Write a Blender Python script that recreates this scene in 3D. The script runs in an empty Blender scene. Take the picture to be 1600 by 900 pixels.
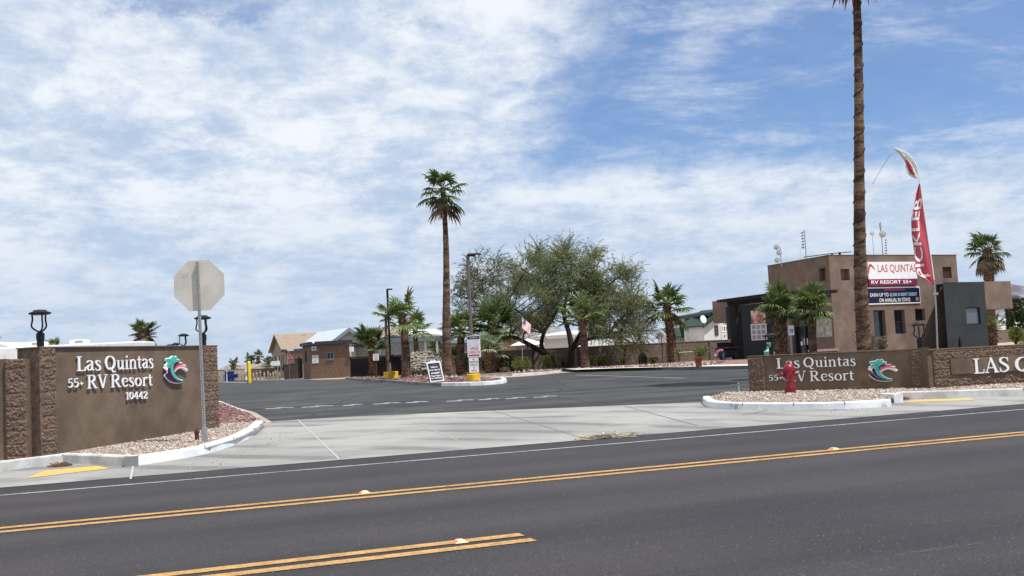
import bpy, bmesh, math, random
from mathutils import Vector, Matrix
R = math.radians
rnd = random.Random(7)
scene = bpy.context.scene
# ------------------------------------------------------------ camera, sky, sun, exposure
F_PX, HOR, ROLL, CAM_H = 1625.0, 557.0, R(2.9), 1.4
PITCH = math.atan((HOR - 450) / F_PX)
cd = bpy.data.cameras.new("camera"); cam = bpy.data.objects.new("camera", cd)
scene.collection.objects.link(cam); scene.camera = cam
cd.sensor_width = 36.0; cd.lens = F_PX / 1600 * 36.0
cd.clip_start = 0.1; cd.clip_end = 20000
cam.matrix_world = Matrix.Translation((0, 0, CAM_H)) @ Matrix.Rotation(R(90) + PITCH, 4, 'X') @ Matrix.Rotation(-ROLL, 4, 'Z')
SUN_AZ = (0.85, -0.52); SUN_EL = R(65)
sl = bpy.data.lights.new("sun", 'SUN'); sl.energy = 4.9; sl.angle = R(0.5); sl.color = (1.0, 0.96, 0.9)
so = bpy.data.objects.new("sun", sl); scene.collection.objects.link(so)
hl = math.hypot(*SUN_AZ)
sdir = Vector((SUN_AZ[0] / hl * math.cos(SUN_EL), SUN_AZ[1] / hl * math.cos(SUN_EL), math.sin(SUN_EL)))
so.rotation_euler = sdir.to_track_quat('Z', 'Y').to_euler()
scene.view_settings.view_transform = 'Standard'; scene.view_settings.look = 'None'
scene.view_settings.gamma = 1; scene.view_settings.exposure = 0.08
scene.view_settings.use_curve_mapping = False

def N(nt, t, **kw):
    n = nt.nodes.new(t)
    for k, v in kw.items():
        if k in n.inputs: n.inputs[k].default_value = v
        else: setattr(n, k, v)
    return n
def mth(nt, op, a, b=None, c=None, clamp=False):
    n = nt.nodes.new('ShaderNodeMath'); n.operation = op; n.use_clamp = clamp
    for i, v in enumerate((a, b, c)):
        if v is None: continue
        if isinstance(v, (int, float)): n.inputs[i].default_value = v
        else: nt.links.new(v, n.inputs[i])
    return n.outputs[0]
def sstep(nt, v, lo, hi):
    n = nt.nodes.new('ShaderNodeMapRange'); n.interpolation_type = 'SMOOTHSTEP'
    nt.links.new(v, n.inputs[0]); n.inputs[1].default_value = lo; n.inputs[2].default_value = hi
    return n.outputs[0]
def mixc(nt, f, a, b):
    n = nt.nodes.new('ShaderNodeMix'); n.data_type = 'RGBA'
    if isinstance(f, (int, float)): n.inputs[0].default_value = f
    else: nt.links.new(f, n.inputs[0])
    for i, v in ((6, a), (7, b)):
        if isinstance(v, tuple): n.inputs[i].default_value = (*v[:3], 1)
        else: nt.links.new(v, n.inputs[i])
    return n.outputs[2]

def build_world():
    w = bpy.data.worlds.new("World"); scene.world = w; w.use_nodes = True
    nt = w.node_tree; nt.nodes.clear(); L = nt.links
    out = N(nt, 'ShaderNodeOutputWorld'); bg = N(nt, 'ShaderNodeBackground'); bg.inputs[1].default_value = 0.1
    L.new(bg.outputs[0], out.inputs[0])
    sky = N(nt, 'ShaderNodeTexSky'); sky.sky_type = 'NISHITA'; sky.sun_disc = False
    sky.sun_elevation = SUN_EL; sky.sun_rotation = math.atan2(SUN_AZ[0], SUN_AZ[1])
    sky.altitude = 50; sky.air_density = 1.0; sky.dust_density = 1.2; sky.ozone_density = 2.5
    tc = N(nt, 'ShaderNodeTexCoord'); sp = N(nt, 'ShaderNodeSeparateXYZ'); L.new(tc.outputs['Generated'], sp.inputs[0])
    X, Y, Z = sp.outputs
    yy = mth(nt, 'MAXIMUM', mth(nt, 'ABSOLUTE', Y), 0.2)
    a = mth(nt, 'DIVIDE', X, yy); e = mth(nt, 'DIVIDE', Z, yy)
    # cloud deck: the direction laid out on a high flat layer
    zz = mth(nt, 'ADD', mth(nt, 'MAXIMUM', Z, 0.0), 0.25)
    cx = mth(nt, 'DIVIDE', X, zz); cy = mth(nt, 'DIVIDE', Y, zz)
    cv = N(nt, 'ShaderNodeCombineXYZ'); L.new(cx, cv.inputs[0]); L.new(cy, cv.inputs[1])
    def noise(scale, detail, rough, off, sx=1, sy=1, dist=0.0, lac=2.0, rot=0):
        m = N(nt, 'ShaderNodeMapping'); m.inputs['Location'].default_value = off
        m.inputs['Scale'].default_value = (sx, sy, 1); m.inputs['Rotation'].default_value = (0, 0, R(rot)); L.new(cv.outputs[0], m.inputs[0])
        n = N(nt, 'ShaderNodeTexNoise'); n.inputs['Scale'].default_value = scale; n.inputs['Detail'].default_value = detail
        n.inputs['Roughness'].default_value = rough; n.inputs['Distortion'].default_value = dist; n.inputs['Lacunarity'].default_value = lac
        L.new(m.outputs[0], n.inputs['Vector']); return n.outputs['Fac']
    nm = noise(2.6, 10, 0.66, (1.3, 2.2, 0), 1.0, 0.9, 0.15)
    nf = noise(11.0, 8, 0.68, (5.3, 1.1, 0), 1.0, 0.9, 0.2)
    # where the sheet lies: everything left, and the low band on the right
    low = sstep(nt, mth(nt, 'ADD', e, mth(nt, 'MULTIPLY', mth(nt, 'SUBTRACT', nm, 0.5), 0.14)), 0.225, 0.115)
    left = sstep(nt, mth(nt, 'ADD', mth(nt, 'ADD', a, mth(nt, 'MULTIPLY', mth(nt, 'SUBTRACT', e, 0.2), -0.35)), mth(nt, 'MULTIPLY', mth(nt, 'SUBTRACT', nm, 0.5), 0.5)), 0.20, -0.22)
    M = mth(nt, 'MAXIMUM', mth(nt, 'MULTIPLY', low, 0.82), left)
    # a gap of blue high on the left of the middle
    ga = mth(nt, 'MULTIPLY', mth(nt, 'ADD', a, 0.23), 4.5); ge = mth(nt, 'MULTIPLY', mth(nt, 'SUBTRACT', e, 0.372), 20.0)
    gd = mth(nt, 'SQRT', mth(nt, 'ADD', mth(nt, 'MULTIPLY', ga, ga), mth(nt, 'MULTIPLY', ge, ge)))
    gap = mth(nt, 'MULTIPLY', sstep(nt, mth(nt, 'ADD', gd, mth(nt, 'MULTIPLY', mth(nt, 'SUBTRACT', nm, 0.5), 4.5)), 1.1, 0.1), 0.55)
    M = mth(nt, 'MULTIPLY', M, mth(nt, 'SUBTRACT', 1.0, gap))
    dens = mth(nt, 'ADD', mth(nt, 'ADD', mth(nt, 'MULTIPLY', nm, 0.75), mth(nt, 'MULTIPLY', nf, 0.25)), mth(nt, 'MULTIPLY', M, 0.72))
    al = sstep(nt, dens, 0.58, 0.96)
    # thin wisps on the blue side
    ws = noise(2.8, 10, 0.68, (9.0, 4.6, 0), 1.0, 1.7, 0.25, rot=24)
    wisp = mth(nt, 'MULTIPLY', sstep(nt, ws, 0.46, 0.72), 0.62)
    al = mth(nt, 'MAXIMUM', al, wisp)
    al = mth(nt, 'ADD', 0.07, mth(nt, 'MULTIPLY', al, 0.88))
    n2 = noise(2.5, 10, 0.62, (8.3, 0.4, 0), 1.0, 1.1, 0.15)
    br = sstep(nt, mth(nt, 'ADD', mth(nt, 'MULTIPLY', n2, 0.62), mth(nt, 'MULTIPLY', nf, 0.38)), 0.38, 0.60)
    lowd = sstep(nt, e, 0.02, 0.22)
    br = mth(nt, 'MULTIPLY', br, mth(nt, 'ADD', 0.35, mth(nt, 'MULTIPLY', lowd, 0.65)))
    K = 10.0
    grey = (0.48 * K, 0.59 * K, 0.76 * K); white = (0.88 * K, 0.92 * K, 0.96 * K)
    cc = mixc(nt, br, grey, white)
    tint = N(nt, 'ShaderNodeMix'); tint.data_type = 'RGBA'; tint.blend_type = 'MULTIPLY'; tint.inputs[0].default_value = 1.0
    L.new(sky.outputs[0], tint.inputs[6]); tint.inputs[7].default_value = (0.86, 1.04, 1.32, 1)
    hz = mixc(nt, mth(nt, 'MULTIPLY', sstep(nt, e, 0.16, 0.0), 0.6), tint.outputs[2], (0.46 * K, 0.58 * K, 0.80 * K))
    col = mixc(nt, al, hz, cc)
    L.new(col, bg.inputs[0])
build_world()

# ------------------------------------------------------------ where a line of sight meets the terrain (layout only)
_F = Vector((0, math.cos(PITCH), math.sin(PITCH))); _U0 = Vector((0, -math.sin(PITCH), math.cos(PITCH))); _R0 = Vector((1, 0, 0))
_U = _U0 * math.cos(ROLL) + _R0 * math.sin(ROLL); _R = _R0 * math.cos(ROLL) - _U0 * math.sin(ROLL)
EYE = Vector((0, 0, CAM_H))
def ray(x, y): return _F + _R * (x - 800) / F_PX + _U * (450 - y) / F_PX
def at(x, y, Y):
    d = ray(x, y); return EYE + d * (Y / d.y)
U2 = Vector((math.cos(R(20)), math.sin(R(20)))); N2 = Vector((-U2.y, U2.x))       # along the road, and away from it
def gz(X, Y):
    d = X * N2.x + Y * N2.y
    if d <= 15.5: return 0.0
    if d <= 22: return .12 * (d - 15.5) / 6.5
    if d <= 45: return .12 + .33 * (d - 22) / 23
    return .45
def g(x, y, dz=0.0):
    z = dz; d = ray(x, y)
    for i in range(60):
        p = EYE + d * ((z - CAM_H) / d.z); z = .5 * z + .5 * (gz(p.x, p.y) + dz)
    return p
def sd(s, d, dz=0.0):
    p = U2 * s + N2 * d; return Vector((p.x, p.y, gz(p.x, p.y) + dz))
def onplane(x, y, O, dr):
    """(distance along, height) of the point of a vertical plane seen at pixel x,y"""
    n = Vector((dr.y, -dr.x, 0)); d = ray(x, y)
    t = n.dot(Vector((O.x, O.y, 0)) - Vector((0, 0, 0))) / n.dot(d)
    p = EYE + d * t
    return (p.x - O.x) * dr.x + (p.y - O.y) * dr.y, p.z

# ------------------------------------------------------------ mesh helper
class MB:
    def __init__(s): s.v = []; s.f = []
    def poly(s, pts):
        i = len(s.v); s.v += [Vector(p) for p in pts]; s.f.append(tuple(range(i, i + len(pts)))); return s
    def box(s, c, sz, rz=0.0, M=None):
        i = len(s.v); ca, sa = math.cos(rz), math.sin(rz)
        for a in (-.5, .5):
            for b in (-.5, .5):
                for d in (-.5, .5):
                    x, y, z = a * sz[0], b * sz[1], d * sz[2]
                    p = Vector((x * ca - y * sa, x * sa + y * ca, z))
                    if M: p = M @ Vector((x, y, z))
                    s.v.append(p + Vector(c))
        for q in ((0, 1, 3, 2), (4, 6, 7, 5), (0, 4, 5, 1), (2, 3, 7, 6), (0, 2, 6, 4), (1, 5, 7, 3)): s.f.append(tuple(i + k for k in q))
        return s
    def prism(s, pts, z0, z1):
        """footprint list of xy, extruded"""
        n = len(pts); i = len(s.v)
        for z in (z0, z1):
            for k, p in enumerate(pts):
                s.v.append(Vector((p[0], p[1], z)))
        for k in range(n):
            j = (k + 1) % n; s.f.append((i + k, i + j, i + n + j, i + n + k))
        s.f.append(tuple(range(i + n - 1, i - 1, -1))); s.f.append(tuple(range(i + n, i + 2 * n)))
        return s
    def slab(s, O, dr, s0, s1, z0, z1, t0, t1):
        """box on a vertical face: along dr, out of the face (towards the right-hand normal) from t0 to t1"""
        n = Vector((dr.y, -dr.x, 0)); i = len(s.v)
        for a in (s0, s1):
            for b in (t0, t1):
                for z in (z0, z1):
                    p = Vector((O.x, O.y, 0)) + dr * a + n * b; p.z = z; s.v.append(p)
        for q in ((0, 1, 3, 2), (4, 6, 7, 5), (0, 4, 5, 1), (2, 3, 7, 6), (0, 2, 6, 4), (1, 5, 7, 3)): s.f.append(tuple(i + k for k in q))
        return s
    def rough(s, O, dr, s0, s1, z0, z1, t, step=.035, amp=.02, course=.2, seed=1):
        """broken-faced masonry: a faceted skin over a wall face, with a groove at each course"""
        rg = random.Random(seed); n = Vector((dr.y, -dr.x, 0)); nu = max(2, int((s1 - s0) / step)); nz = max(2, int((z1 - z0) / step)); i = len(s.v)
        for a in range(nu + 1):
            for b in range(nz + 1):
                u = s0 + (s1 - s0) * a / nu; z = z0 + (z1 - z0) * b / nz; f = (z / course) % 1.0; g_ = min(f, 1 - f) * course
                k = (0 if (a in (0, nu) or b in (0, nz)) else rg.uniform(.0, .5) if g_ < step * .5 else rg.uniform(.15, 1.0))
                p = Vector((O.x, O.y, 0)) + dr * (u + (rg.uniform(-.3, .3) * step if 0 < a < nu else 0)) + n * (t + amp * k); p.z = z + (rg.uniform(-.25, .25) * step if k else 0); s.v.append(p)
        for a in range(nu):
            for b in range(nz):
                q = i + a * (nz + 1) + b
                if rg.random() < .5: s.f += [(q, q + nz + 1, q + nz + 2), (q, q + nz + 2, q + 1)]
                else: s.f += [(q, q + nz + 1, q + 1), (q + nz + 1, q + nz + 2, q + 1)]
        return s
    def tube(s, pts, r, n=8, cap=True):
        pts = [Vector(p) for p in pts]; m = len(pts)
        if not isinstance(r, (list, tuple)): r = [r] * m
        i = len(s.v); up = None
        for k in range(m):
            t = (pts[min(k + 1, m - 1)] - pts[max(k - 1, 0)]).normalized()
            if up is None: up = Vector((0, 0, 1)) if abs(t.z) < .9 else Vector((1, 0, 0))
            a = t.cross(up).normalized(); b = a.cross(t).normalized(); up = b
            for q in range(n):
                an = 2 * math.pi * q / n; s.v.append(pts[k] + (a * math.cos(an) + b * math.sin(an)) * r[k])
        for k in range(m - 1):
            for q in range(n):
                q2 = (q + 1) % n
                s.f.append((i + k * n + q, i + k * n + q2, i + (k + 1) * n + q2, i + (k + 1) * n + q))
        if cap:
            s.f.append(tuple(i + q for q in range(n - 1, -1, -1))); s.f.append(tuple(i + (m - 1) * n + q for q in range(n)))
        return s
    def lathe(s, c, prof, n=16, ax=None):
        """profile (radius, height) about the vertical through c"""
        i = len(s.v); m = len(prof); A = ax or Matrix.Identity(3)
        for (r, h) in prof:
            for q in range(n):
                an = 2 * math.pi * q / n; s.v.append(Vector(c) + A @ Vector((r * math.cos(an), r * math.sin(an), h)))
        for k in range(m - 1):
            for q in range(n):
                q2 = (q + 1) % n; s.f.append((i + k * n + q, i + k * n + q2, i + (k + 1) * n + q2, i + (k + 1) * n + q))
        s.f.append(tuple(i + q for q in range(n - 1, -1, -1))); s.f.append(tuple(i + (m - 1) * n + q for q in range(n)))
        return s
    def rock(s, c, r, rg, sq=.7):
        i = len(s.v)
        P = [(1, 0, 0), (-1, 0, 0), (0, 1, 0), (0, -1, 0), (0, 0, 1), (0, 0, -1)]
        E = [(0, 2, 4), (2, 1, 4), (1, 3, 4), (3, 0, 4), (2, 0, 5), (1, 2, 5), (3, 1, 5), (0, 3, 5)]
        an = rg.uniform(0, 6.3); ca, sa = math.cos(an), math.sin(an)
        for p in P:
            k = rg.uniform(.65, 1.25) * r; x, y, z = p[0] * k, p[1] * k * rg.uniform(.6, 1), p[2] * k * sq
            x += rg.uniform(-.25, .25) * r; y += rg.uniform(-.25, .25) * r
            s.v.append(Vector((c[0] + x * ca - y * sa, c[1] + x * sa + y * ca, c[2] + z)))
        for f in E: s.f.append(tuple(i + k for k in f))
        return s
    def build(s, name, m, parent=None, smooth=False, local=False, bevel=0.0):
        me = bpy.data.meshes.new(name); off = Vector((0, 0, 0)); Mi = None
        if parent is not None and not local:
            r = parent
            while r.parent: r = r.parent
            Mi = root_m(r).inverted()
        vs = [(Mi @ v) if Mi else v for v in s.v]
        me.from_pydata([tuple(v) for v in vs], [], s.f)
        bm = bmesh.new(); bm.from_mesh(me); bmesh.ops.recalc_face_normals(bm, faces=bm.faces)
        if bevel > 0: bmesh.ops.bevel(bm, geom=list(bm.edges), offset=bevel, segments=2, affect='EDGES', profile=.6)
        bm.to_mesh(me); bm.free()
        me.materials.append(m)
        if smooth:
            for p in me.polygons: p.use_smooth = True
            try: me.set_sharp_from_angle(angle=R(40))
            except Exception: pass
        o = bpy.data.objects.new(name, me); scene.collection.objects.link(o)
        if parent is not None: o.parent = parent
        return o
def root_m(r): return Matrix.Translation(r.location) @ r.rotation_euler.to_matrix().to_4x4() @ Matrix.Diagonal((*r.scale, 1))
def tag(o, label=None, cat=None, group=None, kind=None):
    if label: o['label'] = label
    if cat: o['category'] = cat
    if group: o['group'] = group
    if kind: o['kind'] = kind
    return o
def thing(name, loc, label, cat, group=None, rz=0.0):
    o = bpy.data.objects.new(name, None); scene.collection.objects.link(o); o.empty_display_size = .2
    o.location = loc; o.rotation_euler = (0, 0, rz); return tag(o, label, cat, group)
def copy_tree(o, parent=None):
    c = o.copy(); scene.collection.objects.link(c); c.parent = parent
    for ch in list(o.children): copy_tree(ch, c)
    return c
def struct(name, mb, m): return tag(mb.build(name, m), kind='structure')

# ------------------------------------------------------------ materials
_mats = {}
def mat(name, col, rough=.7, var=.0, scale=3.0, bump=.0, bscale=30.0, col2=None, spec=.3, metal=0.0, detail=5, stretch=None, fine=0.0, fscale=60, transl=0.0, coord='Object'):
    if name in _mats: return _mats[name]
    m = bpy.data.materials.new(name); m.use_nodes = True; nt = m.node_tree; L = nt.links
    b = nt.nodes['Principled BSDF']; b.inputs['Roughness'].default_value = rough; b.inputs['Metallic'].default_value = metal
    b.inputs['Specular IOR Level'].default_value = spec
    b.inputs['Base Color'].default_value = (*col, 1)
    tc = N(nt, 'ShaderNodeTexCoord'); mp = N(nt, 'ShaderNodeMapping'); L.new(tc.outputs[coord], mp.inputs[0])
    if stretch: mp.inputs['Scale'].default_value = stretch
    c = None
    if var > 0 or col2:
        n = N(nt, 'ShaderNodeTexNoise'); n.inputs['Scale'].default_value = scale; n.inputs['Detail'].default_value = detail; n.inputs['Roughness'].default_value = .6
        L.new(mp.outputs[0], n.inputs['Vector'])
        c2 = col2 or tuple(min(1, x * (1 + var)) for x in col); c1 = col if col2 else tuple(x * (1 - var) for x in col)
        c = mixc(nt, sstep(nt, n.outputs['Fac'], .36, .64), c1, c2)
    if fine > 0:
        n = N(nt, 'ShaderNodeTexNoise'); n.inputs['Scale'].default_value = fscale; n.inputs['Detail'].default_value = 3
        L.new(tc.outputs[coord], n.inputs['Vector'])
        mx = N(nt, 'ShaderNodeMix'); mx.data_type = 'RGBA'; mx.blend_type = 'MULTIPLY'; mx.inputs[0].default_value = 1
        if c is not None: L.new(c, mx.inputs[6])
        else: mx.inputs[6].default_value = (*col, 1)
        g1 = mixc(nt, sstep(nt, n.outputs['Fac'], .3, .7), (1 - fine,) * 3, (1 + fine,) * 3)
        L.new(g1, mx.inputs[7]); c = mx.outputs[2]
    if c is not None: L.new(c, b.inputs['Base Color'])
    if bump > 0:
        n = N(nt, 'ShaderNodeTexNoise'); n.inputs['Scale'].default_value = bscale; n.inputs['Detail'].default_value = 5
        L.new(mp.outputs[0], n.inputs['Vector'])
        bp = N(nt, 'ShaderNodeBump'); bp.inputs['Strength'].default_value = min(1, bump); bp.inputs['Distance'].default_value = .02
        L.new(n.outputs['Fac'], bp.inputs['Height']); L.new(bp.outputs[0], b.inputs['Normal'])
    if transl > 0:
        tr = N(nt, 'ShaderNodeBsdfTranslucent'); ms = N(nt, 'ShaderNodeMixShader'); ms.inputs[0].default_value = transl
        if c is not None: L.new(c, tr.inputs[0])
        else: tr.inputs[0].default_value = (*col, 1)
        L.new(b.outputs[0], ms.inputs[1]); L.new(tr.outputs[0], ms.inputs[2])
        L.new(ms.outputs[0], nt.nodes['Material Output'].inputs[0])
    _mats[name] = m; return m
def asphalt(name, base, alt, streak, spk=.35, lanes=0, cracks=0):
    """speckled aggregate, long wear streaks along the road"""
    m = bpy.data.materials.new(name); m.use_nodes = True; nt = m.node_tree; L = nt.links; b = nt.nodes['Principled BSDF']
    b.inputs['Roughness'].default_value = .82; b.inputs['Specular IOR Level'].default_value = .35
    tc = N(nt, 'ShaderNodeTexCoord')
    r = N(nt, 'ShaderNodeMapping'); r.inputs['Rotation'].default_value = (0, 0, R(-20)); L.new(tc.outputs['Object'], r.inputs[0])
    st = N(nt, 'ShaderNodeMapping'); st.inputs['Scale'].default_value = (.045, .75, 1); L.new(r.outputs[0], st.inputs[0])
    n1 = N(nt, 'ShaderNodeTexNoise'); n1.inputs['Scale'].default_value = streak; n1.inputs['Detail'].default_value = 7; n1.inputs['Roughness'].default_value = .6; L.new(st.outputs[0], n1.inputs[0])
    n2 = N(nt, 'ShaderNodeTexNoise'); n2.inputs['Scale'].default_value = .5; n2.inputs['Detail'].default_value = 6; L.new(r.outputs[0], n2.inputs[0])
    n3 = N(nt, 'ShaderNodeTexNoise'); n3.inputs['Scale'].default_value = 75; n3.inputs['Detail'].default_value = 3; n3.inputs['Roughness'].default_value = .8; L.new(tc.outputs['Object'], n3.inputs[0])
    n4 = N(nt, 'ShaderNodeTexVoronoi'); n4.inputs['Scale'].default_value = 55; L.new(tc.outputs['Object'], n4.inputs[0])
    f = mth(nt, 'ADD', mth(nt, 'MULTIPLY', n1.outputs['Fac'], .65), mth(nt, 'MULTIPLY', n2.outputs['Fac'], .35))
    c = mixc(nt, sstep(nt, f, .38, .62), base, alt)
    mx = N(nt, 'ShaderNodeMix'); mx.data_type = 'RGBA'; mx.blend_type = 'MULTIPLY'; mx.inputs[0].default_value = 1; L.new(c, mx.inputs[6])
    L.new(mixc(nt, sstep(nt, n3.outputs['Fac'], .3, .7), (1 - spk,) * 3, (1 + spk,) * 3), mx.inputs[7])
    last = mx.outputs[2]
    def mul(v, lo, hi):
        m2 = N(nt, 'ShaderNodeMix'); m2.data_type = 'RGBA'; m2.blend_type = 'MULTIPLY'; m2.inputs[0].default_value = 1; L.new(last, m2.inputs[6]); L.new(mixc(nt, v, (lo,) * 3, (hi,) * 3), m2.inputs[7]); return m2.outputs[2]
    if lanes:      # wheel tracks along the lanes
        sp = N(nt, 'ShaderNodeSeparateXYZ'); L.new(r.outputs[0], sp.inputs[0])
        w_ = mth(nt, 'SINE', mth(nt, 'ADD', mth(nt, 'MULTIPLY', sp.outputs[1], 2 * math.pi / 1.72), mth(nt, 'MULTIPLY', n2.outputs['Fac'], 2.2)))
        last = mul(mth(nt, 'ADD', .5, mth(nt, 'MULTIPLY', w_, .5)), 1 - lanes, 1 + lanes)
    if cracks:
        dm = N(nt, 'ShaderNodeMix'); dm.data_type = 'VECTOR'; dm.inputs[0].default_value = .12; L.new(tc.outputs['Object'], dm.inputs[4]); L.new(n2.outputs['Color'], dm.inputs[5])
        vc = N(nt, 'ShaderNodeTexVoronoi'); vc.feature = 'DISTANCE_TO_EDGE'; vc.inputs['Scale'].default_value = .22; L.new(dm.outputs[1], vc.inputs[0])
        ck = mth(nt, 'MULTIPLY', mth(nt, 'LESS_THAN', vc.outputs['Distance'], cracks), sstep(nt, n1.outputs['Fac'], .42, .56)); last = mul(ck, 1.0, .45)
    # the odd pale stone chip
    wn = N(nt, 'ShaderNodeTexWhiteNoise'); L.new(n4.outputs['Position'], wn.inputs[0])
    chip = mth(nt, 'MULTIPLY', mth(nt, 'GREATER_THAN', wn.outputs['Value'], .965), mth(nt, 'LESS_THAN', n4.outputs['Distance'], .3))
    cc = mixc(nt, mth(nt, 'MULTIPLY', chip, .55), last, (.3, .29, .27)); L.new(cc, b.inputs['Base Color'])
    bp = N(nt, 'ShaderNodeBump'); bp.inputs['Strength'].default_value = .5; bp.inputs['Distance'].default_value = .01
    L.new(n3.outputs['Fac'], bp.inputs['Height']); L.new(bp.outputs[0], b.inputs['Normal'])
    return m
def concrete(name, c1, c2, dark):
    m = bpy.data.materials.new(name); m.use_nodes = True; nt = m.node_tree; L = nt.links; b = nt.nodes['Principled BSDF']
    b.inputs['Roughness'].default_value = .85; b.inputs['Specular IOR Level'].default_value = .2
    tc = N(nt, 'ShaderNodeTexCoord')
    n1 = N(nt, 'ShaderNodeTexNoise'); n1.inputs['Scale'].default_value = .28; n1.inputs['Detail'].default_value = 8; n1.inputs['Roughness'].default_value = .62; n1.inputs['Distortion'].default_value = .6; L.new(tc.outputs['Object'], n1.inputs[0])
    # turning tyre scuffs: rings round a far centre
    mp = N(nt, 'ShaderNodeMapping'); mp.inputs['Location'].default_value = (9, -6, 0); L.new(tc.outputs['Object'], mp.inputs[0])
    wv = N(nt, 'ShaderNodeTexWave'); wv.wave_type = 'RINGS'; wv.rings_direction = 'Z'; wv.inputs['Scale'].default_value = .23; wv.inputs['Distortion'].default_value = 2.6; wv.inputs['Detail'].default_value = 3; L.new(mp.outputs[0], wv.inputs[0])
    n3 = N(nt, 'ShaderNodeTexNoise'); n3.inputs['Scale'].default_value = 38; n3.inputs['Detail'].default_value = 4; L.new(tc.outputs['Object'], n3.inputs[0])
    c = mixc(nt, sstep(nt, n1.outputs['Fac'], .33, .66), c1, c2)
    k = mth(nt, 'MULTIPLY', sstep(nt, wv.outputs['Fac'], .55, .95), mth(nt, 'MULTIPLY', sstep(nt, n1.outputs['Fac'], .62, .4), .9))
    c = mixc(nt, k, c, dark)
    mx = N(nt, 'ShaderNodeMix'); mx.data_type = 'RGBA'; mx.blend_type = 'MULTIPLY'; mx.inputs[0].default_value = 1; L.new(c, mx.inputs[6])
    L.new(mixc(nt, n3.outputs['Fac'], (.86,) * 3, (1.12,) * 3), mx.inputs[7]); L.new(mx.outputs[2], b.inputs['Base Color'])
    return m
def blockmat(name, c1, c2, mortar, bw=.4, bh=.2, ms=.008, rough_bump=0.0):
    """coursed masonry, laid by height and horizontal run"""
    m = bpy.data.materials.new(name); m.use_nodes = True; nt = m.node_tree; L = nt.links; b = nt.nodes['Principled BSDF']
    b.inputs['Roughness'].default_value = .9; b.inputs['Specular IOR Level'].default_value = .15
    tc = N(nt, 'ShaderNodeTexCoord'); sp = N(nt, 'ShaderNodeSeparateXYZ'); L.new(tc.outputs['Object'], sp.inputs[0])
    cb = N(nt, 'ShaderNodeCombineXYZ'); L.new(mth(nt, 'ADD', sp.outputs[0], sp.outputs[1]), cb.inputs[0]); L.new(sp.outputs[2], cb.inputs[1])
    br = N(nt, 'ShaderNodeTexBrick'); br.inputs['Scale'].default_value = 1; br.inputs['Brick Width'].default_value = bw; br.inputs['Row Height'].default_value = bh
    br.inputs['Mortar Size'].default_value = ms; br.inputs['Mortar Smooth'].default_value = .3
    br.inputs['Color1'].default_value = (*c1, 1); br.inputs['Color2'].default_value = (*c2, 1); br.inputs['Mortar'].default_value = (*mortar, 1); L.new(cb.outputs[0], br.inputs[0])
    n = N(nt, 'ShaderNodeTexNoise'); n.inputs['Scale'].default_value = 9; n.inputs['Detail'].default_value = 6; L.new(tc.outputs['Object'], n.inputs[0])
    mx = N(nt, 'ShaderNodeMix'); mx.data_type = 'RGBA'; mx.blend_type = 'MULTIPLY'; mx.inputs[0].default_value = 1; L.new(br.outputs[0], mx.inputs[6])
    L.new(mixc(nt, sstep(nt, n.outputs['Fac'], .3, .7), (.78,) * 3, (1.2,) * 3), mx.inputs[7]); L.new(mx.outputs[2], b.inputs['Base Color'])
    if rough_bump:
        n2 = N(nt, 'ShaderNodeTexNoise'); n2.inputs['Scale'].default_value = 16; n2.inputs['Detail'].default_value = 5; n2.inputs['Roughness'].default_value = .6; L.new(tc.outputs['Object'], n2.inputs[0])
        h = mth(nt, 'SUBTRACT', n2.outputs['Fac'], mth(nt, 'MULTIPLY', br.outputs['Fac'], .6))
        bp = N(nt, 'ShaderNodeBump'); bp.inputs['Strength'].default_value = rough_bump; bp.inputs['Distance'].default_value = .06
        L.new(h, bp.inputs['Height']); L.new(bp.outputs[0], b.inputs['Normal'])
    return m
M_ROAD = asphalt('road_asphalt', (.029, .027, .029), (.047, .041, .041), 1.0, .5, lanes=.09)
M_LOT = asphalt('lot_asphalt', (.022, .024, .028), (.066, .062, .056), 1.6, .3, cracks=.008)
M_CONC = concrete('concrete', (.235, .23, .214), (.335, .327, .302), (.16, .156, .15))
M_KERB = mat('kerb_concrete', (.5, .49, .46), .85, .18, 2.5, .2, 30, fine=.12)
def kerbpaint():
    m = mat('white_kerb_paint', (.78, .78, .77), .7, 0, 2.2, .1, 20, col2=(.60, .62, .64), detail=8, fine=.08); nt = m.node_tree; b = nt.nodes['Principled BSDF']
    src = b.inputs['Base Color'].links[0].from_socket; tc = N(nt, 'ShaderNodeTexCoord'); n = N(nt, 'ShaderNodeTexNoise'); n.inputs['Scale'].default_value = 1.7; n.inputs['Detail'].default_value = 9; n.inputs['Roughness'].default_value = .72
    nt.links.new(tc.outputs['Object'], n.inputs[0]); nt.links.new(mixc(nt, mth(nt, 'MULTIPLY', sstep(nt, n.outputs['Fac'], .58, .68), .8), src, (.12, .12, .125)), b.inputs['Base Color']); return m
M_WHITEKERB = kerbpaint()
M_DIRT = mat('desert_dirt', (.40, .31, .23), .95, .2, .6, .5, 12, fine=.25, fscale=22)
M_GRAVEL = mat('tan_gravel', (.33, .26, .20), .95, .35, 30, .8, 40, fine=.5, fscale=55)
M_REDGRAVEL = mat('red_gravel', (.21, .10, .09), .95, .35, 26, .8, 40, fine=.5, fscale=45)
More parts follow.
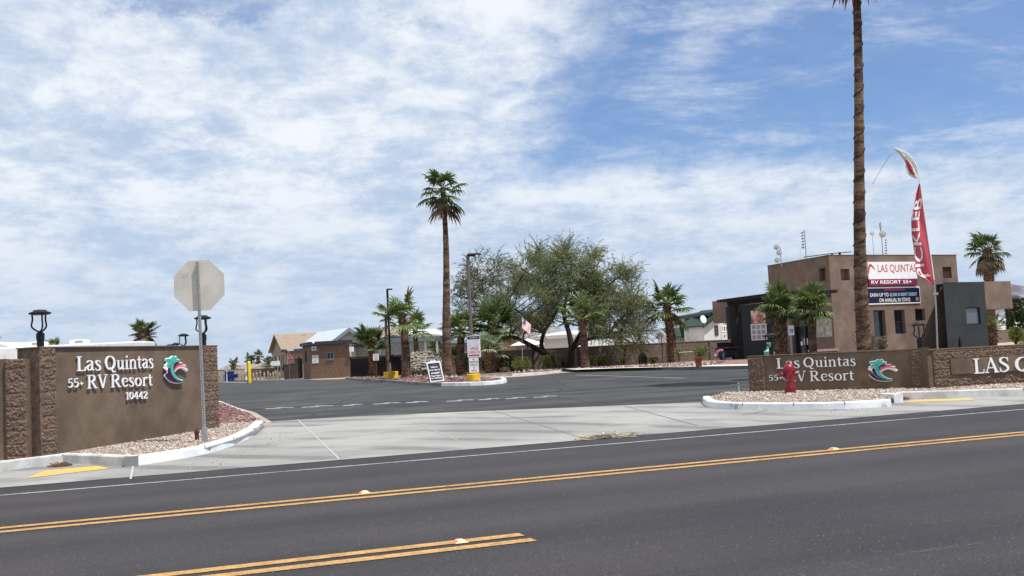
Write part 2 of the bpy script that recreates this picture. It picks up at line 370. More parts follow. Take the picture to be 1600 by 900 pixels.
def linepaint(name, col, k):
    m = mat(name, col, .7, .14, 6, .2, 60, fine=.25, fscale=55); nt = m.node_tree; b = nt.nodes['Principled BSDF']; src = b.inputs['Base Color'].links[0].from_socket
    tc = N(nt, 'ShaderNodeTexCoord'); n = N(nt, 'ShaderNodeTexNoise'); n.inputs['Scale'].default_value = 26; n.inputs['Detail'].default_value = 8; n.inputs['Roughness'].default_value = .75; nt.links.new(tc.outputs['Object'], n.inputs[0])
    n2 = N(nt, 'ShaderNodeTexNoise'); n2.inputs['Scale'].default_value = .8; n2.inputs['Detail'].default_value = 3; nt.links.new(tc.outputs['Object'], n2.inputs[0])
    f = mth(nt, 'ADD', mth(nt, 'MULTIPLY', n.outputs['Fac'], .7), mth(nt, 'MULTIPLY', n2.outputs['Fac'], .3))
    nt.links.new(mixc(nt, mth(nt, 'MULTIPLY', sstep(nt, f, k, k + .07), .8), src, (.045, .04, .04)), b.inputs['Base Color']); return m
M_YELLOW = linepaint('yellow_road_paint', (.44, .25, .085), .545)
M_WHITELINE = linepaint('white_road_paint', (.38, .38, .37), .52)
M_STUCCO = mat('brown_stucco', (.138, .100, .069), .92, .17, .9, .3, 40, fine=.13, fscale=3.2, detail=9, stretch=(1, 1, .55))
M_SPLIT = blockmat('split_face_block', (.175, .122, .09), (.165, .115, .086), (.12, .085, .064), .8, .2, .008, 1.0)
M_SPLITG = mat('split_face_stone', (.15, .103, .074), .95, .2, 9, .5, 40, fine=.25, fscale=30)
M_CMU = blockmat('garden_block_wall', (.205, .15, .125), (.165, .12, .10), (.12, .092, .078), .42, .21, .012)
M_LETTER = mat('white_acrylic', (.82, .82, .82), .45)
M_BLACK = mat('black_metal', (.008, .009, .011), .55, spec=.3)
M_GALV = mat('galvanised_steel', (.36, .37, .37), .5, .15, 20, metal=.5)
M_GLASS = mat('dark_window_glass', (.015, .02, .026), .06, spec=.8)
M_WHITE = mat('white_paint', (.78, .78, .76), .6, .05, 4)
M_OFFICE = mat('taupe_stucco', (.172, .124, .097), .93, .15, .5, .3, 30, detail=9, fine=.12, fscale=1.6)
M_SLATE = mat('slate_stucco', (.028, .034, .037), .9, .12, .8, .3, 30, fine=.08, fscale=8)
# ------------------------------------------------------------ the ground, roads, kerbs
def drape(pts, dz, extra=()):
    """flat polygon laid on the terrain, cut where the terrain bends"""
    bm = bmesh.new(); bm.faces.new([bm.verts.new((p[0], p[1], 0)) for p in pts])
    for d in (15.5, 22.0, 45.0):
        gm = list(bm.verts) + list(bm.edges) + list(bm.faces)
        bmesh.ops.bisect_plane(bm, geom=gm, plane_co=(N2.x * d, N2.y * d, 0), plane_no=(N2.x, N2.y, 0))
    bmesh.ops.triangulate(bm, faces=bm.faces[:])
    mb = MB(); bm.verts.ensure_lookup_table()
    for v in bm.verts: mb.v.append(Vector((v.co.x, v.co.y, gz(v.co.x, v.co.y) + dz)))
    for f in bm.faces:
        ids = [v.index for v in f.verts]
        if f.normal.z < 0: ids.reverse()
        mb.f.append(tuple(ids))
    bm.free(); return mb
G2 = lambda x, y, dz=0: g(x, y, dz).to_2d()
S2 = lambda s, d: (U2 * s + N2 * d)
BIG = 4000
struct('ground', drape([(-BIG, -BIG), (BIG, -BIG), (BIG, BIG), (-BIG, BIG)], 0), M_DIRT)
struct('road', drape([S2(-400, -9), S2(400, -9), S2(400, 15.45), S2(-400, 15.45)], .004), M_ROAD)
# parking lot asphalt
apron_line = [(425, 659), (560, 651), (700, 645), (900, 637), (1098, 629)]
lot = [G2(*p) for p in apron_line] + [G2(1165, 616), Vector((9, 29)), Vector((13, 32)), G2(1200, 576), G2(880, 582.5), G2(830, 587.5), G2(760, 592), G2(700, 592.5), G2(640, 592.2), G2(560, 592), G2(486, 593.4), G2(476, 592.4), G2(340, 594.2), Vector((-60, 100)), Vector((-55, 80)), Vector((-13, 36.5)), G2(345, 629), G2(400, 645)]
struct('parking_lot', drape(lot, .006), M_LOT)
kerbL = [Vector((-14, 15.2)), Vector((-9.6, 15.75)), G2(0, 722, .15), G2(98, 710, .15), G2(205, 714, .15), G2(262, 706, .15), G2(320, 696, .15), G2(365, 683, .15), G2(396, 669, .15), G2(411, 657, .15)]
kerbR = [G2(1098, 619, .15), G2(1100, 622.5, .15), G2(1112, 627, .15), G2(1160, 629.5, .15), G2(1240, 629.5, .15), G2(1320, 628, .15), G2(1392, 624, .15)]
conc = [S2(-60, 15.45), S2(400, 15.45), S2(400, 16.1), S2(18.5, 16.1), G2(1600, 618), G2(1500, 622), G2(1395, 628), kerbR[4], kerbR[2], G2(1098, 629)] + [G2(*p) for p in reversed(apron_line[:-1])] + list(reversed(kerbL[4:])) + [kerbL[3], kerbL[2], S2(-5, 16.9), S2(-60, 16.9)]
struct('concrete_driveway', drape(conc, .010), M_CONC)
def strip(a, b, w, dz):
    a = Vector(a); b = Vector(b); t = (b - a).normalized(); n = Vector((-t.y, t.x)) * w / 2
    return drape([a - n, b - n, b + n, a + n], dz)
# joints cast in the apron
M_JOINT = mat('pale_joint_seal', (.42, .41, .39), .8)
M_JOINTD = mat('dark_joint_seal', (.2, .195, .19), .8)
for i, (a, b, w, m) in enumerate((((465, 656.5), (530, 718.5), .028, M_JOINT), ((618, 648.5), (735, 698), .018, M_JOINT), ((770, 642.5), (905, 684), .018, M_JOINTD), ((975, 635), (1090, 666), .035, M_JOINTD), ((208, 730), (204, 750), .03, M_JOINT), ((1160, 650), (1222, 636), .03, M_JOINTD))):
    struct('driveway_joint', strip(G2(*a), G2(*b), w, .015), m)
struct('gutter_line', strip(S2(-3, 16.05), S2(14, 16.05), .012, .014), M_JOINT)
struct('driveway_score_line', strip(S2(1.8, 17.6), S2(9.5, 17.6), .012, .0145), M_JOINT)
# painted lines
struct('edge_line', strip(S2(-300, 14.42), S2(300, 14.42), .085, .009), M_WHITELINE)
for d in (11.21, 10.92): struct('yellow_line', strip(S2(-300, d), S2(300, d), .135, .009), M_YELLOW)
eA = g(815, 836.5); eB = g(834, 844.5)
for e in (eA, eB):
    d = e.x * N2.x + e.y * N2.y; s1 = e.x * U2.x + e.y * U2.y
    e0 = {True: g(225, 898), False: g(330, 897)}[e is eA]
    struct('yellow_line', strip(S2(s1 - 40, d), S2(s1, d), .14, .009), M_YELLOW)
def reflector(px, py, label):
    p = g(px, py); t = thing('road_reflector', (p.x, p.y, .009), label, 'reflector', 'reflective studs between the yellow lines', R(20))
    a, b, h = .055, .05, .02
    mb = MB(); i = 0
    mb.v = [Vector(v) for v in ((-a, -b, 0), (a, -b, 0), (a, b, 0), (-a, b, 0), (-a * .45, -b * .8, h), (a * .45, -b * .8, h), (a * .45, b * .8, h), (-a * .45, b * .8, h))]
    mb.f = [(4, 5, 6, 7), (0, 1, 5, 4), (2, 3, 7, 6)]
    mb.build('housing', mat('stud_cream', (.7, .6, .35), .5), t, local=True)
    m2 = MB(); m2.v = mb.v[:]; m2.f = [(3, 0, 4, 7), (1, 2, 6, 5)]
    m2.build('lens', mat('stud_amber', (.75, .2, .05), .3), t, local=True)
reflector(570, 771, 'raised reflector stud between the double yellow lines, left of the middle of the road')
reflector(719, 849, 'raised reflector stud between the short pair of yellow lines, the one nearest the camera')
reflector(1303, 703, 'raised reflector stud between the double yellow lines, farthest to the right')
# parking bay and crossing marks
M_LOTLINE = mat('worn_white_paint', (.5, .5, .49), .8, 0, 7, 0, 10, col2=(.3, .3, .3), fine=.3, fscale=20)
def gstrip(name, a, b, w, m=M_LOTLINE): return struct(name, strip(G2(*a), G2(*b), w, .011), m)
gstrip('bay_line', (900, 586.2), (1070, 591.4), .1)
for k, (x0, x1, y0, y1) in enumerate(((414, 458, 639.3, 637.8), (472, 520, 636.8, 635.2), (536, 566, 634.3, 633), (583, 626, 632, 630.4), (633, 668, 629.9, 628.6), (698, 740, 627.6, 626), (748, 780, 625.4, 624), (790, 822, 623.6, 622.2), (834, 870, 621.5, 619.8))):
    gstrip('crossing_mark', (x0, y0), ((x0 + x1) / 2 + 3, y0 * .4 + y1 * .6), .24)
    gstrip('crossing_mark', ((x0 + x1) / 2 - 4, (y0 + y1) / 2 - 1.3), (x1, y1 - .6), .16)
gstrip('far_line', (340, 596.8), (385, 598), .3); gstrip('far_line', (396, 594.6), (480, 593.6), .25)

def kerb(name, pts, w, h, m, side=1, base=-.05):
    pts = [Vector(p) for p in pts]; mb = MB(); n = len(pts)
    rows = []
    for k, p in enumerate(pts):
        t = (pts[min(k + 1, n - 1)] - pts[max(k - 1, 0)]).normalized(); q = Vector((-t.y, t.x)) * side
        z = gz(p.x, p.y); a = p; b = p + q * w
        rows.append([Vector((a.x - q.x * .02, a.y - q.y * .02, z + base)), Vector((a.x, a.y, z + h - .02)), Vector((a.x + q.x * .02, a.y + q.y * .02, z + h)), Vector((b.x, b.y, z + h)), Vector((b.x, b.y, z + base))])
    i = len(mb.v)
    for r in rows: mb.v += r
    for k in range(n - 1):
        for j in range(4): mb.f.append((k * 5 + j, k * 5 + j + 1, k * 5 + 6 + j, k * 5 + 5 + j))
    mb.f.append((0, 1, 2, 3, 4)); j = (n - 1) * 5; mb.f.append((j + 4, j + 3, j + 2, j + 1, j))
    return struct(name, mb, m)
def smooth(pts, k=4):
    pts = [Vector(p) for p in pts]; out = []
    for i in range(len(pts) - 1):
        p0 = pts[max(i - 1, 0)]; p1 = pts[i]; p2 = pts[i + 1]; p3 = pts[min(i + 2, len(pts) - 1)]
        for q in range(k):
            t = q / k; out.append(.5 * ((2 * p1) + (p2 - p0) * t + (2 * p0 - 5 * p1 + 4 * p2 - p3) * t * t + (3 * p1 - p0 - 3 * p2 + p3) * t ** 3))
    out.append(pts[-1]); return out
kerb('kerb', kerbL[:5], .15, .16, M_KERB)
kerb('white_kerb', smooth(kerbL[4:]), .16, .15, M_WHITEKERB)
endb = MB(); q = kerbL[4]; endb.box((q.x - .02, q.y + .06, gz(q.x, q.y) + .06), (.2, .2, .2), R(20)); struct('kerb_end', endb, mat('grey_kerb_patch', (.22, .22, .215), .8, .1, 3))
kl2 = [G2(405, 655, .1), G2(385, 643, .1), G2(345, 627, .1), Vector((-13, 38)), Vector((-24, 52))]
kerb('back_kerb', kl2, .14, .11, M_KERB)
kerb('white_kerb', smooth(kerbR, 3), .16, .15, M_WHITEKERB)
kr2 = [kerbR[-1], G2(1400, 614, .15), G2(1600, 608, .15), S2(40, 17.6), S2(120, 17.6)]
kerb('kerb', kr2[1:], .15, .17, M_KERB)
eb = MB(); q = g(1399, 630, 0); eb.box((q.x, q.y + .25, q.z + .09), (.2, .62, .2), R(10)); struct('kerb_end', eb, M_WHITEKERB)
# tactile ramp pads
M_TAC = mat('faded_tactile_yellow', (.66, .43, .06), .8, 0, 1.4, 0, 10, col2=(.62, .35, .17), detail=6, fine=.2)
def pad(name, px, label):
    P = [g(*p) for p in px]; r = P[0]; c = sum(P, Vector()) / len(P)
    t = thing(name, (c.x, c.y, gz(c.x, c.y) + .012), label, 'tactile pad', 'tactile pads on the pavement ramps')
    mb = drape([p.to_2d() for p in P], .016); mb.build('pad', M_TAC, t)
pad('tactile_pad', [(42, 749), (172, 733), (150, 729.5), (70, 737)], 'faded yellow tactile pad on the pavement ramp at the left')
pad('tactile_pad', [(1412, 629.5), (1524, 626.5), (1514, 623.6), (1430, 626)], 'faded yellow tactile pad on the pavement ramp beside the right kerb')

# planting beds with gravel
def in_poly(p, poly):
    c = False; n = len(poly); j = n - 1
    for i in range(n):
        a, b = poly[i], poly[j]
        if (a[1] > p[1]) != (b[1] > p[1]) and p[0] < (b[0] - a[0]) * (p[1] - a[1]) / (b[1] - a[1]) + a[0]: c = not c
        j = i
    return c
def scatter(name, poly, dz, n, rmin, rmax, cols, label, seed=1):
    rg = random.Random(seed); xs = [p[0] for p in poly]; ys = [p[1] for p in poly]
    mbs = [MB() for _ in cols]; k = 0
    while k < n:
        p = (rg.uniform(min(xs), max(xs)), rg.uniform(min(ys), max(ys)))
        if not in_poly(p, poly): continue
        r = rmin + (rmax - rmin) * rg.random() ** 2.2
        mbs[rg.randrange(len(cols))].rock((p[0], p[1], gz(*p) + dz + r * .25), r, rg); k += 1
    allb = MB(); me = None
    o = None
    vs = []; fs = []; mi = []
    for q, mb in enumerate(mbs):
        i = len(vs); vs += mb.v; fs += [tuple(i + a for a in f) for f in mb.f]; mi += [q] * len(mb.f)
    me = bpy.data.meshes.new(name); me.from_pydata([tuple(v) for v in vs], [], fs)
    for c in cols: me.materials.append(c)
    me.polygons.foreach_set('material_index', mi)
    o = bpy.data.objects.new(name, me); scene.collection.objects.link(o); return tag(o, label, 'gravel', kind='stuff')
WA = g(86, 706, .15); WB = g(318, 664.5, .2); WC = g(341, 655, .2)       # left sign wall foot
wl = (Vector((WB.x - WA.x, WB.y - WA.y, 0))).normalized()
bedL = [kerbL[k] + Vector((.05, .1)) for k in range(0, 10)] + [kl2[0], kl2[1], kl2[2], kl2[3], Vector((-30, 60)), Vector((-60, 60)), Vector((-60, 20))]
struct('gravel_bed', drape(bedL, .11), M_GRAVEL)
redL = [G2(343, 629, .11), G2(384, 645, .11), G2(400, 654, .11), G2(398, 659, .12), G2(352, 661, .12), Vector((WC.x - .3, WC.y + .2)), Vector((-15, 36))]
struct('red_gravel_bed', drape(redL, .125), M_REDGRAVEL)
bedR = [p + Vector((0, .1)) for p in kerbR[1:]] + [kr2[1] + Vector((0, .1)), kr2[2] + Vector((0, .1)), S2(40, 17.7), S2(40, 30), Vector((14, 30.5)), Vector((6.2, 27.2)), G2(1165, 613, .12)]
struct('gravel_bed', drape(bedR, .11), M_GRAVEL)
PB = [mat('pebble_tan', (.42, .33, .25), .9, .2, 20), mat('pebble_pale', (.58, .50, .42), .9, .2, 20), mat('pebble_brown', (.24, .17, .13), .9, .2, 20), mat('pebble_grey', (.34, .31, .29), .9, .2, 20)]
PR = [mat('pebble_red', (.18, .085, .08), .9, .2, 20), mat('pebble_pink', (.30, .19, .17), .9, .2, 20), mat('pebble_dark_red', (.10, .055, .055), .9, .2, 20)]
nearL = [k + Vector((.02, .17)) for k in kerbL[3:]] + [kl2[1], Vector((WC.x + .1, WC.y)), WB.to_2d() + Vector((.1, 0)), WA.to_2d() + Vector((.1, -.1))]
scatter('gravel', nearL, .11, 9000, .008, .032, PB, 'loose tan and brown gravel in front of the left sign wall', 3)
scatter('red_gravel', redL, .125, 4500, .015, .045, PR, 'crushed dark red rock behind the white kerb at the left', 4)
nearR = [k + Vector((0, .17)) for k in kerbR[1:]] + [kr2[1] + Vector((0, .17)), kr2[2] + Vector((0, .17)), Vector((14, 24.6)), Vector((5.2, 26.2))]
scatter('gravel', nearR, .11, 12000, .010, .036, PB, 'loose tan gravel round the red hydrant and in front of the right sign walls', 5)

scatter('spilled_stones', [G2(205, 738), G2(330, 722), G2(425, 680), G2(470, 672), G2(420, 700), G2(330, 735)], .012, 170, .005, .018, PB, 'stones spilled from the bed onto the concrete by the left kerb', 14)
scatter('spilled_stones', [G2(1100, 634), G2(1390, 640), G2(1390, 645), G2(1120, 645)], .012, 120, .006, .018, PB, 'stones spilled onto the concrete below the right kerb', 15)
M_KJ = mat('kerb_joint_dark', (.07, .07, .07), .9); kj = MB()
def kerbjoint(pts, idx, side=1, w=.16, h=.15):
    for i in idx:
        p = Vector(pts[i]); t_ = (Vector(pts[i + 1]) - Vector(pts[i - 1])).normalized(); q = Vector((-t_.y, t_.x)) * side; c_ = p + q * (w / 2 - .002); kj.box((c_.x, c_.y, gz(p.x, p.y) + h / 2), (.012, w + .006, h + .006), math.atan2(t_.y, t_.x))
kerbjoint(kerbL, (3, 6, 7, 8)); kerbjoint(kerbR, (3, 4, 5)); kerbjoint(kr2, (2,), h=.17)
struct('kerb_joints', kj, M_KJ)
# rear strip: pale pavement, red beds, kerbs
rk = [G2(745, 589.5), G2(800, 587.5), G2(850, 584.5), G2(880, 580.5), G2(960, 579.5), G2(1060, 578.5), G2(1200, 576)]
kerb('rear_kerb', rk[:4], .15, .13, M_KERB); kerb('rear_kerb', rk[3:], .15, .15, mat('dark_kerb', (.12, .12, .12), .8, .2, 3))
walk = [rk[3] + Vector((0, .15)), rk[4] + Vector((0, .15)), rk[5] + Vector((0, .15)), rk[6] + Vector((0, .15)), G2(1200, 568, .15), G2(1120, 570, .15), G2(1040, 573.5, .15), G2(900, 577.5, .15)]
struct('pavement', drape(walk, .15), mat('pale_pavement', (.66, .60, .52), .85, .08, 1))
redR = [rk[0], rk[1], rk[2], rk[3]] + [walk[7], walk[6], walk[5], walk[4], Vector((16, 62)), Vector((-3, 62))]
struct('red_gravel_bed', drape(redR, .135), mat('pink_rock_bed', (.23, .14, .115), .95, .35, 3, .8, 30, fine=.4, fscale=12))
# traffic island
isl = [G2(790, 598.5), G2(775, 600.8), G2(735, 603), G2(690, 603.6), G2(640, 601), G2(590, 597), G2(540, 593.4)]
islb = [G2(700, 592), G2(760, 592.5), G2(785, 595)]
ring = isl + [G2(540, 590.5), G2(640, 590.8)] + islb
struct('red_gravel_bed', drape(ring, .08), M_REDGRAVEL)
kerb('white_kerb', smooth([G2(786, 594.5), G2(791, 596.8)] + isl[:4], 2), .15, .15, M_WHITEKERB, side=-1)
kerb('kerb', smooth(isl[3:], 2), .15, .14, mat('old_kerb', (.2, .185, .165), .9, .25, 2), side=-1)
kerb('kerb', [G2(790, 595), G2(760, 592.8), G2(700, 592.2)], .12, .12, M_KERB, side=1)
scatter('red_gravel', ring, .08, 1800, .03, .08, PR, 'crushed red rock on the traffic island round the palms', 6)
scatter('red_gravel', [rk[1], rk[3], walk[6], walk[5], Vector((11, 54.5)), Vector((0, 58))], .135, 1500, .03, .09, PR + [PB[1]], 'pink and red rock along the garden block wall', 8)

# ------------------------------------------------------------ lettering: a small serif hand made of strokes
def catm(pts, k=5):
    out = []
    for i in range(len(pts) - 1):
        p0 = pts[max(i - 1, 0)]; p1 = pts[i]; p2 = pts[i + 1]; p3 = pts[min(i + 2, len(pts) - 1)]
        for q in range(k):
            t = q / k
            out.append(tuple(.5 * (2 * p1[c] + (p2[c] - p0[c]) * t + (2 * p0[c] - 5 * p1[c] + 4 * p2[c] - p3[c]) * t * t + (3 * p1[c] - p0[c] - 3 * p2[c] + p3[c]) * t ** 3) for c in range(3)))
    out.append(tuple(pts[-1])); return out
def ell(cx, cy, rx, ry, w0, w1, a0=0, a1=360, n=24):
    """thin at top and foot, thick at the flanks"""
    return [(cx + rx * math.cos(R(a)), cy + ry * math.sin(R(a)), w0 + (w1 - w0) * abs(math.cos(R(a))) ** 1.3) for a in [a0 + (a1 - a0) * k / n for k in range(n + 1)]]
def ln(*p): return ('l', list(p))
def cv(*p): return ('c', list(p))
def el(*a, **k): return ('l', ell(*a, **k))
T, K_ = .055, .15
GL = {
 'L': (.62, [ln((.17, 0, K_), (.17, 1, K_)), ln((0, .97, T), (.36, .97, T)), ln((0, .03, T), (.58, .03, .07)), ln((.57, .0, .06), (.61, .27, .03))]),
 'A': (.86, [ln((.42, 1, .06), (.1, 0, .05)), ln((.40, 1, .13), (.72, 0, K_)), ln((.2, .33, T), (.6, .33, T)), ln((0, .03, T), (.25, .03, T)), ln((.56, .03, T), (.86, .03, T))]),
 'S': (.64, [cv((.54, .74, .03), (.5, .9, .06), (.3, .965, .06), (.12, .87, .12), (.12, .7, .14), (.32, .53, .16), (.5, .37, .15), (.52, .18, .13), (.36, .04, .07), (.15, .05, .06), (.05, .28, .03)), ln((.55, .98, .03), (.55, .72, .04)), ln((.05, .02, .03), (.05, .3, .04))]),
 'Q': (.95, [el(.44, .5, .36, .46, .06, .17), cv((.38, .12, .05), (.5, .12, .1), (.66, -.12, .11), (.86, -.1, .04))]),
 'U': (.86, [cv((.17, 1, K_), (.17, .4, K_), (.24, .1, .11), (.42, .035, .07), (.6, .1, .07), (.68, .4, .07), (.68, 1, .07)), ln((0, .97, T), (.34, .97, T)), ln((.54, .97, T), (.82, .97, T))]),
 'I': (.4, [ln((.19, 0, K_), (.19, 1, K_)), ln((.02, .97, T), (.36, .97, T)), ln((.02, .03, T), (.36, .03, T))]),
 'N': (.92, [ln((.15, 0, .07), (.15, 1, .07)), ln((.13, 1, .1), (.74, 0, .15)), ln((.74, 0, .07), (.74, 1, .07)), ln((0, .97, T), (.2, .97, T)), ln((0, .03, T), (.3, .03, T)), ln((.6, .97, T), (.88, .97, T))]),
 'T': (.78, [ln((.37, 0, K_), (.37, 1, K_)), ln((.02, .965, .07), (.72, .965, .07)), ln((.03, 1, .05), (.02, .74, .03)), ln((.71, 1, .05), (.72, .74, .03)), ln((.2, .03, T), (.54, .03, T))]),
 'R': (.86, [ln((.17, 0, K_), (.17, 1, K_)), ln((0, .97, T), (.3, .97, T)), ln((0, .03, T), (.34, .03, T)), cv((.2, .965, .06), (.42, .96, .07), (.58, .86, .13), (.58, .63, .14), (.42, .52, .07), (.2, .51, .06)), ln((.36, .52, .13), (.66, .03, .15)), ln((.62, .03, T), (.84, .03, T))]),
 'V': (.84, [ln((.12, 1, K_), (.42, 0, .13)), ln((.72, 1, .06), (.44, 0, .06)), ln((0, .97, T), (.28, .97, T)), ln((.58, .97, T), (.84, .97, T))]),
 'a': (.6, [cv((.08, .55, .07), (.16, .66, .07), (.3, .68, .07), (.42, .58, .13), (.42, .3, .13), (.43, .1, .12), (.56, .03, .05)), cv((.4, .42, .05), (.22, .38, .08), (.1, .2, .14), (.18, .05, .08), (.32, .06, .05), (.42, .16, .05))]),
 's': (.5, [cv((.38, .52, .04), (.34, .66, .06), (.2, .675, .07), (.1, .58, .12), (.16, .43, .13), (.32, .3, .13), (.38, .14, .11), (.28, .02, .07), (.1, .04, .06), (.04, .18, .04))]),
 'u': (.7, [cv((.16, .67, .13), (.16, .3, .13), (.2, .09, .1), (.32, .04, .07), (.44, .12, .05), (.5, .24, .04)), ln((.52, .67, .13), (.52, .0, .13)), ln((.02, .65, .05), (.17, .65, .05)), ln((.38, .65, .05), (.52, .65, .05)), ln((.5, .03, .05), (.68, .03, .05))]),
 'i': (.34, [ln((.17, 0, .13), (.17, .67, .13)), ln((.02, .65, .05), (.17, .65, .05)), ln((.02, .03, .05), (.33, .03, .05)), ln((.11, .9, .15), (.23, .9, .15))]),
 'n': (.7, [ln((.16, 0, .13), (.16, .67, .13)), ln((.02, .65, .05), (.16, .65, .05)), ln((.02, .03, .05), (.3, .03, .05)), cv((.18, .48, .04), (.28, .62, .06), (.42, .66, .08), (.52, .52, .13), (.53, .3, .13), (.53, 0, .13)), ln((.4, .03, .05), (.68, .03, .05))]),
 't': (.44, [cv((.2, .9, .08), (.2, .6, .13), (.2, .2, .13), (.24, .06, .1), (.4, .07, .05)), ln((.02, .65, .06), (.4, .65, .06))]),
 'e': (.58, [cv((.08, .36, .04), (.5, .42, .05), (.44, .6, .1), (.28, .68, .07), (.12, .55, .13), (.1, .3, .14), (.18, .1, .11), (.34, .03, .07), (.52, .15, .05))]),
 'o': (.6, [el(.29, .335, .23, .31, .055, .14)]),
 'r': (.48, [ln((.16, 0, .13), (.16, .67, .13)), ln((.02, .65, .05), (.16, .65, .05)), ln((.02, .03, .05), (.32, .03, .05)), cv((.18, .46, .04), (.26, .62, .06), (.38, .66, .1), (.44, .6, .14))]),
 '5': (.6, [ln((.14, .95, .07), (.5, .97, .12)), ln((.15, .98, .06), (.12, .52, .06)), cv((.12, .52, .06), (.28, .6, .08), (.46, .48, .13), (.48, .26, .14), (.36, .06, .09), (.18, .03, .07), (.07, .14, .09))]),
 '+': (.5, [ln((.05, .4, .08), (.45, .4, .08)), ln((.25, .2, .08), (.25, .6, .08))]),
 '1': (.46, [ln((.24, 0, .15), (.24, 1, .15)), ln((.06, .85, .05), (.24, .96, .06)), ln((.06, .03, T), (.42, .03, T))]),
 '0': (.64, [el(.3, .5, .22, .46, .06, .16)]),
 '4': (.66, [ln((.42, 0, .14), (.42, 1, .14)), ln((.4, .98, .06), (.05, .3, .06)), ln((.03, .28, .07), (.6, .28, .07)), ln((.28, .03, T), (.58, .03, T))]),
 '2': (.6, [cv((.08, .74, .1), (.12, .92, .08), (.3, .96, .08), (.48, .84, .14), (.44, .6, .14), (.24, .34, .09), (.07, .06, .06)), ln((.06, .05, .11), (.5, .05, .11)), ln((.5, .02, .05), (.53, .22, .03))]),
}
def stroke_mesh(mb, pts, mapf, t0, t1):
    """ribbon with its own width at every point, extruded from t0 to t1 out of the wall"""
    n = len(pts); i = len(mb.v)
    for k in range(n):
        a = pts[max(k - 1, 0)]; b = pts[min(k + 1, n - 1)]; dx, dy = b[0] - a[0], b[1] - a[1]; l = math.hypot(dx, dy) or 1
        nx, ny = -dy / l, dx / l; x, y, w = pts[k]
        for (sg, t) in ((1, t0), (-1, t0), (1, t1), (-1, t1)): mb.v.append(mapf(x + nx * sg * w / 2, y + ny * sg * w / 2, t))
    for k in range(n - 1):
        a = i + 4 * k; b = a + 4
        mb.f += [(a, b, b + 1, a + 1), (a + 2, a + 3, b + 3, b + 2), (a, a + 2, b + 2, b), (a + 1, b + 1, b + 3, a + 3)]
    mb.f += [(i, i + 1, i + 3, i + 2), (i + 4 * n - 4, i + 4 * n - 2, i + 4 * n - 1, i + 4 * n - 3)]
def serif_word(parent, text, frame, s0, z0, s1, z1, h, m, stand=.02, th=.018, name='letter'):
    """baseline from (s0,z0) to (s1,z1) in the wall's frame, letter height h"""
    tot = sum(GL[c][0] if c != ' ' else .4 for c in text) + .03 * len(text)
    k = (s1 - s0) / tot; x = s0
    for c in text:
        if c == ' ': x += .43 * k; continue
        w, st = GL[c]; mb = MB()
        for j, (kind, pts) in enumerate(st):
            P = catm(pts) if kind == 'c' else pts
            f = lambda u, v, t, x=x: frame(x + u * k, z0 + (x - s0) / (s1 - s0) * (z1 - z0) + v * h, t)
            stroke_mesh(mb, P, f, stand, stand + th + j * .0015)
        mb.build(name, m, parent); x += (w + .03) * k
def wframe(O, dr, off=0.0):
    n = Vector((dr.y, -dr.x, 0))
    def f(s, z, t):
        p = Vector((O.x, O.y, 0)) + dr * s + n * (t + off); p.z = z; return p
    return f
M_TEAL = mat('teal_acrylic', (.06, .42, .33), .45); M_PURP = mat('purple_acrylic', (.05, .008, .06), .45)
M_CRIM = mat('crimson_acrylic', (.5, .03, .08), .45); M_PINK = mat('pink_acrylic', (.75, .25, .27), .45); M_PALE = mat('blush_acrylic', (.8, .6, .58), .45)
LOGO = [('w', 0, 'trunk', [(480, 150, 70), (465, 250, 75), (500, 370, 60), (590, 450, 40), (820, 485, 30)]),
 ]
